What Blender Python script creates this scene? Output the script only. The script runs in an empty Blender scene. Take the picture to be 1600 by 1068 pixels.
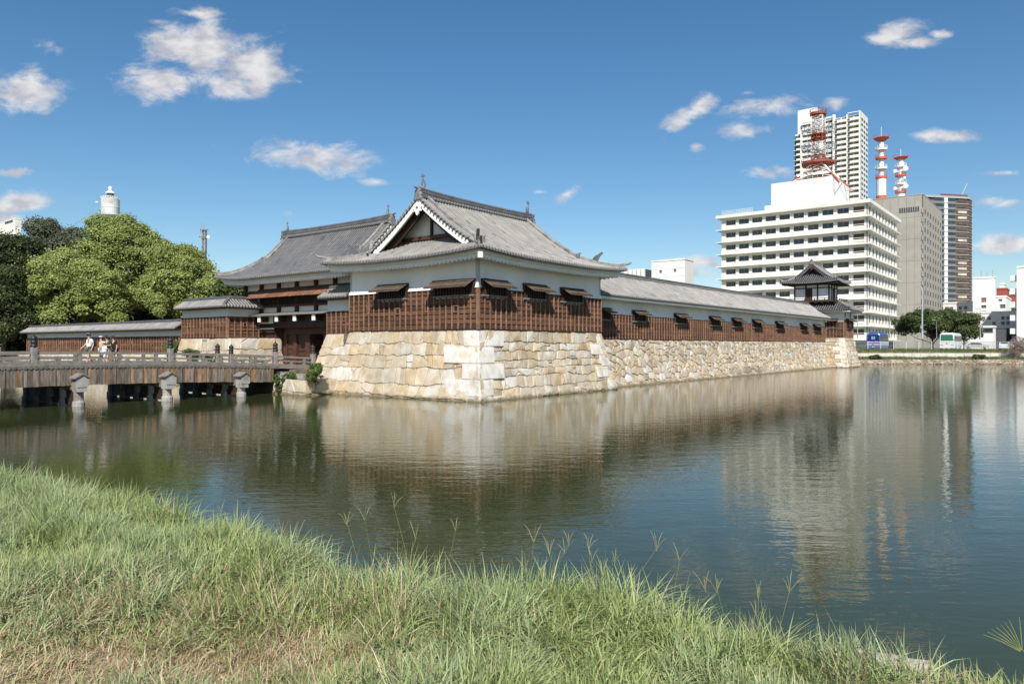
import bpy, bmesh, math, random
import numpy as np
from mathutils import Vector, Matrix
R = math.radians
SC = bpy.context.scene
COL = SC.collection
rnd = random.Random(7)

# ------------------------------------------------------------------ camera
H_EYE = 3.2
FPX = 1143.0
cam_d = bpy.data.cameras.new('camera'); cam = bpy.data.objects.new('camera', cam_d); COL.objects.link(cam)
cam.location = (0, 0, H_EYE); cam.rotation_euler = (R(90), 0, 0)
cam_d.sensor_width = 36; cam_d.lens = FPX/1600*36; cam_d.shift_y = 5/1600
cam_d.clip_start = 0.1; cam_d.clip_end = 20000
SC.camera = cam
SC.render.resolution_x = 1024; SC.render.resolution_y = 683

# ------------------------------------------------------------------ exposure, sky, sun
SC.view_settings.view_transform = 'Standard'; SC.view_settings.look = 'None'
SC.view_settings.exposure = 0.35; SC.view_settings.gamma = 1.0
SUN_EL = 43.0
W = bpy.data.worlds.new('World'); SC.world = W; W.use_nodes = True
def make_world():
    nt = W.node_tree; nt.nodes.clear(); N = nt.nodes.new; L = nt.links.new
    out = N('ShaderNodeOutputWorld'); bg = N('ShaderNodeBackground'); bg.inputs[1].default_value = 0.092
    sky = N('ShaderNodeTexSky'); sky.sky_type = 'NISHITA'; sky.sun_disc = False
    sky.sun_elevation = R(SUN_EL); sky.sun_rotation = R(180); sky.altitude = 300
    sky.air_density = 1.0; sky.dust_density = 0.6; sky.ozone_density = 1.6
    hs = N('ShaderNodeHueSaturation'); hs.inputs['Saturation'].default_value = 1.27; hs.inputs['Value'].default_value = 1.0; hs.inputs['Hue'].default_value = 0.496
    L(sky.outputs[0], hs.inputs['Color']); L(hs.outputs[0], bg.inputs[0])
    tc = N('ShaderNodeTexCoord'); sep = N('ShaderNodeSeparateXYZ'); L(tc.outputs['Generated'], sep.inputs[0])
    def math_(op, a, b=None, clamp=False):
        m = N('ShaderNodeMath'); m.operation = op; m.use_clamp = clamp
        for i, v in enumerate((a, b)):
            if v is None: continue
            if isinstance(v, (int, float)): m.inputs[i].default_value = v
            else: L(v, m.inputs[i])
        return m.outputs[0]
    ysafe = math_('MAXIMUM', sep.outputs['Y'], 0.05)
    cx = math_('DIVIDE', sep.outputs['X'], ysafe); cz = math_('DIVIDE', sep.outputs['Z'], ysafe)
    comb = N('ShaderNodeCombineXYZ'); L(cx, comb.inputs[0]); L(cz, comb.inputs[1])
    P = comb.outputs[0]
    nz = N('ShaderNodeTexNoise'); nz.inputs['Scale'].default_value = 17; nz.inputs['Detail'].default_value = 9
    nz.inputs['Roughness'].default_value = 0.66; nz.inputs['Distortion'].default_value = 0.35
    mp = N('ShaderNodeMapping'); mp.inputs['Scale'].default_value = (0.75, 1.35, 1); L(P, mp.inputs[0]); L(mp.outputs[0], nz.inputs[0])
    clouds = [(38,142,48,24,0,1.5),(10,318,100,14,-.12,.75),(84,72,34,18,.3,.3),(325,72,84,30,0,1.5),(275,126,74,22,.0,1.4),(385,98,60,32,.2,1.5),(345,132,66,20,.1,1.3),(320,100,60,26,0,1.0),
      (400,135,30,18,0,.9),(215,112,45,9,0,.55),(305,22,45,9,0,.75),(245,33,30,8,0,.5),(487,250,84,18,.08,1.5),(460,258,30,14,0,.8),(587,285,27,7,0,.7),
      (888,303,26,10,-.4,.8),(846,300,14,4,0,.5),(1065,188,34,14,-.5,1),(1098,163,22,12,-.4,.9),(1205,168,60,15,-.1,.85),(1165,206,46,14,-.1,.9),
      (1305,160,24,10,0,.9),(1202,273,34,10,0,.85),(1405,48,46,15,-.35,1),(1425,67,34,8,0,.7),(1470,52,20,6,0,.5),(1495,214,50,9,.05,1),(1570,316,46,10,0,.75),
      (1580,382,66,13,-.05,.95),(1095,408,44,13,0,.85),(1060,425,60,10,0,.5),(1090,228,16,9,0,.1),(452,333,14,7,0,.5),
      (1170,145,20,6,0,.1),(20,270,30,7,0,.3),(0,345,60,10,0,.6),(1560,270,40,5,0,.3),
      (-250,180,120,30,0,.9),(1800,200,120,26,0,.9),(1750,420,150,20,0,.9),(500,-140,160,40,0,.9),(1100,-220,200,50,0,.9)]
    cur = None
    for (px, py, rx, ry, ang, amp) in clouds:
        m = N('ShaderNodeMapping'); m.vector_type = 'TEXTURE'
        m.inputs['Location'].default_value = ((px-800)/FPX, (539-py)/FPX, 0)
        m.inputs['Rotation'].default_value = (0, 0, -ang)
        m.inputs['Scale'].default_value = (rx/FPX*1.45, ry/FPX*1.6, 1); L(P, m.inputs[0])
        ln = N('ShaderNodeVectorMath'); ln.operation = 'LENGTH'; L(m.outputs[0], ln.inputs[0])
        d = math_('SUBTRACT', 1.0, ln.outputs['Value'])
        d = math_('MULTIPLY', d, 0.9)
        d = math_('SUBTRACT', d, (1-amp)*0.30)
        cur = d if cur is None else math_('MAXIMUM', cur, d)
    cur = math_('MAXIMUM', cur, -1.0)
    n1 = math_('SUBTRACT', nz.outputs[0], 0.52); n1 = math_('MULTIPLY', n1, 2.6)
    dens = math_('ADD', cur, n1)
    mr = N('ShaderNodeMapRange'); mr.interpolation_type = 'SMOOTHSTEP'; mr.inputs[1].default_value = 0.07; mr.inputs[2].default_value = 0.85; mr.inputs[4].default_value = 0.9
    L(dens, mr.inputs[0])
    near = math_('GREATER_THAN', cur, -0.75)
    front = math_('GREATER_THAN', sep.outputs['Y'], 0.06)
    fac = math_('MULTIPLY', math_('MULTIPLY', mr.outputs[0], near), front)
    # cloud tone: billows are lighter where a noise sampled a little higher is thinner
    nz2 = N('ShaderNodeTexNoise'); nz2.inputs['Scale'].default_value = 40; nz2.inputs['Detail'].default_value = 6
    L(mp.outputs[0], nz2.inputs[0])
    cr = N('ShaderNodeMix'); cr.data_type = 'RGBA'
    cr.inputs[6].default_value = (0.47, 0.47, 0.51, 1); cr.inputs[7].default_value = (0.74, 0.72, 0.71, 1)
    t = N('ShaderNodeMapRange'); t.inputs[1].default_value = 0.38; t.inputs[2].default_value = 0.62; L(nz2.outputs[0], t.inputs[0])
    L(t.outputs[0], cr.inputs[0])
    bg2 = N('ShaderNodeBackground'); L(cr.outputs[2], bg2.inputs[0]); bg2.inputs[1].default_value = 0.92
    mx = N('ShaderNodeMixShader'); L(fac, mx.inputs[0]); L(bg.outputs[0], mx.inputs[1]); L(bg2.outputs[0], mx.inputs[2])
    L(mx.outputs[0], out.inputs[0])
    W.cycles.sampling_method = 'MANUAL'; W.cycles.sample_map_resolution = 512
make_world()
sd = bpy.data.lights.new('sun', 'SUN'); sun = bpy.data.objects.new('sun', sd); COL.objects.link(sun)
sd.energy = 4.6; sd.angle = R(0.5); sd.color = (1.0, 0.94, 0.85)
sun.rotation_euler = (R(90-SUN_EL), 0, 0); sun.location = (0, -50, 60)

# ------------------------------------------------------------------ frames
DR = (0.6143, 0.7890); DL = (-0.7888, 0.6146); C0 = (-1.957, 42.2)
TH = math.atan2(DR[1], DR[0])
cT, sT = math.cos(TH), math.sin(TH)
def cw(u, v, z=0.0):                      # castle grid -> world
    return (C0[0]+u*cT-v*sT, C0[1]+u*sT+v*cT, z)
def wc(x, y, z=0.0):                      # world -> castle grid
    a, b = x-C0[0], y-C0[1]
    return (a*cT+b*sT, -a*sT+b*cT, z)
def v_at(px, u):                          # v on plane u=const seen at column px
    k = (px-800)/FPX; x0, y0, _ = cw(u, 0)
    return (k*y0-x0)/(-sT-k*cT)
def u_at(px, v):
    k = (px-800)/FPX; x0, y0, _ = cw(0, v)
    return (k*y0-x0)/(cT-k*sT)
def z_at(py, u, v): return H_EYE+(539-py)/FPX*cw(u, v)[1]
def wpix(px, Y, py=None):
    return ((px-800)/FPX*Y, Y, None if py is None else H_EYE+(539-py)/FPX*Y)

ORIG = {}
def thing(name, label, cat, loc, group=None, frame='c', rotz=0.0):
    o = bpy.data.objects.new(name, None); COL.objects.link(o); o.empty_display_size = 0.3
    if frame == 'c': o.location = cw(*loc); o.rotation_euler = (0, 0, TH)
    else: o.location = loc; o.rotation_euler = (0, 0, rotz)
    o['label'] = label; o['category'] = cat
    if group: o['group'] = group
    ORIG[o] = Vector(loc)
    return o
def struct(o, kind='structure'): o['kind'] = kind; return o

class MB:
    """collects polygons (with a material slot and a colour per polygon) and links them as ONE mesh object"""
    def __init__(s): s.v = []; s.f = []; s.m = []; s.c = []; s.mat = 0; s.col = (1, 1, 1)
    def face(s, pts, m=None, c=None):
        n = len(s.v); s.v.extend([tuple(p) for p in pts]); s.f.append(tuple(range(n, n+len(pts))))
        s.m.append(s.mat if m is None else m); s.c.append(s.col if c is None else c)
    def mesh(s, verts, faces, m=None, c=None):
        n = len(s.v); s.v.extend([tuple(p) for p in verts])
        for f in faces:
            s.f.append(tuple(i+n for i in f)); s.m.append(s.mat if m is None else m); s.c.append(s.col if c is None else c)
    def box(s, lo, hi, m=None, c=None):
        x0, y0, z0 = lo; x1, y1, z1 = hi
        V = [(x0,y0,z0),(x1,y0,z0),(x1,y1,z0),(x0,y1,z0),(x0,y0,z1),(x1,y0,z1),(x1,y1,z1),(x0,y1,z1)]
        s.mesh(V, [(0,3,2,1),(4,5,6,7),(0,1,5,4),(1,2,6,5),(2,3,7,6),(3,0,4,7)], m, c)
    def bbox(s, lo, hi, b=0.01, m=None, c=None):       # box with bevelled vertical and top edges
        x0, y0, z0 = lo; x1, y1, z1 = hi
        ring = lambda i, z: [(x0+b-i,y0-i+i,z) for _ in ()]
        pts = lambda e: [(x0+b,y0+e),(x1-b,y0+e),(x1-e,y0+b),(x1-e,y1-b),(x1-b,y1-e),(x0+b,y1-e),(x0+e,y1-b),(x0+e,y0+b)]
        V = [(x,y,z0) for x,y in pts(0)]+[(x,y,z1-b) for x,y in pts(0)]+[(x,y,z1) for x,y in pts(b*0.9)]
        F = [tuple(range(7,-1,-1)), tuple(range(16,24))]
        for k in (0, 8):
            F += [(k+i, k+(i+1)%8, k+8+(i+1)%8, k+8+i) for i in range(8)]
        s.mesh(V, F, m, c)
    def bar(s, p, q, w, h, m=None, c=None, up=(0,0,1)):   # box-section bar from p to q
        p, q, up = Vector(p), Vector(q), Vector(up); d = (q-p).normalized()
        if abs(d.dot(up)) > 0.99: up = Vector((1,0,0))
        a = d.cross(up).normalized()*w/2; b = a.cross(d).normalized()*h/2
        V = [p-a-b,p+a-b,p+a+b,p-a+b,q-a-b,q+a-b,q+a+b,q-a+b]
        s.mesh(V, [(0,1,2,3),(7,6,5,4),(0,4,5,1),(1,5,6,2),(2,6,7,3),(3,7,4,0)], m, c)
    def tube(s, pts, r, n=8, m=None, c=None, cap=True):
        pts = [Vector(p) for p in pts]; rr = r if isinstance(r, (list, tuple)) else [r]*len(pts)
        V = []; up = Vector((0,0,1))
        for i, p in enumerate(pts):
            d = (pts[min(i+1, len(pts)-1)]-pts[max(i-1, 0)]).normalized()
            u = up if abs(d.dot(up)) < 0.95 else Vector((1,0,0))
            a = d.cross(u).normalized(); b = a.cross(d).normalized()
            for k in range(n):
                t = 2*math.pi*k/n; V.append(p+(a*math.cos(t)+b*math.sin(t))*rr[i])
        F = []
        for i in range(len(pts)-1):
            for k in range(n): F.append((i*n+k, i*n+(k+1)%n, (i+1)*n+(k+1)%n, (i+1)*n+k))
        if cap: F += [tuple(range(n-1,-1,-1)), tuple(range((len(pts)-1)*n, len(pts)*n))]
        s.mesh(V, F, m, c)
    def lathe(s, prof, ctr, n=12, m=None, c=None):       # prof: (r, z)
        V = []
        for r, z in prof:
            for k in range(n):
                t = 2*math.pi*k/n; V.append((ctr[0]+r*math.cos(t), ctr[1]+r*math.sin(t), ctr[2]+z))
        F = []
        for i in range(len(prof)-1):
            for k in range(n): F.append((i*n+k, i*n+(k+1)%n, (i+1)*n+(k+1)%n, (i+1)*n+k))
        F += [tuple(range(n-1,-1,-1)), tuple(range((len(prof)-1)*n, len(prof)*n))]
        s.mesh(V, F, m, c)
    def prism(s, poly, z0, z1, m=None, c=None):          # ccw 2-D polygon extruded in z
        n = len(poly); V = [(x,y,z0) for x,y in poly]+[(x,y,z1) for x,y in poly]
        F = [tuple(range(n-1,-1,-1)), tuple(range(n,2*n))]+[(i,(i+1)%n,n+(i+1)%n,n+i) for i in range(n)]
        s.mesh(V, F, m, c)
    def loft(s, rings, m=None, c=None, closed=True, cap=True):
        n = len(rings[0]); V = [p for r in rings for p in r]; F = []
        for i in range(len(rings)-1):
            for k in range(n if closed else n-1): F.append((i*n+k, i*n+(k+1)%n, (i+1)*n+(k+1)%n, (i+1)*n+k))
        if cap and closed: F += [tuple(range(n-1,-1,-1)), tuple(range((len(rings)-1)*n, len(rings)*n))]
        s.mesh(V, F, m, c)
    def xf(s, fn):
        s.v = [tuple(fn(*p)) for p in s.v]; return s
    def build(s, name, mats, parent=None, smooth=False, fix=True, label=None, org=None):
        o0 = ORIG[parent] if parent is not None else (Vector(org) if org else Vector((0,0,0)))
        me = bpy.data.meshes.new(name)
        me.from_pydata([(p[0]-o0[0], p[1]-o0[1], p[2]-o0[2]) for p in s.v], [], s.f)
        if not isinstance(mats, (list, tuple)): mats = [mats]
        for m in mats: me.materials.append(m)
        if len(mats) > 1: me.polygons.foreach_set('material_index', np.array(s.m, dtype=np.int32))
        cc = np.array(s.c, dtype=np.float32).reshape(-1, 3)
        tot = np.array([len(f) for f in s.f], dtype=np.int64)
        at = me.color_attributes.new('Col', 'FLOAT_COLOR', 'CORNER')
        full = np.ones((int(tot.sum()), 4), dtype=np.float32); full[:, :3] = np.repeat(cc, tot, axis=0)
        at.data.foreach_set('color', full.ravel())
        if fix:
            bm = bmesh.new(); bm.from_mesh(me); bmesh.ops.recalc_face_normals(bm, faces=bm.faces); bm.to_mesh(me); bm.free()
        if smooth: me.polygons.foreach_set('use_smooth', [True]*len(me.polygons))
        o = bpy.data.objects.new(name, me); COL.objects.link(o)
        if parent is not None: o.parent = parent
        ORIG[o] = o0
        if label: o['label'] = label
        return o

def stamp(src, name, parent, loc, rotz=0.0, scale=None, label=None):
    """another copy of a part mesh; loc in the same coordinates the thing was built in"""
    o = bpy.data.objects.new(name, src if isinstance(src, bpy.types.Mesh) else src.data); COL.objects.link(o); o.parent = parent
    o0 = ORIG[parent]; o.location = (loc[0]-o0[0], loc[1]-o0[1], loc[2]-o0[2]); o.rotation_euler = (0, 0, rotz)
    if scale: o.scale = scale
    ORIG[o] = o0
    if label: o['label'] = label
    return o
def proto(mb, name, mats, smooth=False):
    o = mb.build(name, mats, None, smooth); me = o.data; bpy.data.objects.remove(o); return me
def copy_thing(root, loc, rotz=None, label=None):
    """a copy of a thing with copies of its parts and sub-parts"""
    def rec(o, par):
        c = o.copy(); COL.objects.link(c); c.parent = par
        for k in list(o.children): rec(k, c)
        return c
    r = rec(root, None); r.location = loc
    if rotz is not None: r.rotation_euler = (0, 0, rotz)
    if label: r['label'] = label
    return r

# ------------------------------------------------------------------ materials
def M(name, col=(.5,.5,.5), rough=.8, var=.12, vs=1.5, bump=0.0, bs=18.0, attr=False, stretch=None, metal=0.0, spec=0.4,
      col2=None, c2s=3.0, c2lo=.45, c2hi=.65, detail=5.0, trans=0.0, coat=0.0, emit=None):
    m = bpy.data.materials.new(name); m.use_nodes = True; nt = m.node_tree; N = nt.nodes.new; L = nt.links.new
    b = nt.nodes['Principled BSDF']; b.inputs['Roughness'].default_value = rough; b.inputs['Metallic'].default_value = metal
    b.inputs['Specular IOR Level'].default_value = spec
    tc = N('ShaderNodeTexCoord'); src = tc.outputs['Object']
    if stretch:
        mp = N('ShaderNodeMapping'); mp.inputs['Scale'].default_value = stretch; L(src, mp.inputs[0]); src = mp.outputs[0]
    def noise(scale, det=detail, r=.55):
        n = N('ShaderNodeTexNoise'); n.inputs['Scale'].default_value = scale; n.inputs['Detail'].default_value = det
        n.inputs['Roughness'].default_value = r; L(src, n.inputs[0]); return n.outputs[0]
    rgb = N('ShaderNodeRGB'); rgb.outputs[0].default_value = (*col, 1); cur = rgb.outputs[0]
    if col2:
        mr = N('ShaderNodeMapRange'); mr.interpolation_type = 'SMOOTHSTEP'; mr.inputs[1].default_value = c2lo; mr.inputs[2].default_value = c2hi
        L(noise(c2s), mr.inputs[0]); mx = N('ShaderNodeMix'); mx.data_type = 'RGBA'; L(mr.outputs[0], mx.inputs[0]); L(cur, mx.inputs[6])
        mx.inputs[7].default_value = (*col2, 1); cur = mx.outputs[2]
    if attr:
        a = N('ShaderNodeAttribute'); a.attribute_name = 'Col'
        mx = N('ShaderNodeMix'); mx.data_type = 'RGBA'; mx.blend_type = 'MULTIPLY'; mx.inputs[0].default_value = 1
        L(cur, mx.inputs[6]); L(a.outputs['Color'], mx.inputs[7]); cur = mx.outputs[2]
    if var:
        mr = N('ShaderNodeMapRange'); mr.inputs[1].default_value = .3; mr.inputs[2].default_value = .7
        mr.inputs[3].default_value = 1-var; mr.inputs[4].default_value = 1+var; L(noise(vs), mr.inputs[0])
        mx = N('ShaderNodeVectorMath'); mx.operation = 'SCALE'; L(cur, mx.inputs[0]); L(mr.outputs[0], mx.inputs['Scale']); cur = mx.outputs[0]
    L(cur, b.inputs['Base Color'])
    if bump:
        bn = N('ShaderNodeBump'); bn.inputs['Strength'].default_value = 1.0; bn.inputs['Distance'].default_value = bump
        L(noise(bs, 6), bn.inputs['Height']); L(bn.outputs[0], b.inputs['Normal'])
    if trans:
        out = nt.nodes['Material Output']; t = N('ShaderNodeBsdfTranslucent'); ms = N('ShaderNodeMixShader'); ms.inputs[0].default_value = trans
        L(cur, t.inputs[0]); L(b.outputs[0], ms.inputs[1]); L(t.outputs[0], ms.inputs[2]); L(ms.outputs[0], out.inputs[0])
    if coat: b.inputs['Coat Weight'].default_value = coat
    return m
MAT = {}
MAT['plaster'] = M('white_plaster', (.78,.78,.755), .85, .05, .6, .004, 30, col2=(.68,.68,.65), c2s=.5, c2lo=.5, c2hi=.8)
MAT['tile'] = M('grey_roof_tile', (.275,.265,.25), .6, .14, 1.5, .006, 25, attr=True, col2=(.315,.30,.28), c2s=.5)
MAT['tile_dark'] = M('dark_ridge_tile', (.115,.115,.12), .5, .25, 2, .01, 20, attr=True)
MAT['tile_edge'] = M('tile_rim', (.22,.215,.21), .6, .2, 5, .004, 30)
MAT['board'] = M('brown_weatherboard', (.098,.05,.03), .8, .45, 3.5, .015, 40, attr=True, stretch=(1,1,7))
MAT['batten'] = M('light_brown_batten', (.25,.14,.088), .75, .3, 3, .004, 30, attr=True)
MAT['darkwood'] = M('dark_stained_timber', (.045,.026,.018), .7, .3, 3, .006, 20, attr=True)
MAT['redwood'] = M('reddish_timber', (.075,.033,.02), .65, .3, 3, .006, 20, attr=True)
MAT['greywood'] = M('weathered_grey_timber', (.20,.185,.165), .8, .3, 3, .008, 20, attr=True)
MAT['shutter'] = M('shutter_plank', (.105,.075,.052), .8, .3, 4, .006, 20, attr=True)
MAT['stone'] = M('granite_block', (1,1,1), .9, .13, 1.8, .022, 9, attr=True, col2=(.86,.80,.70), c2s=1.3, detail=8)
def wet_band(m):
    nt = m.node_tree; N = nt.nodes.new; L = nt.links.new; b = nt.nodes['Principled BSDF']; lk = b.inputs['Base Color'].links[0]; src = lk.from_socket
    g = N('ShaderNodeNewGeometry'); s = N('ShaderNodeSeparateXYZ'); L(g.outputs['Position'], s.inputs[0])
    n = N('ShaderNodeTexNoise'); n.inputs['Scale'].default_value = 2.2; n.inputs['Detail'].default_value = 6; L(g.outputs['Position'], n.inputs[0])
    a = N('ShaderNodeMath'); a.operation = 'MULTIPLY_ADD'; a.inputs[1].default_value = -.45; L(n.outputs[0], a.inputs[0]); L(s.outputs['Z'], a.inputs[2])
    mr = N('ShaderNodeMapRange'); mr.inputs[1].default_value = -.17; mr.inputs[2].default_value = .03; L(a.outputs[0], mr.inputs[0])
    mx = N('ShaderNodeMix'); mx.data_type = 'RGBA'; mx.inputs[6].default_value = (.20,.165,.10,1); L(mr.outputs[0], mx.inputs[0]); L(src, mx.inputs[7]); L(mx.outputs[2], b.inputs['Base Color'])
    # rain and lichen streaks: tall noise, only where it peaks
    mp = N('ShaderNodeMapping'); mp.inputs['Scale'].default_value = (1.6,1.6,.35); L(g.outputs['Position'], mp.inputs[0]); n2 = N('ShaderNodeTexNoise'); n2.inputs['Scale'].default_value = 1.1; n2.inputs['Detail'].default_value = 7; L(mp.outputs[0], n2.inputs[0])
    m2 = N('ShaderNodeMapRange'); m2.inputs[1].default_value = .56; m2.inputs[2].default_value = .74; m2.inputs[4].default_value = .5; L(n2.outputs[0], m2.inputs[0])
    mz = N('ShaderNodeMix'); mz.data_type = 'RGBA'; L(m2.outputs[0], mz.inputs[0]); L(mx.outputs[2], mz.inputs[6]); mz.inputs[7].default_value = (.25,.215,.15,1); L(mz.outputs[2], b.inputs['Base Color'])
wet_band(MAT['stone'])
MAT['gap'] = M('dark_joint_rubble', (.16,.13,.10), .95, .3, 3, .03, 10)  # dark brown rubble behind the stone joints and in the cores
MAT['black'] = M('black_opening', (.012,.011,.01), .9, 0)
MAT['bronze'] = M('black_bronze', (.03,.032,.034), .45, .2, 8, metal=.3)
MAT['concrete'] = M('pale_concrete', (.36,.35,.33), .85, .15, 2, .01, 14, col2=(.22,.2,.17), c2s=1.5)
# ------------------------------------------------------------------ stone walls
STONES = [((.58,.48,.34),4),((.61,.53,.42),5),((.63,.575,.495),3),((.58,.46,.31),1.6),((.56,.40,.26),.35),((.46,.40,.32),.8),((.66,.63,.57),2),((.54,.47,.36),3)]
def stone_col(r, pal=STONES):
    t = r.random()*sum(w for _, w in pal)
    for c, w in pal:
        t -= w
        if t <= 0: break
    k = .76+.22*r.random()
    return (c[0]*k, c[1]*k, c[2]*k)
def clip(poly, nx, ny, d):
    out = []; n = len(poly)
    for i in range(n):
        a, b = poly[i], poly[(i+1)%n]
        da = a[0]*nx+a[1]*ny-d; db = b[0]*nx+b[1]*ny-d
        if da <= 0: out.append(a)
        if (da < 0 < db) or (db < 0 < da):
            t = da/(da-db); out.append((a[0]+(b[0]-a[0])*t, a[1]+(b[1]-a[1])*t))
    return out
def tessellate(Wd, Hd, sw, sh, seed, jit=.25, edge=None):
    r = random.Random(seed); seeds = []
    y = 0; row = 0
    while y < Hd-.15*sh:
        h = sh*(.65+.7*r.random())
        if Hd-(y+h) < .45*sh: h = Hd-y
        x = -r.random()*sw
        while x < Wd:
            w = sw*(.5+1.1*r.random()**1.3)
            if r.random() < .16 and h > .75*sh:
                seeds.append((x+w/2, y+h*.27)); seeds.append((x+w/2+r.uniform(-.1,.1)*w, y+h*.78))
            else: seeds.append((x+w/2+r.uniform(-jit,jit)*w*.4, y+h/2+r.uniform(-jit,jit)*h))
            x += w
        y += h; row += 1
    seeds = [s for s in seeds if -.1*sw < s[0] < Wd+.1*sw]
    cells = []; rad = 2.6*max(sw, sh)
    grid = {}
    for i, s in enumerate(seeds): grid.setdefault((int(s[0]//rad), int(s[1]//rad)), []).append(i)
    ay = sw/sh*.8; ay = max(1.0, min(ay, 1.6))
    for i, s in enumerate(seeds):
        p = [(0,0),(Wd,0),(Wd,Hd),(0,Hd)]
        gx, gy = int(s[0]//rad), int(s[1]//rad)
        for a in (-1,0,1):
            for b in (-1,0,1):
                for j in grid.get((gx+a, gy+b), ()):
                    if j == i: continue
                    q = seeds[j]; dx, dy = q[0]-s[0], (q[1]-s[1])*ay*ay
                    mx, my = (q[0]+s[0])/2, (q[1]+s[1])/2
                    p = clip(p, dx, dy, mx*dx+my*dy)
                    if len(p) < 3: break
        if len(p) >= 3: cells.append(p)
    return cells
def masonry(Wd, Hd, sw, sh, seed):
    """roughly coursed rubble: wavy courses, upright joints, some stones split"""
    r = random.Random(seed); nr = max(2, round(Hd/sh)); hs = [r.uniform(.75,1.3) for _ in range(nr)]; S = sum(hs); ys = [0]
    for h in hs: ys.append(ys[-1]+h/S*Hd)
    nx = int(Wd/(sw*.33))+2; X = [Wd*i/(nx-1) for i in range(nx)]; B = []
    for k in range(nr+1):
        if k in (0, nr): B.append([ys[k]]*nx); continue
        a = [r.uniform(-.075,.075)*sh for _ in range(nx)]; w = 0; l = []
        for i in range(nx):
            w = w*.75+r.uniform(-.09,.09)*sh; l.append(ys[k]+a[i]*.75+w)
        B.append(l)
    def yb(k, x):
        t = min(max(x/Wd*(nx-1), 0), nx-1-1e-6); i = int(t); return B[k][i]*(1-t+i)+B[k][i+1]*(t-i)
    cells = []
    for k in range(nr):
        x0b = x0t = 0.0
        while x0b < Wd-1e-6:
            w = sw*(.42+1.0*r.random()**1.5)
            xm = (x0b+x0t)/2+w
            if Wd-xm < .4*sw: x1b = x1t = Wd
            else: d = r.uniform(-.13,.13)*sw; x1b, x1t = xm-d, xm+d
            lo = [(x0b, yb(k, x0b))]+[(x, yb(k, x)) for x in X if x0b+.08*sw < x < x1b-.08*sw]+[(x1b, yb(k, x1b))]
            hi = [(x1t, yb(k+1, x1t))]+[(x, yb(k+1, x)) for x in reversed(X) if x0t+.08*sw < x < x1t-.08*sw]+[(x0t, yb(k+1, x0t))]
            p = lo+hi; q = r.random(); cx = sum(a for a, b in p)/len(p); cy = sum(b for a, b in p)/len(p)
            if q < .16 and w < 1.0*sw:      # two stacked
                s = r.uniform(-.25,.25); cy += r.uniform(-.2,.2)*sh; cells.append(clip(p, s, 1, s*cx+cy)); cells.append(clip(p, -s, -1, -s*cx-cy))
            elif q < .30:                    # small wedge cut from a corner
                sx, sy = r.choice((-1,1)), r.choice((-1,1)); hx, hy = (x1b-x0b)/2, (yb(k+1,cx)-yb(k,cx))/2
                d = sx*cx/hx+sy*cy/hy+1.15; a = clip(p, sx/hx, sy/hy, d); b = clip(p, -sx/hx, -sy/hy, -d)
                cells += [a, b]
            else: cells.append(p)
            x0b, x0t = x1b, x1t
    return [c for c in cells if len(c) >= 3]
def inset(poly, g):
    # true inward offset by clipping with shifted edges
    n = len(poly); out = list(poly)
    for i in range(n):
        a, b = poly[i], poly[(i+1)%n]; dx, dy = b[0]-a[0], b[1]-a[1]; l = math.hypot(dx, dy)
        if l < 1e-6: continue
        nx, ny = dy/l, -dx/l
        out = clip(out, nx, ny, a[0]*nx+a[1]*ny-g)
        if len(out) < 3: return None
    return out
def offset_poly(poly, g):
    n = len(poly); out = []
    for i in range(n):
        a, b, c = poly[i-1], poly[i], poly[(i+1)%n]
        e1 = (b[0]-a[0], b[1]-a[1]); e2 = (c[0]-b[0], c[1]-b[1]); l1 = math.hypot(*e1) or 1e-6; l2 = math.hypot(*e2) or 1e-6
        n1 = (-e1[1]/l1, e1[0]/l1); n2 = (-e2[1]/l2, e2[0]/l2); m = (n1[0]+n2[0], n1[1]+n2[1]); q = 1+n1[0]*n2[0]+n1[1]*n2[1]
        k = g/max(q, .45); out.append((b[0]+m[0]*k, b[1]+m[1]*k))
    return out
def chaikin(poly, k=.2):
    o = []
    n = len(poly)
    for i in range(n):
        a, b = poly[i], poly[(i+1)%n]
        o.append((a[0]*(1-k)+b[0]*k, a[1]*(1-k)+b[1]*k)); o.append((a[0]*k+b[0]*(1-k), a[1]*k+b[1]*(1-k)))
    return o
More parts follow.
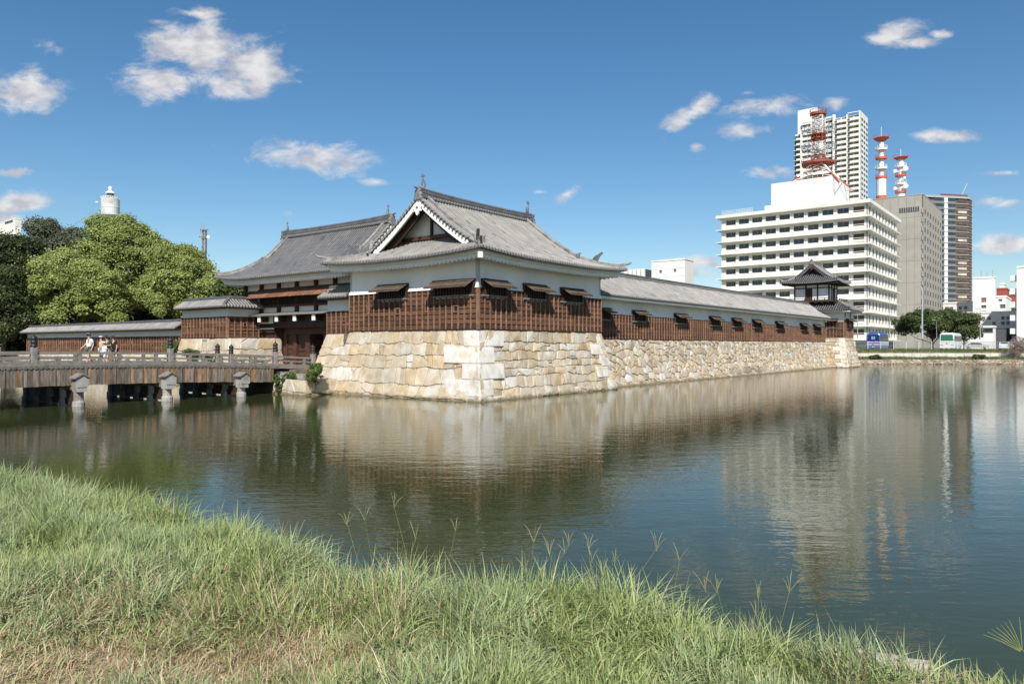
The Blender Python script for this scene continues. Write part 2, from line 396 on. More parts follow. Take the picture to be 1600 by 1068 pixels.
def stone_face(mb, TL, TR, BL, BR, sw, sh, seed, bow=.12, relief=.07, gap=.018, jit=.25, pal=STONES, dark=None, mode='m'):
    """a battered face laid with individual stones; corner points seen from outside (left/right, top/bottom)"""
    TL, TR, BL, BR = map(Vector, (TL, TR, BL, BR))
    Wd = ((TR-TL).length+(BR-BL).length)/2; Hd = ((TL-BL).length+(TR-BR).length)/2
    n = (TR-TL).cross(TL-BL).normalized()
    if n.dot(Vector((0,0,1))) < -1e-6: pass
    def P(x, y, d):
        s, t = x/Wd, y/Hd
        p = (BL*(1-s)+BR*s)*(1-t)+(TL*(1-s)+TR*s)*t
        return p+n*(d-bow*math.sin(math.pi*min(1,max(0,t)))*min(1, max(0,s)*Wd/2, max(0,1-s)*Wd/2))
    r = random.Random(seed+1)
    K = 6
    for i in range(K):     # joint backing
        xs_ = [0, min(1, Wd*.2), min(2, Wd*.4), max(Wd-2, Wd*.6), max(Wd-1, Wd*.8), Wd]
        for a, b in zip(xs_, xs_[1:]):
            mb.face([P(a, Hd*i/K, -.05), P(b, Hd*i/K, -.05), P(b, Hd*(i+1)/K, -.05), P(a, Hd*(i+1)/K, -.05)], 1, (1,1,1))
    for cell in (masonry(Wd, Hd, sw, sh, seed) if mode == 'm' else tessellate(Wd, Hd, sw, sh, seed, jit)):
        area = 0
        for i in range(len(cell)): a, b = cell[i], cell[(i+1)%len(cell)]; area += a[0]*b[1]-a[1]*b[0]
        if area < 0: cell = cell[::-1]
        if abs(area) < .02*sw*sh: continue
        g = gap*(.3+1.0*r.random())
        cc = []
        for q in cell:
            if not cc or math.hypot(q[0]-cc[-1][0], q[1]-cc[-1][1]) > .03: cc.append(q)
        if len(cc) < 3: continue
        if math.hypot(cc[0][0]-cc[-1][0], cc[0][1]-cc[-1][1]) < .03: cc.pop()
        if len(cc) < 3: continue
        c0 = chaikin(offset_poly(cc, g), .12)
        bev = min(.032, .05*math.sqrt(abs(area)))*(.6+.8*r.random())
        o0, o1 = c0, offset_poly(c0, bev)
        cx = sum(p[0] for p in o1)/len(o1); cy = sum(p[1] for p in o1)/len(o1)
        m = len(o0); base = relief*(.25+.75*r.random()); tx, ty = r.uniform(-.05,.05), r.uniform(-.06,.04)
        V = [P(x, y, -.12) for x, y in o0]
        V += [P(x, y, base*.35) for x, y in o0]
        V += [P(x, y, base+tx*(x-cx)+ty*(y-cy)+r.uniform(-.012,.012)) for x, y in o1]
        V.append(P(cx+r.uniform(-.1,.1)*sw*.3, cy, base+r.uniform(.0,.05)))
        F = []
        for q in (0, m): F += [(q+i, q+(i+1)%m, q+m+(i+1)%m, q+m+i) for i in range(m)]
        F += [(2*m+i, 2*m+(i+1)%m, 3*m) for i in range(m)]
        col = stone_col(r, pal)
        if dark: col = tuple(a*dark(cx/Wd, cy/Hd) for a in col)
        mb.mesh(V, F, 0, col)
def quoins(mb, top, bot, dA, dB, h, seed, bow=.12, la=2.6, lb=1.3, proud=.09, taper=0.0):
    """corner blocks, long side alternating; dA, dB unit vectors along the two faces (horizontal)"""
    top, bot, dA, dB = map(Vector, (top, bot, dA, dB)); r = random.Random(seed)
    H = (top-bot).length; z = 0; k = 0
    def P(t): return bot*(1-t)+top*t
    n = max(2, round(H/h)); hs = [1+r.uniform(-.15,.15) for _ in range(n)]; S = sum(hs)
    t = 0
    for k in range(n):
        t1 = t+hs[k]/S; A, B = (la, lb) if k % 2 == 0 else (lb, la)
        A *= r.uniform(.85,1.15); B *= r.uniform(.85,1.1); col = r.uniform(.98,1.06); c = (.66*col,.635*col,.59*col)
        g = .012; e0 = t+g/H*2; e1 = t1-g/H*2
        out = -(dA+dB)*proud; b = .03
        def ring(tt, i, aa, bb):
            p = P(tt); o = p+out*(1 if not i else .75); s = r.uniform(-.02,.02)
            return [o+dA*(.0+b), o+dA*(aa-.05), o+dA*aa+dB*.06, p+dA*aa+dB*(proud+.25), p+dA*(proud+.3)+dB*bb, o+dB*bb+dA*.06, o+dB*(bb-.05), o+dB*b]
        dz = (e1-e0)
        sl = r.uniform(-.08,.08)
        mb.loft([ring(e0, 1, A-.03, B-.03), ring(e0+dz*.06, 0, A, B), ring(e1-dz*.06, 0, A+sl, B+sl), ring(e1, 1, A-.03+sl, B-.03+sl)], 0, c)
        t = t1

# ------------------------------------------------------------------ weatherboards with battens
def cladding(mb, p0, p1, z0, z1, nrm, bs=.5, bh=.30, seed=0, skip=(), rail=True, bat_h=None):
    """p0->p1 in plan; nrm outward; skip = list of (s0, s1, zlo, zhi) openings along the run"""
    r = random.Random(seed); p0, p1, n = Vector((*p0,0)), Vector((*p1,0)), Vector((*nrm,0))
    d = (p1-p0); Ln = d.length; d.normalize()
    def P(s, z, o): q = p0+d*s+n*o; return (q.x, q.y, z)
    nb = max(2, round((z1-z0)/bh)); hh = (z1-z0)/nb
    for k in range(nb):
        s = 0
        while s < Ln-1e-3:
            e = min(Ln, s+r.choice((1.0,1.5,2.0,2.5,3.0))*bs*2.1)
            if Ln-e < .5: e = Ln
            c = r.uniform(.45,1.5); cc = (c*r.uniform(.95,1.1), c, c*r.uniform(.85,1.05))
            za, zb = z0+k*hh, z0+(k+1)*hh+.015
            for (a, b) in cut(s, e, [q for q in skip if q[2] < zb-.02 and q[3] > za+.02]):
                bot = .065+r.uniform(-.015,.02)
                mb.mesh([P(a,za,0),P(b,za,0),P(b,za,bot),P(a,za,bot),P(b,zb,.012),P(a,zb,.012)], [(0,1,2,3),(3,2,4,5),(0,3,5),(1,4,2)], 0, cc)
            s = e
    nbat = max(1, round(Ln/bs)); st = Ln/nbat
    for i in range(nbat+1):
        s = min(max(i*st, .03), Ln-.03)
        lo, hi = z0-.03, z1-.02
        segs = cut(lo, hi, [(q[2], q[3]) for q in skip if q[0] < s < q[1]])
        c = r.uniform(.75,1.2)
        for a, b in segs:
            q = [P(s-.03, 0, .03), P(s+.03, 0, .03), P(s+.03, 0, .115), P(s-.03, 0, .115)]
            mb.mesh([(x,y,a) for x,y,_ in q]+[(x,y,b) for x,y,_ in q], [(0,3,2,1),(4,5,6,7),(0,1,5,4),(1,2,6,5),(2,3,7,6),(3,0,4,7)], 1, (c,c,c))
    if rail:
        for za, zb, o in ((z0-.09, z0-.01, .08),):
            q = [P(0, 0, -.02), P(Ln, 0, -.02), P(Ln, 0, o), P(0, 0, o)]
            mb.mesh([(x,y,za) for x,y,_ in q]+[(x,y,zb) for x,y,_ in q], [(0,3,2,1),(4,5,6,7),(0,1,5,4),(1,2,6,5),(2,3,7,6),(3,0,4,7)], 0, (.45,.45,.45))
def cut(a, b, holes):
    segs = [(a, b)]
    for h in holes:
        h0, h1 = h[0], h[1]; n = []
        for s, e in segs:
            if h1 <= s or h0 >= e: n.append((s, e)); continue
            if h0 > s: n.append((s, h0))
            if h1 < e: n.append((h1, e))
        segs = n
    return [x for x in segs if x[1]-x[0] > .01]

def tsukiage(parent, p, d, nrm, w, z0, z1, name='window', throw=.85, drop=.42, seed=0, props=True):
    """projecting slatted window with a propped-up plank shutter. p: left end in plan, d along, nrm outward"""
    r = random.Random(seed); d, n = Vector((*d,0)), Vector((*nrm,0)); p = Vector((*p,0))
    def P(s, o, z): q = p+d*s+n*o; return Vector((q.x, q.y, z))
    mb = MB()
    def bx(s0, s1, o0, o1, a, b, m, c=(1,1,1)):
        V = [P(s0,o0,a),P(s1,o0,a),P(s1,o1,a),P(s0,o1,a),P(s0,o0,b),P(s1,o0,b),P(s1,o1,b),P(s0,o1,b)]
        mb.mesh(V, [(0,3,2,1),(4,5,6,7),(0,1,5,4),(1,2,6,5),(2,3,7,6),(3,0,4,7)], m, c)
    bx(0, w, .0, .035, z0, z1, 1)                          # dark recess
    bx(-.07, .05, .0, .16, z0-.05, z1, 0); bx(w-.05, w+.07, .0, .16, z0-.05, z1, 0)
    bx(-.12, w+.12, .0, .22, z1, z1+.13, 0)               # head
    bx(-.10, w+.10, .0, .20, z0-.12, z0-.03, 2)           # sill, weathered
    nb = max(3, int(w/.22))
    for i in range(1, nb): bx(w*i/nb-.035, w*i/nb+.035, .04, .11, z0, z1, 0, (1.4,1.4,1.4))
    win = mb.build(name, [MAT['darkwood'], MAT['black'], MAT['greywood']], parent)
    sh = MB(); npl = max(3, round(w/.32)); ca = throw; pw = (w+.3)/npl
    for i in range(npl):
        s0, s1 = -.15+i*pw+.006, -.15+(i+1)*pw-.006; c = r.uniform(.75,1.2)
        a0, a1, b0, b1 = P(s0,.16,z1+.10), P(s1,.16,z1+.10), P(s0,throw,z1+.10-drop), P(s1,throw,z1+.10-drop)
        t = Vector((0,0,-.045))
        sh.mesh([a0,a1,b1,b0,a0+t,a1+t,b1+t,b0+t], [(0,1,2,3),(7,6,5,4),(0,4,5,1),(1,5,6,2),(2,6,7,3),(3,7,4,0)], 0, (c,c,c))
    for f in (.32, .93):
        q0, q1 = P(-.12, .16+(throw-.16)*f, z1+.12-drop*f), P(w+.12, .16+(throw-.16)*f, z1+.12-drop*f)
        sh.bar(q0, q1, .06, .05, 0, (.7,.7,.7))
    if props:
        for s in (w*.18, w*.82): sh.bar(P(s, .12, z0+.1), P(s, throw*.8, z1+.02-drop*.8), .025, .025, 0, (.4,.4,.4))
    so = sh.build('shutter', [MAT['shutter']], win)
    return win

# ------------------------------------------------------------------ tiled hip-and-gable roof
PROF = [(-.50,-.03),(-.23,-.02),(-.215,.06),(-.15,.115),(-.055,.142),(.055,.142),(.15,.115),(.215,.06),(.23,-.02),(.50,-.03)]
def roof_curve(rise, run, p):
    return lambda d: rise*(max(0.0, min(1.0, d/run)))**p
def tiled(mb, fn, s0, s1, e0, e1, sp, rows_len, seed=0, flip=False, ends=True, r_edge=.105):
    """fn(s, e, h)->point: s along the eave, e up the slope distance; columns from e0(s) to e1(s)"""
    r = random.Random(seed); n = max(1, round((s1-s0)/sp)); w = (s1-s0)/n
    for i in range(n):
        sc = s0+(i+.5)*w; a, b = e0(sc), e1(sc)
        if b-a < .12: continue
        cc0 = r.uniform(.88,1.1); nr = max(1, round((b-a)/rows_len)); V = []; F = []; cols = []
        m = len(PROF)
        for k in range(nr):
            ea, eb = a+(b-a)*k/nr, a+(b-a)*(k+1)/nr+.02
            base = len(V)
            for e, lift in ((ea, .012), (eb, .0)):
                for (o, h) in PROF: V.append(fn(sc+o*w, e, h*(w/.30)+lift))
            c = cc0*r.uniform(.93,1.06)
            if r.random() < .03: c *= .6
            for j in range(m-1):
                F.append((base+j, base+j+1, base+m+j+1, base+m+j)); cols.append((c*((.24, .3, .8)[j] if j < 3 else (.24, .3, .8)[8-j] if j > 5 else 1.12),)*3)  # shade beside the round covers painted in: dark pans, lighter covers
            # little riser at the lap
            V += [fn(sc+o*w, ea, h*(w/.30)-.01) for (o, h) in PROF]
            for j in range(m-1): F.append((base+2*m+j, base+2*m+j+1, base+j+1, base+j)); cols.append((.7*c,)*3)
        nb = len(mb.v); mb.v.extend([tuple(p) for p in V])
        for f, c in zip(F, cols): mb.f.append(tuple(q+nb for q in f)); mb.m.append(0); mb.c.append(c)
        if ends and a < .05:     # eave end: pendant of the pan tile and the round end disc
            lo = [fn(sc+o*w, 0, -.075-(.03 if abs(o) > .3 else 0)) for (o, h) in PROF]; hi = [fn(sc+o*w, 0, h*(w/.30)-.01) for (o, h) in PROF]
            mb.mesh(lo+hi, [(j, j+1, m+j+1, m+j) for j in range(m-1)], 1, (1,1,1))
            ctr = Vector(fn(sc, -.03, .02)); q = [Vector(fn(sc+r_edge*math.cos(t)*w/.3, -.03, .02+r_edge*math.sin(t))) for t in [2*math.pi*j/8 for j in range(8)]]
            q2 = [Vector(fn(sc+r_edge*.62*math.cos(t)*w/.3, -.045, .02+r_edge*.62*math.sin(t))) for t in [2*math.pi*j/8 for j in range(8)]]
            q0 = [Vector(fn(sc+r_edge*math.cos(t)*w/.3, .1, .02+r_edge*math.sin(t))) for t in [2*math.pi*j/8 for j in range(8)]]
            mb.mesh(q0+q+q2, [(j,(j+1)%8,8+(j+1)%8,8+j) for j in range(8)]+[(8+j,8+(j+1)%8,16+(j+1)%8,16+j) for j in range(8)], 2)
            mb.mesh(q2, [tuple(range(8))], 1)
def ridge_path(mb, pts, w, h, m=0, roundtop=True, seed=0, layers=3):
    """stacked ridge following pts (base centre line)"""
    pts = [Vector(p) for p in pts]; rings = []
    sec = [(-w*.62,-.05),(-w*.62,h*.10),(-w*.5,h*.16),(-w*.5,h*.42),(-w*.56,h*.45),(-w*.56,h*.50),(-w*.46,h*.53),(-w*.46,h*.76),(-w*.52,h*.79),(-w*.3,h*.96),(0,h*1.04)]
    sec = sec+[(-x, y) for x, y in sec[-2::-1]]
    for i, p in enumerate(pts):
        d = (pts[min(i+1,len(pts)-1)]-pts[max(i-1,0)]); d.z = 0; d.normalize(); a = Vector((d.y, -d.x, 0))
        rings.append([p+a*x+Vector((0,0,y)) for x, y in sec])
    mb.loft(rings, m, (1,1,1), closed=True)
def shachi(parent, p, d, s=1.0, name='roof_fish'):
    """fish finial, head down, tail up; d: horizontal direction the belly faces along the ridge"""
    p = Vector(p); d = Vector((*d, 0)).normalized(); a = Vector((-d.y, d.x, 0)); mb = MB()
    path = [(.0,.0,.17,.15),(.05,.14,.20,.17),(.10,.30,.18,.15),(.10,.48,.14,.11),(.03,.66,.11,.08),(-.05,.82,.08,.055),(-.07,.95,.06,.03)]
    rings = []
    for (o, z, ra, rb) in path:
        rings.append([p+(d*(o+ra*math.cos(t))+a*(rb*math.sin(t))+Vector((0,0,z+.06*math.cos(t))))*s for t in [2*math.pi*k/8 for k in range(8)]])
    rings = [[p+(q-p) for q in r] for r in rings]
    mb.loft(rings, 0)
    def fin(pts, th=.03):
        A = [p+(d*x+Vector((0,0,z))-a*th)*s for x, z in pts]; B = [p+(d*x+Vector((0,0,z))+a*th)*s for x, z in pts]; n = len(pts)
        mb.mesh(A+B, [tuple(range(n)), tuple(range(2*n-1,n-1,-1))]+[(i,(i+1)%n,n+(i+1)%n,n+i) for i in range(n)], 0)
    fin([(-.10,.88),(-.30,1.02),(-.22,1.08),(-.20,1.28),(-.06,1.12),(.0,1.36),(.08,1.12),(.22,1.20),(.10,.96)])
    fin([(-.12,.2),(-.26,.34),(-.14,.36),(-.22,.52),(-.08,.52),(-.16,.70),(-.02,.72)])
    fin([(.2,.25),(.36,.42),(.22,.44),(.3,.6),(.14,.56)])
    return mb.build(name, [MAT['tile_grey2']], parent, smooth=False)
MAT['tile_grey2'] = M('cast_grey_tile', (.19,.185,.18), .6, .3, 6, .01, 25)

def oni(mb, p, d, s=1.0):
    """ogre-tile plate closing a ridge end, facing d"""
    p = Vector(p); d = Vector((*d,0)).normalized(); a = Vector((-d.y, d.x, 0))
    o = [(-.30,-.25),(-.42,-.12),(-.30,.0),(-.34,.16),(-.24,.34),(-.30,.44),(-.12,.52),(0,.66),(.12,.52),(.30,.44),(.24,.34),(.34,.16),(.30,.0),(.42,-.12),(.30,-.25)]
    A = [p+(a*x+Vector((0,0,z)))*s for x, z in o]; B = [q+d*.14*s for q in A]; n = len(o)
    C = [p+(a*x*.7+Vector((0,0,.1+(z-.1)*.7)))*s+d*.20*s for x, z in o]
    mb.mesh(A+B+C, [tuple(range(n))]+[(i,(i+1)%n,n+(i+1)%n,n+i) for i in range(n)]+[(n+i,n+(i+1)%n,2*n+(i+1)%n,2*n+i) for i in range(n)]+[tuple(range(2*n,3*n))], 0)
    mb.tube([p+Vector((0,0,.5*s))-d*.1, p+Vector((0,0,.62*s))+d*.45*s], .08*s, 8, 0)

def irimoya(root, T, A0, A1, B0, B1, ze, rise, p=1.44, gi=3.0, lift=.25, sp=.27, oh=1.45, hr=.62, wr=.40, wall_white=True, gable='white', rows=.36, soffit=True, descend=True, hipA=(True, True), shachis=True, seed=1, sof_h=.50, bird=True, vo=.35, shs=.72):
    """T(a,b,z): local (ridge along a) -> build frame. eave rectangle A0..A1 x B0..B1"""
    bm_ = (B0+B1)/2; run = (B1-B0)/2; f = roof_curve(rise, run, p); La = A1-A0
    def lf(a, b):      # corner upturn
        da = min(a-A0, A1-a); db = min(b-B0, B1-b); q = max(0, 1-max(da, db)/ (run*.95)); e = max(0, 1-min(da, db)/2.6)
        return lift*q**2.2*e
    def nrm2(d):
        g = (f(d+.05)-f(max(0, d-.05)))/(.1 if d > .05 else .05+d); l = math.hypot(1, g); return (-g/l, 1/l)
    def top(a, b, h):
        d = min(b-B0, B1-b)
        return T(a, b, ze+f(d)+lf(a, b)+h)
    mb = MB()
    g0, g1 = A0+gi, A1-gi
    # main slopes
    def mk_main(sgn):
        def fn(s, e, h):
            gx, gz = nrm2(e); b = (B0+e-(-gx)*h*0-(-gx)*0) if sgn < 0 else (B1-e)
            off = gx*h; b = b+off if sgn < 0 else b-off
            d = e; return T(s, b, ze+f(max(0,d))+(-.02 if d < 0 else 0)+lf(s, (B0+d if sgn < 0 else B1-d))+gz*h)
        def e1(s):
            if g0-vo <= s <= g1+vo: return run
            if s < g0: return min(run, s-A0) if hipA[0] else run
            return min(run, A1-s) if hipA[1] else run
        return fn, e1
    for sgn in (-1, 1):
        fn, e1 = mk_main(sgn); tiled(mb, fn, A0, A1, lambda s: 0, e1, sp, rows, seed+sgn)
    for k, (hip, A, sg) in enumerate(((hipA[0], A0, 1), (hipA[1], A1, -1))):
        if not hip: continue
        def fn(s, e, h, A=A, sg=sg):
            gx, gz = nrm2(e)
            return T(A+sg*(e+gx*h), s, ze+f(max(0,e))+(-.02 if e < 0 else 0)+lf(A+sg*max(0,e), s)+gz*h)
        def e1(s): return min(min(s-B0, B1-s), gi+1.4-vo)
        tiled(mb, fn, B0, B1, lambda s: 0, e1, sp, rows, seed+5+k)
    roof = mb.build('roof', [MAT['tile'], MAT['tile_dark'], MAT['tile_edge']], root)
    # under-roof shell + soffit
    if soffit:
        sb = MB(); wv = .33; Nn = 8
        def edge(pA, pB, inn):
            pA, pB, inn = Vector((*pA,0)), Vector((*pB,0)), Vector((*inn,0)); L_ = (pB-pA).length; n = max(4, int(L_/wv*Nn)); d = (pB-pA)/L_
            rows_ = []
            for i in range(n+1):
                s = L_*i/n; q = pA+d*s; ph = (s/wv)%1.0; w = abs(math.cos(math.pi*ph)); wz = -.13*w
                mit = min(s, L_-s)
                l = lf(q.x, q.y)
                def pt(o, z, wq=1): 
                    oo = min(o, 9); a = q+inn*oo
                    # mitre
                    t = max(0, oo-mit); a = a+d*(t if s < L_/2 else -t)
                    return T(a.x, a.y, z)
                z0 = ze+l
                rows_.append([pt(.36, z0-.04), pt(.36, z0-.06-sof_h*.42), pt(.46, z0-.06-sof_h*.45), pt(.48, z0-.06-sof_h*.72+wz), pt(oh*.6, z0*.6+ze*.4+.0-sof_h*.55+wz), pt(oh+.02, ze-sof_h*.36+wz*.3)])
            m = len(rows_[0]); V = [p for r_ in rows_ for p in r_]
            F = [(i*m+j, (i+1)*m+j, (i+1)*m+j+1, i*m+j+1) for i in range(n) for j in range(m-1)]
            sb.mesh(V, F, 0)
        edge((A0,B0),(A1,B0),(0,1)); edge((A1,B1),(A0,B1),(0,-1)); edge((A0,B1),(A0,B0),(1,0)); edge((A1,B0),(A1,B1),(-1,0))
        sb.build('plastered_eave', [MAT['plaster']] if wall_white else [MAT['darkwood']], root, smooth=False)
        for (ca, cb, sa, sbn) in ((A0,B0,1,1),(A0,B1,1,-1),(A1,B0,-1,1),(A1,B1,-1,-1)):
            pass
    # ridges
    rb = MB(); zr = ze+rise
    n = 14; pts = []
    for i in range(n+1):
        a = g0-(vo-.14)+(g1-g0+2*(vo-.14))*i/n; t = abs(2*i/n-1); pts.append(T(a, bm_, zr-.02+.12*t**3))
    ridge_path(rb, pts, wr, hr, 0)
    # round tiles along the ridge foot
    cnt = int((g1-g0)/sp)
    for i in range(cnt):
        a = g0+(i+.5)*(g1-g0)/cnt
        for s in (-1, 1):
            rb.tube([T(a, bm_+s*wr*.3, zr+.13), T(a, bm_+s*(wr*.62+.06), zr+.07)], .085, 6, 2)
    rg = rb.build('ridge', [MAT['tile_dark'], MAT['tile_dark'], MAT['tile_edge']], root)
    # descending ridges at the verge, corner ridges
    db = MB()
    def slope_pts(f_, n=10): return [f_(i/n) for i in range(n+1)]
    if descend:
        dd = run-.55*gi if True else run
        ex = .62*run
        for a in (g0-vo+.8, g1+vo-.8):
            for s in (-1, 1):
                db = MB()
                low = gi*.78
                P_ = lambda t: (T(a, (B0 if s < 0 else B1)-s*(run-(run-low)*t)*1.0*(1), ze+f(run-(run-low)*t)+lf(a, B0+2)+.09))
                P_ = lambda t: T(a, (B0+(run-(run-low)*t)) if s < 0 else (B1-(run-(run-low)*t)), ze+f(run-(run-low)*t)+.09)
                ridge_path(db, slope_pts(P_), wr*.62, hr*.5, 0)
                e = P_(1.0); 
                bb = (B0+low) if s < 0 else (B1-low)
                q0 = Vector(T(a, bb, 0)); q1 = Vector(T(a, bb+s*.5*(-1 if s < 0 else 1)*(-1 if s<0 else 1), 0)); dirv = (Vector(T(a, bb+(-1 if s < 0 else 1), 0))-q0); 
                oni(db, Vector(e)+dirv*.02, (dirv.x, dirv.y), .62)
                # verge rolls outside the descending ridge
                av = (g0-vo+.12) if a < (A0+A1)/2 else (g1+vo-.12)
                Pv = lambda t: T(av, (B0+(run-(run-gi*.92)*t)) if s < 0 else (B1-(run-(run-gi*.92)*t)), ze+f(run-(run-gi*.92)*t)+.13)
                db.tube(slope_pts(Pv), .10, 8, 2)
                for i in range(int((run-gi*.9)/.26)):
                    t = (i+.5)/int((run-gi*.9)/.26); q = Vector(Pv(t)); so = -1 if a < (A0+A1)/2 else 1
                    qa = Vector(T(av+so*.0, 0, 0)); qb = Vector(T(av+so*.22, 0, 0)); dv = qb-qa
                    db.tube([q-Vector((0,0,.05)), q-Vector((0,0,.09))+dv], .085, 6, 2)
                db.build('descending_ridge', [MAT['tile_dark2'], MAT['tile_dark'], MAT['tile_edge']], root)
    for hip, A, sg in ((hipA[0], A0, 1), (hipA[1], A1, -1)):
        if not hip: continue
        for B, s in ((B0, 1), (B1, -1)):
            db = MB()
            P_ = lambda t: T(A+sg*(.12+(gi-.12)*t), B+s*(.12+(gi-.12)*t), ze+f(.12+(gi-.12)*t)+lf(A+sg*(gi)*t, B+s*gi*t)+.07+(.10*(1-t)**4))
            ridge_path(db, slope_pts(P_, 12), wr*.55, hr*.40, 0)
            tip = Vector(P_(0)); inn = Vector(P_(.1))-tip; inn.z = 0; inn.normalize()
            db.tube([tip+inn*.3+Vector((0,0,.16)), tip-inn*.25+Vector((0,0,.24)), tip-inn*.45+Vector((0,0,.36))], [.09,.08,.07], 8, 2)
            oni(db, tip+inn*.1+Vector((0,0,.02)), (-inn.x, -inn.y), .32)
            if bird:   # curled tile standing on the corner ridge
                c = Vector(P_(.52)); o = -inn; up = Vector((0,0,1)); sd_ = Vector((-o.y, o.x, 0))*.09
                prof = [(-.34,.12),(.12,.12),(.24,.44),(.54,.80),(.42,.88),(.16,.70),(-.04,.60),(-.20,.42)]
                Aa = [c+o*x+up*z-sd_ for x, z in prof]; Bb = [c+o*x+up*z+sd_ for x, z in prof]; k = len(prof)
                db.mesh(Aa+Bb, [tuple(range(k)), tuple(range(2*k-1,k-1,-1))]+[(i,(i+1)%k,k+(i+1)%k,k+i) for i in range(k)], 1, (.8,.8,.8))
            db.build('hip_ridge', [MAT['tile_dark2'], MAT['tile_dark'], MAT['tile_edge']], root)
    # gable ends
    for ga, sg, hip in ((g0, -1, hipA[0]), (g1, 1, hipA[1])):
        zg = ze+f(gi); gb = MB(); hb = run-gi*.96
        aw = ga-sg*(1.35-vo)                     # gable wall plane, behind the bargeboard
        tri = []
        nn = 10
        for i in range(-nn, nn+1):
            x = hb*i/nn; tri.append((x, ze+f(run-abs(x))-.12))
        V = [T(aw, bm_+x, z) for x, z in tri]+[T(aw, bm_-hb, zg-.3), T(aw, bm_+hb, zg-.3)]
        k = len(tri); gb.mesh(V, [tuple(list(range(k))+[k+1, k])], 0)
        gw = gb.build('gable_wall', [MAT['plaster'] if gable == 'white' else MAT['redwood']], root)
        tm = MB()
        def bx(b0, b1, z0, z1, o0, o1, m=0, c=(1,1,1)):
            P = [T(aw+sg*o0, b0, z0), T(aw+sg*o0, b1, z0), T(aw+sg*o1, b1, z0), T(aw+sg*o1, b0, z0), T(aw+sg*o0, b0, z1), T(aw+sg*o0, b1, z1), T(aw+sg*o1, b1, z1), T(aw+sg*o1, b0, z1)]
            tm.mesh(P, [(0,3,2,1),(4,5,6,7),(0,1,5,4),(1,2,6,5),(2,3,7,6),(3,0,4,7)], m, c)
        bx(bm_-.09, bm_+.09, zg-.1, zr-.6, .0, .14)
        zb_ = ze+f(gi+1.35-vo)+.12; xb = max(x_ for x_ in [i_*.05 for i_ in range(200)] if ze+f(run-x_)-.25 > zb_+.24 and x_ < run); bx(bm_-xb, bm_+xb, zb_, zb_+.24, .0, .25, 1)
        tm.build('gable_timber', [MAT['darkwood'], MAT['redwood']], gw)
        # bargeboards: follow the roof curve
        bb = MB(); dpt = .29 if gable == 'white' else .24
        for s in (-1, 1):
            rings = []
            for i in range(11):
                x = hb*1.03*i/10; zt = ze+f(run-x)-.07; sl = dpt*(1+.15*(i/10))*1.25
                rings.append([T(ga+sg*(vo-.16), bm_+s*x, zt), T(ga+sg*(vo-.04), bm_+s*x, zt), T(ga+sg*(vo-.04), bm_+s*x, zt-sl), T(ga+sg*(vo-.16), bm_+s*x, zt-sl)])
            bb.loft(rings, 0)
            rings = []
            for i in range(11):
                x = hb*.98*i/10; zt = ze+f(run-x)-.2; sl = .62
                rings.append([T(ga+sg*(vo-.62), bm_+s*x, zt), T(ga+sg*(vo-.50), bm_+s*x, zt), T(ga+sg*(vo-.50), bm_+s*x, zt-sl), T(ga+sg*(vo-.62), bm_+s*x, zt-sl)])
            bb.loft(rings, 1)
        bb.build('bargeboard', [MAT['plaster'] if gable == 'white' else MAT['tile_dark'], MAT['darkwood']], gw)
        ge = MB(); o = [(0,.30),(.20,.18),(.34,.22),(.40,.04),(.28,-.08),(.34,-.22),(.16,-.24),(.10,-.40),(0,-.50),(-.10,-.40),(-.16,-.24),(-.34,-.22),(-.28,-.08),(-.40,.04),(-.34,.22),(-.20,.18)]
        zc = zr-.62; sc_ = 1.0 if gable == 'white' else .7
        Aa = [T(ga+sg*(vo-.04), bm_+x*sc_, zc+z*sc_) for x, z in o]; Bb = [T(ga+sg*(vo+.06), bm_+x*sc_, zc+z*sc_) for x, z in o]; k = len(o)
        ge.mesh(Aa+Bb, [tuple(range(k)), tuple(range(2*k-1,k-1,-1))]+[(i,(i+1)%k,k+(i+1)%k,k+i) for i in range(k)], 0)
        ge.mesh([T(ga+sg*(vo+.065), bm_+.09*math.cos(t), zc+.09*math.sin(t)) for t in [math.pi*j/3 for j in range(6)]], [tuple(range(6))], 1)
        ge.build('gable_pendant', [MAT['plaster'] if gable == 'white' else MAT['redwood'], MAT['bronze']], gw)
        en = MB(); q0 = Vector(T(ga, bm_, 0)); q1 = Vector(T(ga+sg, bm_, 0)); dv = q1-q0
        oni(en, T(ga+sg*(vo-.14), bm_, zr+.08), (dv.x, dv.y), .95)
        en.build('ridge_end_tile', [MAT['tile_grey2']], rg)
        if shachis: shachi(rg, T(ga+sg*(vo-.5), bm_, zr+hr-.02+.1), (-dv.x, -dv.y), shs)
    return roof

def small_roof(mb, P, L_, B0, B1, ze, rise, sp=.28, rows=.35, seed=0, c0=False, c1=False):
    """straight gabled tile roof over a wall. P(a,b,z) -> frame; a 0..L_, b B0..B1"""
    bm_ = (B0+B1)/2; run = (B1-B0)/2; g = rise/run; l = math.hypot(1, g)
    for sgn in (-1, 1):
        def fn(s, e, h):
            b = (B0+e-g/l*h) if sgn < 0 else (B1-e+g/l*h); return P(s, b, ze+g*e+h/l)
        s0, s1 = (B0 if c0 else 0), (L_-B0 if c1 else L_)
        def q(s): return min(s-s0 if c0 else 99, s1-s if c1 else 99)
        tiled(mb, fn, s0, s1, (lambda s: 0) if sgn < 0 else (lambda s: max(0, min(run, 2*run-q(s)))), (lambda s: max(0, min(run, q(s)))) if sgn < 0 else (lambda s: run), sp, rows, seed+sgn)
MAT['tile_dark2'] = M('weathered_ridge_tile', (.27,.26,.245), .6, .35, 2.5, .012, 18, attr=True, col2=(.16,.16,.16), c2s=1.2)
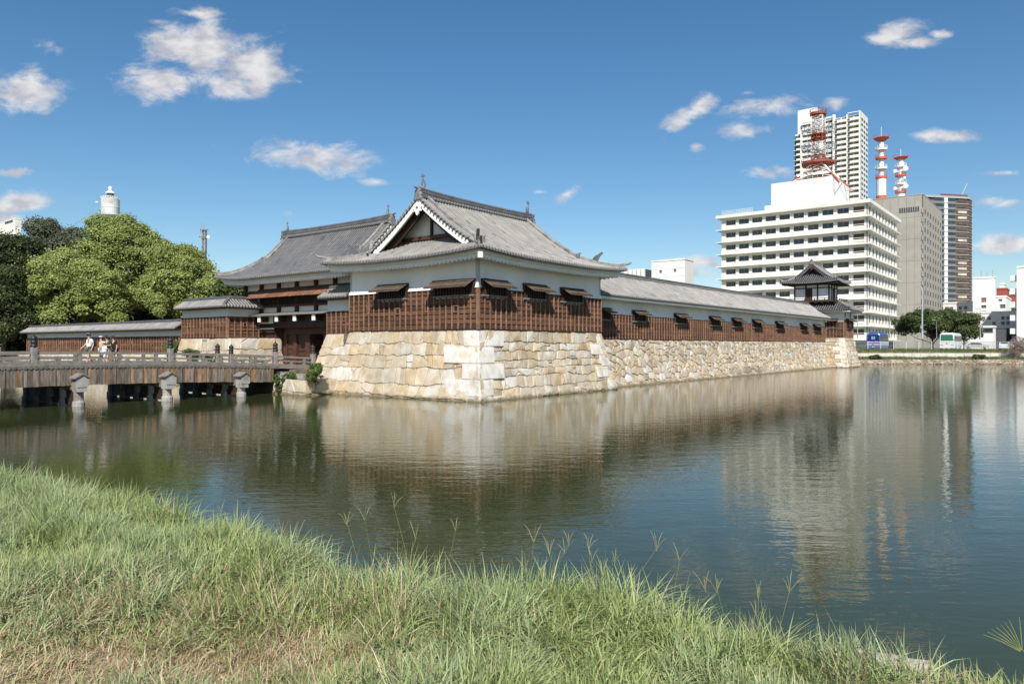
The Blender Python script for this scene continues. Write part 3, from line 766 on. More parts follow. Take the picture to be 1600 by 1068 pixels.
MAT['tile_gate'] = M('dark_roof_tile', (.14,.142,.15), .5, .16, 1.5, .006, 25, attr=True, col2=(.17,.17,.17), c2s=.5)
TI = lambda a, b, z: (a, b, z)            # ridge along u
TS = lambda a, b, z: (b, a, z)            # ridge along v
G = 1.62                                   # ground level at the gate
# ================================================================= stone bases
def yagura_base():
    o = thing('stone_wall', 'battered cream and tan granite base under the white corner turret, with long pale corner blocks', 'stone wall', (0,0,0))
    zt = 4.10
    mb = MB()
    bu, bv = -.85, -.85
    L1 = wc(*wpix(541, 44.6)[:2])            # where the left face meets the water further left
    BLf = (L1[0], 9.2, -.5)
    # left face (towards the bridge), top edge u=0
    stone_face(mb, (.0,11.35,zt), (0,0,zt), (-1.75,11.9,-.6), (bu-.12,bv-.12,-.6), 1.0, .84, 11, bow=.16, relief=.04, gap=.014, jit=.16)
    stone_face(mb, (.0,0,zt), (13.65,0,zt), (bu-.12,bv-.12,-.6), (14.75,bv-.12,-.6), .88, .60, 12, bow=.16, relief=.07, gap=.016)
    stone_face(mb, (13.65,0,zt), (13.65,3.2,zt), (14.75,bv-.12,-.6), (14.75,3.2,-.6), .9, .8, 13, bow=.16, relief=.06)
    mb.build('stone_face', [MAT['stone'], MAT['gap']], o, fix=False)
    q = MB(); quoins(q, (0,0,zt), (bu-.12,bv-.12,-.6), (1,0,0), (0,1,0), .92, 3, bow=.16, la=2.7, lb=1.3, proud=.045)
    quoins(q, (13.65,0,zt), (14.75,bv-.12,-.6), (-1,0,0), (0,1,0), .85, 5, bow=.16, la=1.9, lb=1.0, proud=.03)
    q.build('corner_stone', [MAT['stone']], o)
    c = MB(); c.prism([(0.02,.02),(13.6,.02),(13.6,12),(0.02,12)], 1.0, zt-.12); c.build('earth_core', [MAT['gap']], o)
yagura_base()
def gate_right_base():
    o = thing('stone_wall', 'pale block stonework beside the gate opening under the short tiled wall', 'stone wall', (0,12,0))
    mb = MB(); zt = 3.98; u0 = .55
    stone_face(mb, (u0,14.5,zt), (u0,11.2,zt), (-1.5,14.4,-.6), (-1.6,10.9,-.6), 1.1, .85, 21, bow=.12, relief=.05, gap=.014, jit=.2)
    stone_face(mb, (6,14.5,zt), (u0,14.5,zt), (6,14.75,-.6), (-1.5,14.75,-.6), 1.2, .85, 22, bow=.05, relief=.05)
    mb.build('stone_face', [MAT['stone'], MAT['gap']], o, fix=False)
    c = MB(); c.prism([(u0+.03,11.4),(6,11.4),(6,14.45),(u0+.03,14.45)], .5, zt-.1); c.build('earth_core', [MAT['gap']], o)
gate_right_base()
def long_base():
    o = thing('stone_wall', 'long rubble stone embankment under the long white gallery, rising from the moat', 'stone wall', (45,2,0))
    mb = MB()
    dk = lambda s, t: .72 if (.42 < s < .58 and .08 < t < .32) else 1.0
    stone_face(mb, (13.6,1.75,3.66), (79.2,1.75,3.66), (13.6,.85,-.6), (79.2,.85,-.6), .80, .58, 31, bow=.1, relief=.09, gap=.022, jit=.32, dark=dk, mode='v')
    mb.build('stone_face', [MAT['stone'], MAT['gap']], o, fix=False)
    c = MB(); c.prism([(13.6,1.8),(79.2,1.8),(79.2,7),(13.6,7)], .5, 3.56); c.build('earth_core', [MAT['gap']], o)
    f = MB(); r = random.Random(4)        # footing stones just showing at the water line
    for i in range(150):
        u = 15+i*.43; w = r.uniform(.25,.55); h = r.uniform(.05,.28); v = .88-r.uniform(.25,.6); c_ = stone_col(r)
        f.mesh([(u-w*.5,v-w*.3,-.3),(u+w*.4,v-w*.4,-.3),(u+w*.55,v+.5,-.3),(u-w*.5,v+.5,-.3),(u-w*.35,v-.05,h),(u+w*.3,v-.1,h*.9),(u+w*.35,v+.3,h*1.1),(u-w*.3,v+.35,h)],
               [(0,1,5,4),(1,2,6,5),(2,3,7,6),(3,0,4,7),(4,5,6,7)], 0, c_)
    f.build('footing_stones', [MAT['stone']], o)
long_base()
def turret_base():
    o = thing('stone_wall', 'small squared stone base under the far two-storey turret, jutting into the moat', 'stone wall', (82,2,0))
    mb = MB(); zt = 4.25
    stone_face(mb, (79,2.2,zt), (79,-.8,zt), (78.2,2.2,-.6), (78.1,-1.7,-.6), .95, .55, 41, bow=.05, relief=.06)
    stone_face(mb, (79,-.8,zt), (84.4,-.8,zt), (78.1,-1.7,-.6), (85.3,-1.7,-.6), .8, .6, 42, bow=.05, relief=.1)
    stone_face(mb, (84.4,-.8,zt), (84.4,9,zt), (85.3,-1.7,-.6), (85.3,9,-.6), .9, .7, 43, bow=.05, relief=.08)
    mb.build('stone_face', [MAT['stone'], MAT['gap']], o, fix=False)
    q = MB(); quoins(q, (79,-.8,zt), (78.1,-1.7,-.6), (1,0,0), (0,1,0), .62, 8, bow=.05, la=1.7, lb=.9, proud=.04); q.build('corner_stone', [MAT['stone']], o)
    c = MB(); c.prism([(79.03,-.77),(84.3,-.77),(84.3,9),(79.03,9)], .5, zt-.1); c.build('earth_core', [MAT['gap']], o)
turret_base()

# ================================================================= corner turret (hira-yagura)
def main_yagura():
    LU, LV = 13.62, 11.3
    o = thing('castle_turret', 'large white turret with dark brown boards and grey gabled roof on the moat corner', 'turret', (LU/2, LV/2, 4.1))
    zb, zc, zt = 4.12, 6.56, 8.75
    # windows: measured along each face
    wl = [(595, 637), (681, 741)]; wr = [(751.5, 788), (818, 849), (876, 907)]
    hol_l, hol_r = [], []
    wz0, wz1 = 6.17, 6.94
    sl = []
    for a, b in wl:
        va, vb = v_at(a, 0), v_at(b, 0); sl.append((vb, va)); hol_l.append((LV-va-.1, LV-vb+.1, wz0-.1, 9))
    sr = []
    for a, b in wr:
        ua, ub = max(.35, u_at(a, 0)), u_at(b, 0); sr.append((ua, ub)); hol_r.append((ua-.1, ub+.1, wz0-.1, 9))
    w = MB()
    def wallstrip(p0, p1, z0, z1, th=.25):
        (a, b), (c, d) = p0, p1
        lo = (min(a,c), min(b,d), z0); hi = (max(a,c), max(b,d), z1)
        lo = (lo[0]-(th/2 if a == c else 0), lo[1]-(th/2 if b == d else 0), z0); hi = (hi[0]+(th/2 if a == c else 0), hi[1]+(th/2 if b == d else 0), z1)
        w.box(lo, hi)
    w.box((.09,.09,zb),(LU-.09,LV-.09,zc+.02))
    # plaster above, with the ragged lower edge where it overlaps the boards
    def plaster(p0, p1, holes):
        p0, p1 = Vector((*p0,0)), Vector((*p1,0)); d = p1-p0; L_ = d.length; d.normalize()
        nr = Vector((d.y,-d.x,0)); 
        for a, b in cut(0, L_, [(h[0],h[1]) for h in holes]):
            q0, q1 = p0+d*a, p0+d*b
            for z0_, z1_, o_ in ((zc-.02, zt, .0),):
                w.mesh([(q0.x,q0.y,z0_),(q1.x,q1.y,z0_),(q1.x-nr.x*.2,q1.y-nr.y*.2,z0_),(q0.x-nr.x*.2,q0.y-nr.y*.2,z0_),(q0.x,q0.y,z1_),(q1.x,q1.y,z1_),(q1.x-nr.x*.2,q1.y-nr.y*.2,z1_),(q0.x-nr.x*.2,q0.y-nr.y*.2,z1_)],
                       [(0,1,5,4),(0,3,2,1),(1,2,6,5),(3,0,4,7)], 0)
        for h in holes:
            q0, q1 = p0+d*h[0], p0+d*h[1]
            w.mesh([(q0.x,q0.y,wz1+.04),(q1.x,q1.y,wz1+.04),(q1.x,q1.y,zt),(q0.x,q0.y,zt),(q0.x-nr.x*.2,q0.y-nr.y*.2,wz1+.04),(q1.x-nr.x*.2,q1.y-nr.y*.2,wz1+.04)], [(0,1,2,3),(0,4,5,1)], 0)
            w.mesh([(q0.x-nr.x*.19,q0.y-nr.y*.19,zc-.1),(q1.x-nr.x*.19,q1.y-nr.y*.19,zc-.1),(q1.x-nr.x*.19,q1.y-nr.y*.19,zt),(q0.x-nr.x*.19,q0.y-nr.y*.19,zt)], [(0,1,2,3)], 0)
    plaster((0,LV), (0,0), hol_l); plaster((0,0), (LU,0), hol_r); plaster((LU,0),(LU,LV),[]); plaster((LU,LV),(0,LV),[])
    w.box((.001,.001,zc-.01),(.19,.19,zt))
    w.build('wall', [MAT['plaster']], o)
    # splayed plaster foot over the boards
    ft = MB()
    for p0, p1, n, holes in (((0,LV),(0,0),(-1,0),hol_l),((0,0),(LU,0),(0,-1),hol_r)):
        P0 = Vector((*p0,0)); d = Vector((*p1,0))-P0; L_ = d.length; d.normalize(); nn = Vector((*n,0))
        for a, b in cut(0, L_, [(h[0]-.05,h[1]+.05) for h in holes]):
            ft = MB()
            A, B = P0+d*a, P0+d*b
            ft.loft([[(q.x+nn.x*x, q.y+nn.y*x, z) for x, z in ((-.02,zc+.28),(.10,zc+.04),(.14,zc-.03),(-.02,zc-.03))] for q in (A, B)], 0); ft.build('plaster_drip', [MAT['plaster']], o)
    ft = MB(); ft.box((-.14,-.14,zc-.03),(.02,.02,zc+.2)); ft.build('plaster_drip', [MAT['plaster']], o)
    cl = MB()
    cladding(cl, (0,LV), (0,0), zb+.06, zc-.02, (-1,0), .5, .28, 1, skip=hol_l)
    cladding(cl, (0,0), (LU,0), zb+.06, zc-.02, (0,-1), .5, .28, 2, skip=hol_r)
    cladding(cl, (LU,0), (LU,3), zb+.06, zc-.02, (1,0), .5, .28, 3)
    cl.box((-.13,-.13,zb),(.04,.04,zc-.03), 1, (.9,.9,.9))
    cl.build('board_cladding', [MAT['board'], MAT['batten']], o)
    for (vb, va) in sl: tsukiage(o, (0, va), (0,-1), (-1,0), va-vb, wz0, wz1, throw=.95, drop=.46)
    for (ua, ub) in sr: tsukiage(o, (ua, 0), (1,0), (0,-1), ub-ua, wz0, wz1, throw=.95, drop=.46)
    # loopholes
    for v in (v_at(577,0), v_at(623,0), v_at(668,0), v_at(714,0)):
        lp = MB(); tall = abs(v-v_at(577,0)) < .1 or abs(v-v_at(668,0)) < .1
        z0, z1 = (5.25, 5.95) if tall else (5.2, 5.5); hw = .07 if tall else .14
        for a, b, c, d in ((v-hw-.05, v-hw, z0-.05, z1+.05), (v+hw, v+hw+.05, z0-.05, z1+.05), (v-hw, v+hw, z0-.05, z0), (v-hw, v+hw, z1, z1+.05)): lp.box((-.12, a, c), (.0, b, d), 1)
        lp.box((-.075, v-hw, z0), (-.02, v+hw, z1), 0); lp.build('loophole', [MAT['black'], MAT['batten']], o)
    irimoya(o, TI, -1.42, LU+1.42, -1.42, LV+1.42, 8.42, 4.08, gi=3.1, vo=.95, lift=.26, oh=1.42, seed=3)
    ca = MB(); ca.tube([(-1.15,-1.15,8.05),(-1.15,-1.15,8.38)], .16, 10, 0); ca.build('corner_fixture', [MAT['plaster']], o)
main_yagura()

# ================================================================= long gallery (tamon-yagura)
def tamon():
    u0, u1, v0 = 13.75, 79.0, 1.75; dep = 4.3
    o = thing('castle_gallery', 'long low white gallery with grey tiled roof and brown boards along the moat', 'gallery', (46, 4, 3.7))
    zb, zc, zt = 3.72, 5.66, 7.05
    w = MB(); w.box((u0, v0, zb-.05), (u1, v0+dep, zt)); w.build('wall', [MAT['plaster']], o)
    px = [(938,951),(988,1006),(1053,1070),(1108,1122),(1143,1156),(1175,1187),(1211,1222),(1249.5,1259),(1270,1280)]
    wins = []
    for a, b in px:
        ua, ub = u_at(a, v0), u_at(b, v0); ub = max(ub, ua+1.0); wins.append((max(ua, u0+.15), ub))
    wz0, wz1 = 5.22, 5.98
    hol = [(a-u0-.08, b-u0+.08, wz0-.1, 9) for a, b in wins]
    cl = MB(); cladding(cl, (u0, v0), (u1, v0), zb, zc, (0,-1), .5, .27, 5, skip=hol); cl.build('board_cladding', [MAT['board'], MAT['batten']], o)
    ft = MB()
    for a, b in cut(0, u1-u0, hol): ft = MB(); ft.loft([[(u0+s, v0-x, z) for x, z in ((-.02,zc+.14),(.10,zc+.05),(.12,zc-.01),(-.02,zc-.01))] for s in (a, b)], 0); ft.build('plaster_drip', [MAT['plaster']], o)
    for i, (a, b) in enumerate(wins): tsukiage(o, (a, v0), (1,0), (0,-1), b-a, wz0, wz1, throw=.75, drop=.36, seed=i, props=i < 3)
    # roof: gabled, slight curve
    B0, B1 = v0-.95, v0+dep+.95; run = (B1-B0)/2; rise = 2.05; ze = 6.98; f = roof_curve(rise, run, 1.12); bm_ = (B0+B1)/2
    mb = MB()
    for sgn in (-1, 1):
        def fn(s, e, h, sgn=sgn):
            g = (f(e+.1)-f(max(0,e-.1)))/(.2 if e > .1 else .1+e); l = math.hypot(1, g); x = e-g/l*h
            return (s, B0+x if sgn < 0 else B1-x, ze+f(max(0,e))+h/l)
        ue = 78.3
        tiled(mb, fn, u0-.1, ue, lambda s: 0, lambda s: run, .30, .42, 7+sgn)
    mb.build('roof', [MAT['tile'], MAT['tile_dark'], MAT['tile_edge']], o)
    sf = MB(); n = int((u1-u0)/.165)
    V = []; F = []
    for i in range(n+1):
        s = u0+(78.3-u0)*i/n
        wz = -.05*(i % 2)
        V += [(s, B0+.1, ze-.04), (s, B0+.1, ze-.22), (s, B0+.18, ze-.26+wz), (s, v0+.02, ze-.10)]
    for i in range(n):
        for j in range(3): F.append((i*4+j, (i+1)*4+j, (i+1)*4+j+1, i*4+j+1))
    sf.mesh(V, F, 0)
    sf.mesh([(u0,B1-.1,ze-.04),(78.3,B1-.1,ze-.04),(78.3,B1-1.0,ze-.1),(u0,B1-1.0,ze-.1)], [(0,1,2,3)], 0)
    sf.build('plastered_eave', [MAT['plaster']], o)
    rb = MB(); ridge_path(rb, [(u0-.1+i*(78.2-u0)/20, bm_, ze+rise-.02) for i in range(21)], .34, .42, 0)
    for i in range(205):
        s = u0+i*.314
        for sg in (-1,): rb.tube([(s, bm_+sg*.12, ze+rise+.1), (s, bm_+sg*.28, ze+rise+.05)], .07, 6, 1)
    rb.build('ridge', [MAT['tile_dark'], MAT['tile_edge']], o)
    ge = MB(); tri = [(v0, zt-.1), (v0+dep, zt-.1), (bm_, ze+rise-.15)]
    ge.face([(78.2, a, z) for a, z in tri]); ge.build('gable_wall', [MAT['plaster']], o)
    vr = MB()
    for sgn in (-1, 1):
        pts = [(78.3, (B0+run*t) if sgn < 0 else (B1-run*t), ze+f(run*t)+.10) for t in [i/6 for i in range(7)]]
        vr.tube(pts, .12, 8, 0)
    vr.build('verge_tile', [MAT['tile_dark2']], o)
tamon()

# ================================================================= far two-storey turret (taiko-yagura)
def taiko():
    o = thing('castle_turret', 'small two-storey turret with balcony and dark roof at the far end of the gallery', 'turret', (82, 3.3, 4.2))
    a0, a1, b0, b1 = 79.05, 84.35, -.75, 8.3
    w = MB(); w.box((a0,b0,4.2),(a1,b1,8.5)); w.build('wall', [MAT['plaster']], o)
    cl = MB()
    cladding(cl, (a0,2.0),(a0,b0), 4.3, 6.55, (-1,0), .5, .27, 3); cladding(cl, (a0,b0),(a1,b0), 4.3, 6.8, (0,-1), .5, .27, 4); cladding(cl, (a1,b0),(a1,b1), 4.3, 6.8, (1,0), .5, .27, 5)
    cl.build('board_cladding', [MAT['board'], MAT['batten']], o)
    tsukiage(o, (a0, 1.2), (0,-1), (-1,0), 1.1, 5.7, 6.85, throw=.7, drop=.3); tsukiage(o, (80.2, b0), (1,0), (0,-1), 1.3, 5.6, 6.9, throw=1.0, drop=.4); tsukiage(o, (82.6, b0), (1,0), (0,-1), 1.0, 5.6, 6.9, throw=.8, drop=.4)
    for u in (79.7, 82.6):
        lp = MB(); lp.box((u, b0-.03, 7.2),(u+.35,b0+.02,7.9)); lp.build('loophole', [MAT['black']], o)
    # lower roof
    A0, A1, B0, B1 = a0-1.25, a1+1.2, b0-1.25, b1+1.2; ze = 8.15; mb = MB(); run = 2.1; rise = 1.45
    U0, U1, V0, V1 = 79.6, 84.1, 1.3, 6.3
    f = roof_curve(rise, 2.4, 1.2)
    for sgn, Bx in ((1, B0), (-1, B1)):
        def fn(s, e, h, sgn=sgn, Bx=Bx): return (s, Bx+sgn*(e-.4*h), ze+f(max(0,e))+.9*h+.14*max(0,1-min(s-A0,A1-s)/1.6)**2*max(0,1-e/1.6))
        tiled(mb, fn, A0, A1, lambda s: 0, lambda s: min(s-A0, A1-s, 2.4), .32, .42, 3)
    for sgn, Ax in ((1, A0), (-1, A1)):
        def fn(s, e, h, sgn=sgn, Ax=Ax): return (Ax+sgn*(e-.4*h), s, ze+f(max(0,e))+.9*h+.14*max(0,1-min(s-B0,B1-s)/1.6)**2*max(0,1-e/1.6))
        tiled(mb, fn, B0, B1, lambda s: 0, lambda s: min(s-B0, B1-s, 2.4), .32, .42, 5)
    mb.build('lower_roof', [MAT['tile_gate'], MAT['tile_dark'], MAT['tile_edge']], o)
    for cx_, sx in ((A0,1),(A1,-1)):
        for cy_, sy in ((B0,1),(B1,-1)):
            rb = MB()
            P_ = [(cx_+sx*2.1*t, cy_+sy*2.1*t, ze+f(2.1*t)+.08+.14*(1-t)**2+.08*(1-t)**4) for t in [i/7 for i in range(8)]]
            ridge_path(rb, P_, .24, .2, 0)
            rb.build('hip_ridge', [MAT['tile_dark2']], o)
    sb = MB(); sb.box((A0+.15,B0+.15,ze-.22),(A1-.15,B1-.15,ze-.06)); sb.build('plastered_eave', [MAT['plaster']], o)
    # balcony
    bl = MB(); z = 9.45
    bl.box((U0-1.0,V0-1.0,z),(U1+1.0,V1+1.0,z+.14),0)
    for k in range(9):
        v = V0-.95+k*(V1-V0+1.9)/8; bl.box((U0-1.05,v-.06,z-.16),(U0-.2,v+.06,z-.002),0)
    for (p, q) in (((U0-.95,V0-.95),(U0-.95,V1+.95)),((U0-.95,V0-.95),(U1+.95,V0-.95)),((U1+.95,V0-.95),(U1+.95,V1+.95)),((U0-.95,V1+.95),(U1+.95,V1+.95))):
        dx, dy = q[0]-p[0], q[1]-p[1]; L_ = math.hypot(dx, dy); dx /= L_; dy /= L_
        for hz in (.28,.55): bl.bar((p[0]-dx*.25,p[1]-dy*.25,z+hz),(q[0]+dx*.25,q[1]+dy*.25,z+hz), .07,.07,0)
        for k in range(6):
            t = k/5; bl.box((p[0]+(q[0]-p[0])*t-.05,p[1]+(q[1]-p[1])*t-.05,z+.1),(p[0]+(q[0]-p[0])*t+.05,p[1]+(q[1]-p[1])*t+.05,z+.58),0)
    bl.build('balcony', [MAT['darkwood']], o)
    # upper storey: posts, white panels, dark opening
    up = MB(); zb, zt = 9.6, 12.1
    up.box((U0+.12,V0+.12,zb),(U1-.12,V1-.12,zt+.1),1)
    up.build('upper_wall', [MAT['darkwood'], MAT['darkwood']], o)
    fr = MB()
    def panels(fx, wd, layout):
        for (s0, s1, z0, z1, m) in layout:
            pts = [fx(s0,.0,z0), fx(s1,.0,z0), fx(s1,.0,z1), fx(s0,.0,z1)]; fr.face(pts, m)
    def side(fx, wd):
        h = zt-zb
        for s in (0, wd*.33, wd*.66, wd-.0):
            a = max(.09, min(wd-.09, s)); fr.mesh([fx(a-.09,-.02,zb),fx(a+.09,-.02,zb),fx(a+.09,.1,zb),fx(a-.09,.1,zb),fx(a-.09,-.02,zt),fx(a+.09,-.02,zt),fx(a+.09,.1,zt),fx(a-.09,.1,zt)], [(0,1,5,4),(1,2,6,5),(2,3,7,6),(3,0,4,7)], 0)
        for zz, t in ((zb+.05,.1),(zt-.62,.14),(zt-.12,.14)):
            fr.mesh([fx(0,-.02,zz),fx(wd,-.02,zz),fx(wd,.08,zz),fx(0,.08,zz),fx(0,-.02,zz+t),fx(wd,-.02,zz+t),fx(wd,.08,zz+t),fx(0,.08,zz+t)], [(0,1,2,3),(4,5,6,7),(0,1,5,4),(1,2,6,5),(2,3,7,6),(3,0,4,7)], 0)
        k = [(0.09,wd*.33-.09),(wd*.33+.09,wd*.66-.09),(wd*.66+.09,wd-.09)]
        for i, (a, b) in enumerate(k):
            panels(fx, wd, [(a, b, zt-.48, zt-.12, 1)])
            if i != 1: panels(fx, wd, [(a, b, zb+.15, zt-.62, 2)])
            else: panels(fx, wd, [(a+(b-a)*.0, a+(b-a)*.5, zb+.15, zt-.62, 1 if False else 2)] if False else [(a, a+(b-a)*.45, zb+.15, zt-.62, 2)])
    side(lambda s,o_,z_: (U0+.11-o_, V0+s, z_), V1-V0); side(lambda s,o_,z_: (U0+s, V0+.11-o_, z_), U1-U0)
    side(lambda s,o_,z_: (U1-.11+o_, V0+s, z_), V1-V0); side(lambda s,o_,z_: (U0+s, V1-.11+o_, z_), U1-U0)
    fr.build('timber_frame', [MAT['darkwood'], MAT['plaster'], MAT['plaster']], o)
    raft = MB()
    A0_, A1_, B0_, B1_ = U0-1.5, U1+1.5, V0-1.6, V1+1.6
    raft.box((A0_+.2,B0_+.2,12.13),(A1_-.2,B1_-.2,12.2))
    for k in range(26):
        v = B0_+.3+k*(B1_-B0_-.6)/25; raft.box((A0_+.15,v-.05,12.02),(U0+.3,v+.05,12.128))
    for k in range(22):
        u = A0_+.3+k*(A1_-A0_-.6)/21; raft.box((u-.05,B0_+.15,12.02),(u+.05,V0+.3,12.128))
    raft.build('rafters', [MAT['darkwood']], o)
    m0 = MAT['tile']; MAT['tile'] = MAT['tile_gate']
    irimoya(o, TI, A0_, A1_, B0_, B1_, 12.25, 2.9, p=1.35, gi=1.9, lift=.22, sp=.30, oh=1.5, hr=.42, wr=.3, gable='brown', soffit=False, seed=9, shachis=False, bird=False)
    MAT['tile'] = m0
taiko()

# ================================================================= gatehouse
def gatehouse():
    ug, v0, v1, dep = 1.8, 11.6, 27.0, 6.4
    o = thing('gatehouse', 'two-storey timber-framed gatehouse with dark tiled roof behind the bridge', 'gatehouse', (5, 18.5, G))
    zf = 5.55; zt = 8.75
    w = MB(); w.box((ug+.1, v0, zf), (ug+dep, v1, zt)); w.build('wall', [MAT['plaster']], o)
    tf = MB()
    def hb(z0, z1, va=v0, vb=v1, o_=.08, m=0): tf.box((ug-o_, va, z0), (ug+.12, vb, z1), m)
    posts = [v_at(px, ug) for px in (384.5, 409, 436, 464, 494, 524)]
    sp = posts[1]-posts[2]
    hb(8.32, 8.6, v0, v1); hb(7.35, 7.55, v0, v1)
    hb(5.55, 5.75, v0, posts[0]); 
    pl = posts+[posts[-1]-sp]
    for i, p in enumerate(pl):
        tf.box((ug-.13, p-.13, zf), (ug+.1, p+.13, 8.5), 0)
        tf.box((ug-.5, p-.16, 8.08), (ug-.02, p+.16, 8.3), 0); tf.box((ug-.62, p-.42, 8.3), (ug-.12, p+.42, 8.42), 0)     # bracket arms
    tf.box((ug+.12, v1-.02, zf), (ug+.4, v1+.08, 8.6), 0)
    for z in (5.6, 7.4, 8.35): tf.box((ug+.1, v1, z), (ug+dep, v1+.06, z+.18), 0)
    tf.build('timber_frame', [MAT['darkwood']], o)
    # slatted window band under the long shutter
    va, vb = posts[1]+.0, v0+.1
    wd = MB(); wd.box((ug-.09, vb, 6.30), (ug-.03, va, 7.36), 1); n = int((va-vb)/.18)
    for i in range(n): v = vb+i*.18; wd.box((ug-.15, v, 6.3), (ug-.085, v+.07, 7.36), 0)
    wd.box((ug-.25, vb, 6.16), (ug-.0, va, 6.32), 0); wd.box((ug-.2, vb, 7.33), (ug-.0, va+.2, 7.62), 0)
    wn = wd.build('window', [MAT['darkwood'], MAT['black']], o)
    sh = MB(); r = random.Random(2); L_ = va-vb+.9; n = int(L_/.26); pa = va+.55
    for i in range(n):
        s0 = pa-i*.26; s1 = s0-.245; c = r.uniform(.7,1.25); dz = r.uniform(-.01,.01)
        P = [(ug-.2,s0,7.42+dz),(ug-.2,s1,7.42+dz),(ug-1.15,s1,6.90+dz),(ug-1.15,s0,6.90+dz)]
        sh.mesh(P+[(x,y,z-.05) for x,y,z in P], [(0,1,2,3),(7,6,5,4),(0,4,5,1),(1,5,6,2),(2,6,7,3),(3,7,4,0)], 0, (c,c,c))
    for uu, zz in ((ug-.35,7.28),(ug-1.05,6.88)): sh.bar((uu,pa,zz),(uu,pa-n*.26,zz), .07,.07,1)
    sh.build('long_shutter', [M('rust_brown_plank', (.20,.095,.055), .75, .3, 3, .006, 20, attr=True), MAT['darkwood']], wn)
    # beam, white capped beam ends and skirt roof strip above the opening
    be = MB(); be.box((ug-.1, 14.3, 4.55), (ug+.5, 22.6, 5.56), 0)
    ends = [v_at(px, ug-.85) for px in (404.5, 432, 460, 489.5)]
    st = (ends[0]-ends[3])/3
    for i in range(5):
        v = ends[0]-i*st
        be.box((ug-.80, v-.17, 5.02), (ug-.1, v+.17, 5.42), 0); be.box((ug-.86, v-.18, 5.0), (ug-.80, v+.18, 5.44), 1)
    be.build('beam', [MAT['darkwood'], MAT['plaster']], o)
    sk = MB(); V = [(ug-.05, v0, 5.74),(ug-1.0, v0, 5.52),(ug-1.0, v0, 5.47),(ug-.05, v0, 5.6)]
    sk.loft([[(a, v0+.0, z) for a, _, z in V], [(a, ends[0]+1.3, z) for a, _, z in V]], 0); sk.build('drip_ledge', [MAT['greywood']], o)
    pb = MB()
    for px, z0, z1 in ((375, 5.7, 6.9),): pass
    # gate posts, lintel, doors
    d = MB(); vL, vR = 22.35, 14.55; uu = ug+.9
    for v in (vL-.1, 21.0, 19.4, 17.2, 15.6, vR+.2):
        wdt = .26 if v in (19.4, 17.2) else .2; d.box((uu-.15, v-wdt, G-.2), (uu+.35, v+wdt, 4.56), 0)
    d.box((uu-.2, vR, 4.05), (uu+.3, vL, 4.56), 0)
    d.build('gate_post', [MAT['redwood']], o)
    for va_, vb_, nm in ((20.75, 19.7, 'side_door'),):
        q = MB(); q.box((uu+.0, vb_, G), (uu+.1, va_, 4.05), 0)
        for i in range(6): q.box((uu-.05, vb_, G+.3+i*.4), (uu-.002, va_, G+.38+i*.4), 1)
        q.build(nm, [MAT['redwood'], MAT['bronze']], o)
    q = MB(); q.box((uu+.0, 21.2, G), (uu+.1, vL-.2, 4.05), 0)
    for i in range(7): q.box((uu-.04, 21.2, G+.25+i*.36), (uu-.002, vL-.2, G+.3+i*.36), 0, (1.5,1.5,1.5))
    q.build('side_panel', [MAT['redwood']], o)
    # opened main doors folded inward
    for v in (19.25, 17.3):
        q = MB(); q.box((uu+.35, v-.06, G), (uu+2.1, v+.06, 4.1), 0)
        for i in range(4): q.box((uu+.35, v-.1, G+.4+i*.8), (uu+2.1, v-.061, G+.56+i*.8), 1)
        q.build('main_door', [MAT['redwood'], MAT['bronze']], o)
    dk = MB(); dk.box((ug+dep-.1, 14.3, G-.1), (ug+dep, 22.7, 5.6), 0); dk.box((ug+.3, 14.4, 5.3), (ug+dep, 22.6, 5.5), 0)
    dk.box((ug+.6, 14.32, G-.1), (ug+dep, 14.44, 5.5), 0); dk.box((ug+.6, 22.5, G-.1), (ug+dep, 22.64, 5.5), 0)
    dk.build('passage_wall', [MAT['darkwood']], o)
    bk = MB(); bk.box((ug+.14, 22.66, 1.5), (ug+dep-.05, 26.98, 5.545)); bk.build('lower_wall', [MAT['darkwood']], o)
    lw = MB()      # white panels and rails between the wing wall and the gate
    lw.box((ug-.02, 22.6, 4.9), (ug+.12, 25.2, 5.55), 0); lw.box((ug-.02, 22.6, 4.2), (ug+.12, 25.2, 4.8), 1); lw.box((ug-.06, 22.6, 4.45), (ug-.021, 25.2, 4.55), 0)
    lw.build('panel', [MAT['plaster'], MAT['darkwood']], o)
    m0 = MAT['tile']; MAT['tile'] = MAT['tile_gate']
    irimoya(o, TS, 9.9, 28.6, ug-1.5, ug+dep+1.5, 8.45, 3.75, p=1.4, gi=3.0, lift=.32, oh=1.5, seed=13, hr=.6, bird=False, shs=.55)
    MAT['tile'] = m0
gatehouse()

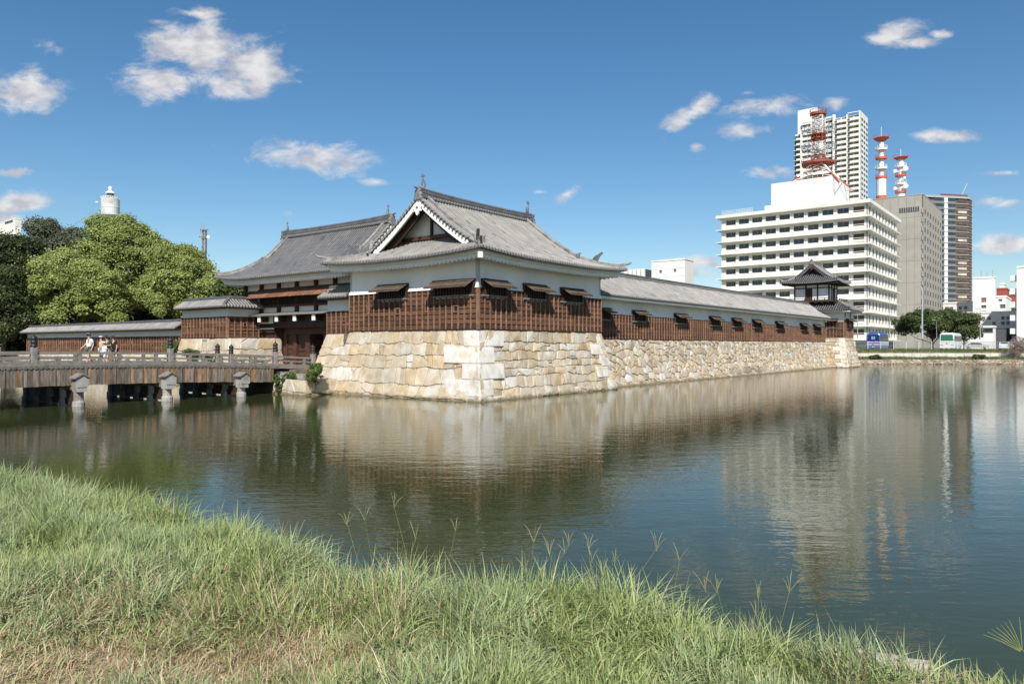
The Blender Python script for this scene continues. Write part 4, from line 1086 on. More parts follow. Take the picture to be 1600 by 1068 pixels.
# ================================================================= tiled walls (dobei)
def dobei(name_label, p0, p1, zb, zc, ze, zr, nrm, seed, group=None, th=.5, oh=.75, sp=.27, c0=False, c1=False, holes=()):
    """straight wall p0->p1 seen from nrm side: boards zb..zc, plaster zc..ze, tiled cap ze..zr"""
    P0, P1 = Vector((*p0,0)), Vector((*p1,0)); d = P1-P0; L_ = d.length; d.normalize(); n = Vector((*nrm,0))
    mid = (P0+P1)/2
    o = thing('tiled_wall', name_label, 'wall', (mid.x, mid.y, zb), group)
    P = lambda a, b, z: tuple((P0+d*a-n*b))[:2]+(z,)
    w = MB(); V = [P(0,0,0),P(L_,0,0),P(L_,th,0),P(0,th,0)]
    w.mesh([(x,y,zb) for x,y,_ in V]+[(x,y,ze+.1) for x,y,_ in V], [(0,3,2,1),(4,5,6,7),(0,1,5,4),(1,2,6,5),(2,3,7,6),(3,0,4,7)]); w.build('wall', [MAT['plaster']], o)
    cl = MB(); cladding(cl, p0, p1, zb, zc, nrm, .5, .27, seed); cl.build('board_cladding', [MAT['board'], MAT['batten']], o)
    lp = MB(); r = random.Random(seed)
    mb = MB(); small_roof(mb, P, L_, -oh, th+oh, ze, zr-ze-.25, sp, .35, seed, c0, c1); mb.build('roof', [MAT['tile'], MAT['tile_dark'], MAT['tile_edge']], o)
    ra, rb_ = (th/2 if c0 else 0), (L_-th/2 if c1 else L_)
    rb = MB(); ridge_path(rb, [P(ra+(rb_-ra)*i/6, th/2, zr-.27) for i in range(7)], .30, .30, 0); rb.build('ridge', [MAT['tile_dark']], o)
    if c1: hb_ = MB(); ridge_path(hb_, [P(L_-th/2+(oh+th/2)*t, th/2-(oh+th/2)*t, zr-.27-(zr-ze-.3)*t) for t in (0,.25,.5,.75,.97)], .24, .22, 0); hb_.build('hip_ridge', [MAT['tile_dark']], o)
    for hx in holes:
        q = MB(); zc_ = zb+(zc-zb)*.62
        for a_, b_, c_, d_ in ((hx-.16,hx-.12,zc_-.16,zc_+.16),(hx+.12,hx+.16,zc_-.16,zc_+.16),(hx-.12,hx+.12,zc_-.16,zc_-.12),(hx-.12,hx+.12,zc_+.12,zc_+.16)):
            V = [P(a_,-.02,0),P(b_,-.02,0),P(b_,-.14,0),P(a_,-.14,0)]; q.mesh([(x,y,c_) for x,y,_ in V]+[(x,y,d_) for x,y,_ in V], [(0,3,2,1),(4,5,6,7),(0,1,5,4),(1,2,6,5),(2,3,7,6),(3,0,4,7)], 1)
        V = [P(hx-.12,-.02,0),P(hx+.12,-.02,0),P(hx+.12,-.085,0),P(hx-.12,-.085,0)]; q.mesh([(x,y,zc_-.12) for x,y,_ in V]+[(x,y,zc_+.12) for x,y,_ in V], [(0,3,2,1),(4,5,6,7),(0,1,5,4),(1,2,6,5),(2,3,7,6),(3,0,4,7)], 0)
        q.build('loophole', [MAT['black'], MAT['batten']], o)
    ev = MB(); V = [(-.1,ze-.12),(-oh+.15,ze-.10),(-oh+.15,ze-.02),(th+oh-.15,ze-.02),(th+oh-.15,ze-.10),(th+.1,ze-.12)]
    ev.loft([[P(s,b,z) for b,z in V] for s in (0, L_)]); ev.build('eave', [MAT['darkwood']], o)
    return o, P, L_
dobei('short white wall with tiled cap squeezed between the gate and the corner turret', (.6, 14.45), (.6, 11.35), 4.02, 5.55, 6.45, 7.35, (-1,0), 61, oh=.9, holes=(1.9,))
# left wing beside the gate: two faces meeting at a corner
dobei('raised white wall with brown boards and tiled cap left of the gate', (-1.0, 31.4), (-1.0, 24.6), 3.82, 5.42, 6.15, 7.0, (-1,0), 62, c1=True, holes=(1.2, 3.2, 5.2))
dobei('short return wall with tiled cap running from the raised wall towards the gate', (-.985, 24.58), (1.7, 24.58), 3.82, 5.42, 6.15, 7.0, (0,-1), 63, c0=True, holes=(1.4,))
_q = MB(); _q.box((-1.13,24.45,3.74),(-.98,24.60,5.42)); _q.build('corner_board', [MAT['batten']], [x for x in ORIG if x.type == 'EMPTY' and x.get('label','').startswith('raised white wall')][0])
dobei('long low white wall with tiled cap left of the gate, trees behind it', (0, 68), (0, 33.2), 2.56, 3.98, 4.60, 5.42, (-1,0), 64, holes=[5+i*4.1 for i in range(8)])
def left_bases():
    o = thing('stone_wall', 'large pale block base under the raised wall left of the gate', 'stone wall', (0,26,0))
    mb = MB(); zt = 3.74
    stone_face(mb, (-1.05,31.5,zt), (-1.05,22.6,zt), (-2.1,32.0,-.6), (-2.0,22.3,-.6), 1.25, .9, 71, bow=.1, relief=.06, jit=.25)
    stone_face(mb, (-1.05,22.6,zt), (6,22.6,zt), (-2.0,22.3,-.6), (6,22.3,-.6), 1.2, .9, 72, bow=.05, relief=.06)
    stone_face(mb, (6,31.5,zt), (-1.05,31.5,zt), (6,32.0,-.6), (-2.1,32.0,-.6), 1.2, .9, 73, bow=.05, relief=.06)
    mb.build('stone_face', [MAT['stone'], MAT['gap']], o, fix=False)
    c = MB(); c.prism([(-1.0,22.65),(6,22.65),(6,31.45),(-1.0,31.45)], .5, zt-.1); c.build('earth_core', [MAT['gap']], o)
    o = thing('stone_wall', 'low stone embankment under the long low wall beyond the bridge', 'stone wall', (0,50,0))
    mb = MB(); zt = 2.5
    stone_face(mb, (-.1,74,zt), (-.1,31.4,zt), (-1.2,74,-.6), (-1.2,31.4,-.6), .95, .65, 74, bow=.08, relief=.1, gap=.02, jit=.35)
    mb.build('stone_face', [MAT['stone'], MAT['gap']], o, fix=False)
    c = MB(); c.prism([(-.02,31.4),(3,31.4),(3,74),(-.02,74)], .5, zt-.06); c.build('earth_core', [MAT['gap']], o)
left_bases()
def quay():
    o = thing('stone_quay', 'low pale stone landing at the gate end of the bridge, with plants on it', 'quay', (-2,13,0))
    mb = MB(); u0 = -3.6; zt = 1.0
    stone_face(mb, (u0,14.6,zt), (u0,11.3,zt), (u0-.15,14.7,-.6), (u0-.15,11.2,-.6), 2.2, .85, 81, bow=.0, relief=.07, jit=.15)
    stone_face(mb, (u0,11.3,zt), (-.8,11.3,zt), (u0-.15,11.2,-.6), (-.8,11.2,-.6), 1.2, .8, 82, bow=.0, relief=.07)
    mb.build('stone_face', [MAT['stone'], MAT['gap']], o, fix=False)
    c = MB(); c.prism([(u0+.02,11.35),(1.5,11.35),(1.5,22.5),(u0+1.5,22.5),(u0+.02,14.6)], -.5, zt-.03, 0)
    c.prism([(-2.4,14.0),(1.5,14.0),(1.5,22.4),(-2.4,22.4)], zt-.02, G-.06, 0); c.build('earth_core', [MAT['gap']], o)
    s = MB(); s.bbox((-3.3,14.75,1.1),(-2.38,21,1.45),.02); s.bbox((-3.2,12.0,zt),( -2.9,14.6,1.33),.02); s.build('kerb_stone', [MAT['concrete']], o)
quay()
# ================================================================= wooden bridge
VN, VF = 14.8, 20.6
def dz(u): return 2.16-.52*((u+17)/17)**2
def bridge():
    o = thing('wooden_bridge', 'weathered grey timber bridge with plank skirt and low railings leading to the gate', 'bridge', (-17, 17.7, 0))
    U0, U1 = -34.0, .8; us = [U0+(U1-U0)*i/60 for i in range(61)]
    r = random.Random(5)
    dk = MB()
    n = int((U1-U0)/.3)
    for i in range(n):
        u = U0+i*.3; c = r.uniform(.8,1.2)
        dk.mesh([(u,VN-.2,dz(u)-.16),(u+.29,VN-.2,dz(u+.29)-.16),(u+.29,VF+.2,dz(u+.29)-.16),(u,VF+.2,dz(u)-.16),(u,VN-.2,dz(u)-.05),(u+.29,VN-.2,dz(u+.29)-.05),(u+.29,VF+.2,dz(u+.29)-.05),(u,VF+.2,dz(u)-.05)], [(0,3,2,1),(4,5,6,7),(0,1,5,4),(1,2,6,5),(2,3,7,6),(3,0,4,7)], 0, (c,c,c))
    dk.build('deck', [MAT['greywood']], o)
    for v, s in ((VN,-1),(VF,1)):
        m = MB()     # edge beam
        m.loft([[(u,v-.16,dz(u)-.02),(u,v+.16,dz(u)-.02),(u,v+.16,dz(u)+.14),(u,v-.16,dz(u)+.14)] for u in us]); m.build('edge_beam', [MAT['greywood']], o)
        m = MB()     # joist ends row under the beam
        k = int((U1-U0-4)/.24)
        for i in range(k):
            u = U0+i*.24; m.box((u, min(v+s*.12, v+s*.36), dz(u)-.19), (u+.13, max(v+s*.12, v+s*.36), dz(u)-.03), 0, (.7,.7,.7))
        m.build('joist_ends', [MAT['greywood']], o)
        m = MB(); k = int((U1-U0-4.4)/.25)      # plank skirt
        for i in range(k):
            u = U0+i*.25; c = r.uniform(.6,1.25); t = r.random()
            cc = (c*1.5, c*1.12, c*.8) if t < .35 else (c, c*.98, c*.95)
            h = .88+r.uniform(-.015,.015)
            off = v+s*.27
            m.box((u, min(off,off+s*.045), dz(u)-.2-h), (u+.238, max(off,off+s*.045), dz(u)-.2), 0, cc)
            if i % 3 == 0: m.box((u-.03, min(off+s*.046,off+s*.09), dz(u)-.2-h), (u+.03, max(off+s*.046,off+s*.09), dz(u)-.2), 0, (.9,.8,.7))
        m.build('plank_skirt', [M('weathered_skirt_plank', (.20,.172,.145), .85, .45, 2.5, .01, 25, attr=True, stretch=(3,3,.6)) if s < 0 else bpy.data.materials['weathered_skirt_plank']], o)
        for hz, w, h in ((.62,.15,.12),(.34,.10,.09)):
            m = MB(); m.loft([[(u,v-w/2,dz(u)+hz-h/2),(u,v+w/2,dz(u)+hz-h/2),(u,v+w/2,dz(u)+hz+h/2),(u,v-w/2,dz(u)+hz+h/2)] for u in us if u <= -.35]); m.build('rail', [MAT['greywood']], o)
        pu = -.4-1.5/2; kk = 0
        nb = [-.4, -3.4, -10.5, -17.6, -24.7, -31.8] if s < 0 else [-3.1, -4.15, -17.6, -24.7, -31.8]
        while pu > U0+.3:
            if min(abs(pu-x) for x in nb) > .3:
                p = MB(); tall = kk % 2 == 0
                p.box((pu-.09, v-.07, dz(pu)+.1), (pu+.09, v+.07, dz(pu)+(.66 if tall else .32)), 0)
                p.box((pu-.16, v-.06, dz(pu)+.1), (pu+.16, v+.06, dz(pu)+.17), 0)
                p.build('railing_post', [MAT['greywood']], o)
            kk += 1; pu -= 1.02
        for u in nb:
            p = MB(); z = dz(u); p.bbox((u-.15, v-.15, z-.1), (u+.15, v+.15, z+.95 if s < 0 else z+.8), .03, 0, (1.15,1.15,1.2)); post = p.build('newel_post', [MAT['greywood']], o)
            f = MB(); zz = z+(.95 if s < 0 else .8); f.lathe([(.165,0),(.17,.10),(.15,.12),(.15,.22),(.165,.24),(.165,.30),(.14,.33),(.12,.36),(.16,.40),(.17,.47),(.13,.55),(.05,.61),(.02,.68),(.0,.70)], (u, v, zz-.02), 12)
            f.build('finial', [MAT['bronze']], post, smooth=True)
    # long stringers
    st = MB()
    for v in (15.3, 16.5, 17.7, 18.9, 20.1): st.loft([[(u,v-.15,dz(u)-.62),(u,v+.15,dz(u)-.62),(u,v+.15,dz(u)-.17),(u,v-.15,dz(u)-.17)] for u in us if u < -2.4])
    st.build('stringer', [MAT['darkwood']], o)
    for i, u in enumerate([-6.4, -11.1, -15.8, -20.5, -25.2, -29.9]):
        zb_ = dz(u)-.94
        c = MB(); c.box((u-.18, 13.75, zb_-.36), (u+.18, 21.7, zb_-.002), 0); cb = c.build('cross_beam', [MAT['greywood']], o)
        for v0_, v1_ in ((13.45, 14.3), (21.1, 21.95)):
            k = MB(); zc = zb_+.30       # little gabled cap on the beam end
            for s in (-1, 1):
                A = [(u, v0_, zc+.16), (u, v1_, zc+.16), (u+s*.37, v1_, zc-.07), (u+s*.37, v0_, zc-.07)]
                k.mesh(A+[(x, y, z+.055) for x, y, z in A], [(0,1,2,3),(7,6,5,4),(0,4,5,1),(1,5,6,2),(2,6,7,3),(3,7,4,0)], 0)
            k.prism([(u-.22, v0_+.1), (u+.22, v0_+.1), (u+.22, v1_-.05), (u-.22, v1_-.05)], zb_-.45, zb_+.27, 1)
            k.mesh([(u-.30,v0_+.07,zb_-.2),(u+.30,v0_+.07,zb_-.2),(u+.30,v0_+.07,zb_+.18),(u,v0_+.07,zc+.15),(u-.30,v0_+.07,zb_+.18)],[(0,1,2,3,4)],1)
            k.build('beam_cap', [MAT['greywood'], MAT['concrete']], cb)
        for j, v in enumerate((14.0, 15.75, 17.5, 19.25, 21.0)):
            p = MB(); p.tube([(u, v, -1.0), (u, v, .22), (u, v, .30)], [.30,.30,.24], 12, 1); p.tube([(u, v, .26), (u, v, zb_-.3)], .24, 12, 0, (1,1,1)); p.build('pile', [MAT['concrete'], MAT['concrete']], o)
        t = MB(); t.box((u-.09, 13.85, .06), (u+.09, 21.2, .38), 0); t.box((u-.09, 13.85, .78), (u+.09, 21.2, max(.95, zb_-.3)), 0)
        for v in (14.9, 16.6, 18.4, 20.1): t.box((u-.08, v-.45, .381), (u+.08, v+.45, .779), 0)
        t.build('tie_beam', [MAT['darkwood']], o)
bridge()

# ================================================================= people
SKIN = M('skin', (.52,.33,.24), .55, .05, 5)
HAIR = M('black_hair', (.02,.016,.014), .5, .2, 30)
def cloth(name, col): return M(name, col, .85, .12, 8, .004, 40)
def skin_mesh(name, nodes, edges, mat, parent, sub=1):
    me = bpy.data.meshes.new(name); o0 = ORIG[parent]
    me.from_pydata([n[0] for n in nodes], edges, []); me.materials.append(mat)
    o = bpy.data.objects.new(name, me); COL.objects.link(o); o.parent = parent; ORIG[o] = o0
    bpy.context.view_layer.objects.active = o
    bm = bmesh.new(); bm.from_mesh(me); lay = bm.verts.layers.skin.verify()
    for v, n in zip(bm.verts, nodes): v[lay].radius = n[1] if isinstance(n[1], tuple) else (n[1], n[1])
    bm.verts.ensure_lookup_table(); bm.verts[0][lay].use_root = True
    bm.to_mesh(me); bm.free()
    s = o.modifiers.new('skin', 'SKIN'); s.use_smooth_shade = True
    q = o.modifiers.new('sub', 'SUBSURF'); q.levels = sub; q.render_levels = sub
    return o
def person(label, u, v, heading, H, top, bottom, hat=None, arms='walk', head_down=0.0, group=None, bag=None, stride=.22, seed=0, topname='shirt', botname='shorts', shoe=(.05,.05,.05)):
    x, y, _ = cw(u, v); z = dz(u)-.05; s = H/1.75
    o = thing('person', label, 'person', (x, y, z), group, 'w', heading)      # faces local +x
    ORIG[o] = Vector((0,0,0))
    P = lambda a, b, c: (a*s, b*s, c*s)
    hy = .10
    hip = P(0,0,.93); lh, rh = P(0,hy,.90), P(0,-hy,.90)
    lk, rk = P(stride*.55,hy,.50), P(-stride*.15,-hy,.50)
    la, ra = P(stride,hy,.09), P(-stride,-hy,.12)
    lt, rt = P(stride+.17,hy,.035), P(-stride+.14,-hy,.035)
    ch = P(.02,0,1.22); nk = P(.03+.05*head_down,0,1.47); hb = P(.05+.08*head_down,0,1.56-.01*head_down); hc = P(.06+.10*head_down,0,1.66-.03*head_down)
    ls, rs = P(.01,.19,1.40), P(.01,-.19,1.40)
    if arms == 'walk': le, re_ = P(-.08,.24,1.13), P(.06,-.24,1.13); lw, rw = P(.02,.25,.88), P(.26,-.25,.95)
    elif arms == 'phone': le, re_ = P(.02,.24,1.14), P(.02,-.24,1.14); lw, rw = P(.28,.10,1.13), P(.28,-.08,1.15)
    else: le, re_ = P(.0,.24,1.13), P(.0,-.24,1.13); lw, rw = P(.04,.25,.87), P(.06,-.25,.87)
    nodes = [(hip,(.15*s,.12*s)),(ch,(.17*s,.12*s)),(nk,.06*s),(hb,.072*s),(hc,(.088*s,.098*s)),
             (lh,.095*s),(lk,.062*s),(la,.042*s),(lt,.035*s),(rh,.095*s),(rk,.062*s),(ra,.042*s),(rt,.035*s),
             (ls,.062*s),(le,.042*s),(lw,.03*s),(rs,.062*s),(re_,.042*s),(rw,.03*s)]
    E = [(0,1),(1,2),(2,3),(3,4),(0,5),(5,6),(6,7),(7,8),(0,9),(9,10),(10,11),(11,12),(1,13),(13,14),(14,15),(1,16),(16,17),(17,18)]
    # fingers
    for w, e, idx in ((lw, le, 15), (rw, re_, 18)):
        w_, e_ = Vector(w), Vector(e); d = (w_-e_).normalized(); sdv = d.cross(Vector((0,1,0)));
        if sdv.length < .1: sdv = Vector((1,0,0))
        sdv.normalize(); k = len(nodes); nodes.append((tuple(w_+d*.07*s), (.030*s,.016*s))); E.append((idx, k))
        for q, l in ((-.028,.065),(-.009,.078),(.010,.074),(.028,.058)):
            nodes.append((tuple(w_+d*(.08+l)*s+sdv*q*1.2*s), .008*s)); E.append((k, len(nodes)-1))
        nodes.append((tuple(w_+d*.07*s+sdv*.055*s), .009*s)); E.append((k, len(nodes)-1))
    body = skin_mesh('body', nodes, E, SKIN, o, 1)
    # face
    f = MB(); hx, hy_, hz = hc
    f.mesh([(hx+.085*s,-.012*s,hz+.01*s),(hx+.085*s,.012*s,hz+.01*s),(hx+.115*s,0,hz-.03*s),(hx+.09*s,-.018*s,hz-.035*s),(hx+.09*s,.018*s,hz-.035*s)], [(0,1,2),(0,2,3),(1,4,2),(3,2,4)], 0)
    for sy in (-1, 1): f.lathe([(.0,-.02*s),(.018*s,-.012*s),(.02*s,.01*s),(.0,.022*s)], (hx-.005*s, sy*.098*s, hz-.005*s), 6, 0)
    f.build('facial_features', [SKIN], body)
    tm = cloth('cloth_'+str(seed)+'a', top); bmn = cloth('cloth_'+str(seed)+'b', bottom)
    g = lambda a, b, t: tuple(Vector(a)*(1-t)+Vector(b)*t)
    sn = [(P(0,0,.86),(.175*s,.14*s)),(ch,(.20*s,.145*s)),(P(.02,0,1.42),(.10*s,.09*s)),(ls,.085*s),(g(ls,le,.8),.066*s),(rs,.085*s),(g(rs,re_,.8),.066*s)]
    skin_mesh(topname, sn, [(0,1),(1,2),(1,3),(3,4),(1,5),(5,6)], tm, o, 1)
    bn = [(P(0,0,.95),(.168*s,.135*s)),(lh,.112*s),(g(lh,lk,.95),.088*s),(rh,.112*s),(g(rh,rk,.95),.088*s)]
    skin_mesh(botname, bn, [(0,1),(1,2),(0,3),(3,4)], bmn, o, 1)
    sh = MB()
    for (a, t) in ((la, lt), (ra, rt)):
        sh.loft([[(a[0]-.07*s+.30*s*q, a[1]+w*.05*s*wd, max(.004, a[2]-.09*s)+hh*s) for w, hh in ((-1,0),(1,0),(1,.05*(1-q*.4)),(-1,.05*(1-q*.4)))] for q, wd in ((0,.7),(.35,.9),(.75,1.0),(1,.6))])
    sh.build('shoes', [cloth('shoe_'+str(seed), shoe)], o)
    hm = MB(); rr = .112*s
    if hat is None:
        hm.lathe([(rr*.86,-.055*s),(rr*1.0,-.01*s),(rr*1.02,.04*s),(rr*.85,.09*s),(rr*.45,.118*s),(.001,.125*s)], (hx-.018*s, 0, hz), 12); hm.build('hair', [HAIR], body, smooth=True)
    else:
        hm.lathe([(rr*.9,-.06*s),(rr*.98,.0),(rr*.9,.03*s)], (hx-.02*s,0,hz), 12); hm.build('hair', [HAIR], body, smooth=True)
        h2 = MB(); h2.lathe([(rr*1.05,.015*s),(rr*1.04,.06*s),(rr*.8,.105*s),(.001,.125*s)], (hx-.005*s,0,hz), 14)
        A = [(hx+math.cos(t)*rr*1.0+(.10*s if abs(t) < .9 else 0), math.sin(t)*rr*1.02, hz+.02*s) for t in [math.pi*(j/8-.5) for j in range(9)]]
        h2.mesh(A+[(a, b, c+.012*s) for a, b, c in A], [tuple(range(9)), tuple(range(17,8,-1))]); h2.build('cap', [cloth('cap_'+str(seed), hat)], o, smooth=False)
    if bag:
        bg = MB(); bx_ = bag[1]
        bg.bbox((-.32*s,-.14*s,1.0*s),(-.15*s,.14*s,1.42*s),.04*s)
        for sy in (-1,1): bg.tube([(-.16*s,sy*.12*s,1.38*s),(-.02*s,sy*.13*s,1.50*s),(.13*s,sy*.13*s,1.38*s),(.17*s,sy*.12*s,1.2*s)], .018*s, 6)
        bg.build('backpack', [cloth('bag_'+str(seed), bag[0])], o)
    return o
# headings in world angle: castle +u direction is TH
def at_px(px, v): return u_at(px, v)
TOL = TH+math.pi
person('person in a white shirt with dark cap and backpack, walking first on the bridge', at_px(140,17.6), 17.6, TOL+.15, 1.80, (.72,.72,.70), (.10,.115,.10), hat=(.10,.10,.14), arms='walk', bag=((.03,.035,.05),0), seed=1)
person('person in a lilac cap and pale summer top seen half behind the child in white', at_px(159,18.6), 18.6, TOL-.1, 1.66, (.62,.38,.24), (.40,.47,.58), hat=(.45,.40,.48), arms='down', seed=2, topname='top')
person('small child in a white dress and white hat between the adults on the bridge', at_px(163.5,16.6), 16.6, TOL+.1, 1.30, (.82,.82,.84), (.62,.66,.74), hat=(.82,.82,.84), arms='down', seed=3, topname='dress', stride=.14)
person('person in a dark green shirt with black hair looking down at a phone', at_px(168.5,17.9), 17.9, TOL+.35, 1.70, (.035,.06,.03), (.30,.27,.22), arms='phone', head_down=.7, seed=4, stride=.18)
person('person in a black t-shirt and dark shorts at the back of the walking group', at_px(179,17.2), 17.2, TOL+.1, 1.68, (.012,.012,.014), (.03,.03,.045), arms='down', head_down=.8, seed=5, stride=.2)
# ================================================================= water, land
def water():
    m = bpy.data.materials.new('moat_water'); m.use_nodes = True; nt = m.node_tree; N = nt.nodes.new; L = nt.links.new
    b = nt.nodes['Principled BSDF']; b.inputs['Base Color'].default_value = (.041,.052,.019,1); b.inputs['Roughness'].default_value = .015
    b.inputs['IOR'].default_value = 1.333; b.inputs['Specular IOR Level'].default_value = .5
    tc = N('ShaderNodeTexCoord')
    def noise(sx, sy, sc, det=2):
        mp = N('ShaderNodeMapping'); mp.inputs['Scale'].default_value = (sx, sy, 1); mp.inputs['Rotation'].default_value = (0,0,R(-8)); L(tc.outputs['Object'], mp.inputs[0])
        n = N('ShaderNodeTexNoise'); n.inputs['Scale'].default_value = sc; n.inputs['Detail'].default_value = det; n.inputs['Roughness'].default_value = .5; L(mp.outputs[0], n.inputs[0]); return n.outputs[0]
    def mul(a, k):
        q = N('ShaderNodeMath'); q.operation = 'MULTIPLY'; L(a, q.inputs[0])
        if isinstance(k, float): q.inputs[1].default_value = k
        else: L(k, q.inputs[1])
        return q.outputs[0]
    def add(a, c):
        q = N('ShaderNodeMath'); q.operation = 'ADD'; L(a, q.inputs[0]); L(c, q.inputs[1]); return q.outputs[0]
    # breeze patches
    pn = noise(.5, 1, .06, 2); mr = N('ShaderNodeMapRange'); mr.inputs[1].default_value = .38; mr.inputs[2].default_value = .62; mr.inputs[3].default_value = .45; mr.inputs[4].default_value = 1.0; L(pn, mr.inputs[0])
    h = add(mul(noise(.5, 1.4, 1.5, 2), .0098), mul(noise(.6, 1.3, 6.0, 2), .0048))
    h = mul(h, mr.outputs[0])
    bp = N('ShaderNodeBump'); bp.inputs['Strength'].default_value = 1.0; bp.inputs['Distance'].default_value = 1.0; L(h, bp.inputs['Height']); L(bp.outputs[0], b.inputs['Normal'])
    w = MB(); w.face([(-150,-12,0),(240,-12,0),(240,126,0),(-150,126,0)]); o = w.build('water', [m], None, fix=False); o['kind'] = 'structure'
water()
GRD = M('dry_soil_ground', (.30,.22,.14), .95, .3, 3, .02, 14, col2=(.10,.115,.05), c2s=1.2)
GRASSY = M('grass_cover_ground', (.13,.16,.06), .95, .35, 1.5, .05, 8, col2=(.22,.20,.10), c2s=.4)
ASPH = M('asphalt', (.055,.055,.056), .9, .2, 4, .004, 60)
def far_land():
    m = MB(); m.prism([(20,127.5),(4000,127.5),(4000,7000),(-4000,7000),(-4000,150),(20,150)], 1.0, 2.1); o = m.build('ground', [GRASSY], None); struct(o)
    # castle island inside the walls
    m = MB(); pl = [(1.5,22.8),(1.5,14.0),(1.5,11.6),(13.4,11.6),(13.4,6.5),(84,6.5),(84,9),(120,80),(60,170),(2.6,170),(2.6,33),(5.5,31),(5.5,22.8)]
    m.prism([wc_(p) for p in pl], .8, 1.60); o = m.build('island_ground', [GRD], None); struct(o)
def wc_(p): q = cw(*p); return (q[0], q[1])
far_land()
# shoreline of the near bank, at ground level
ZG = 1.55
EDGE = [(-60,40),(-40,28),(-26,20.5),(-18,15.8),(-12,12.2),(-8.6,10.0),(-6.2,8.7),(-5.0,8.0),(-4.1,7.45),(-3.3,6.9),(-2.6,6.45),(-2.05,6.0),(-1.62,5.5),(-1.1,5.12),(-.6,4.88),(-.1,4.72),(.35,4.60),(.8,4.40),(1.2,4.12),(1.55,3.95),(1.90,3.82),(2.15,3.68),(2.5,3.50),(3.0,3.2),(4.2,2.4),(8,0),(16,-6),(30,-11.5)]
ex = np.array([p[0] for p in EDGE]); ey = np.array([p[1] for p in EDGE])
def edge_y(x): return np.interp(x, ex, ey)
def bank_h(x, d):      # d = distance in y behind the crest
    return ZG+.05*np.sin(x*1.7+.5)*np.minimum(d, 1)+.03*np.sin(x*3.1+d*2.3)-.10*np.exp(-d/.25)
def near_bank():
    nx, ny = 300, 44; X = np.concatenate([np.linspace(-60,-9,60), np.linspace(-8.8,5,200), np.linspace(5.4,30,40)])
    D = np.concatenate([[-.16,-.10], np.linspace(0,4,28), np.linspace(4.4,20,14)]); V = []; F = []
    r = random.Random(3)
    for x in X:
        for j, d in enumerate(D):
            y = float(edge_y(x))-d; z = float(bank_h(x, max(0,d)))+ (r.uniform(-.01,.01))
            if d < 0: z = -.4 if j == 0 else z-.25
            V.append((x, y, z))
    m = len(D)
    for i in range(len(X)-1):
        for j in range(m-1): F.append((i*m+j, (i+1)*m+j, (i+1)*m+j+1, i*m+j+1))
    mb = MB(); mb.mesh(V, F); o = mb.build('bank_ground', [GRD], None, smooth=True); struct(o)
    # rough concrete coping showing through at the right
    c = MB(); pts = [(1.66,3.925),(1.74,3.90),(1.82,3.865),(1.90,3.83),(1.98,3.79),(2.05,3.755),(2.13,3.71)]
    rings = []
    for i, (x, y) in enumerate(pts):
        w = .13*(1-abs(i/3-1)**3*.7)+r.uniform(-.012,.012)
        rings.append([(x-.3*w, y-w, 1.40), (x-.3*w, y-w, 1.555+r.uniform(-.004,.004)), (x, y-.4*w, 1.59+r.uniform(-.008,.008)), (x+.02, y+.03, 1.585+r.uniform(-.006,.006)), (x+.04, y+.06, 1.50), (x+.05, y+.07, 1.2)])
    c.loft(rings, 0); co = c.build('coping_stone', [M('rough_coping', (.42,.39,.33), .9, .2, 10, .02, 30)], None, org=(1.9,3.8,1.4))
    co.location = (1.9,3.8,1.4); co['label'] = 'rough pale stone coping showing through the grass at the water edge'; co['category'] = 'coping stone'
near_bank()

# ================================================================= grass
def blades(rng, X, Y, Z, length, width, lean_dir, lean, seg=4):
    n = len(X); t = np.linspace(0, 1, seg+1)
    V = np.zeros((n, 2*seg+1, 3), dtype=np.float32)
    dx, dy = np.cos(lean_dir), np.sin(lean_dir)
    wa = lean_dir+rng.uniform(-1.2,1.2,n); wx, wy = -np.sin(wa), np.cos(wa)
    th0 = lean*.25; 
    hx = np.zeros(n); hz = np.zeros(n); px, pz = [hx], [hz]
    for k in range(seg):
        a = th0+lean*(k+1)/seg*1.15
        hx = hx+np.sin(a)*length/seg; hz = hz+np.cos(a)*length/seg; px.append(hx); pz.append(hz)
    for k in range(seg+1):
        w = width*(1-.15*k/seg)*(1-(t[k])**3)*.5
        cx, cy, cz = X+dx*px[k], Y+dy*px[k], Z+pz[k]
        if k < seg:
            V[:,2*k] = np.stack([cx-wx*w, cy-wy*w, cz], 1); V[:,2*k+1] = np.stack([cx+wx*w, cy+wy*w, cz+width*.15], 1)
        else: V[:,2*seg] = np.stack([cx, cy, cz], 1)
    fq = []
    for k in range(seg-1): fq.append([2*k,2*k+1,2*k+3,2*k+2])
    return V, fq, [2*seg-2,2*seg-1,2*seg]
def mesh_from(name, V, quads, tri, colr, mat, parent=None):
    n, m = V.shape[:2]; nq = len(quads); base = (np.arange(n)*m)[:,None]
    Q = (base[:,:,None]+np.array(quads)[None]).reshape(-1); T = (base+np.array(tri)[None]).reshape(-1)
    loops = np.concatenate([Q, T]); tot = np.concatenate([np.full(n*nq, 4), np.full(n, 3)]); st = np.concatenate([[0], np.cumsum(tot)[:-1]])
    me = bpy.data.meshes.new(name); me.vertices.add(n*m); me.vertices.foreach_set('co', V.reshape(-1).astype(np.float32))
    me.loops.add(len(loops)); me.loops.foreach_set('vertex_index', loops.astype(np.int32)); me.polygons.add(len(tot))
    me.polygons.foreach_set('loop_start', st.astype(np.int32)); me.polygons.foreach_set('loop_total', tot.astype(np.int32))
    me.update(calc_edges=True); me.materials.append(mat)
    at = me.color_attributes.new('Col', 'FLOAT_COLOR', 'POINT'); c = np.ones((n, m, 4), dtype=np.float32); c[:,:,:3] = colr[:,None,:]
    at.data.foreach_set('color', c.reshape(-1))
    o = bpy.data.objects.new(name, me); COL.objects.link(o)
    if parent: o.parent = parent
    return o
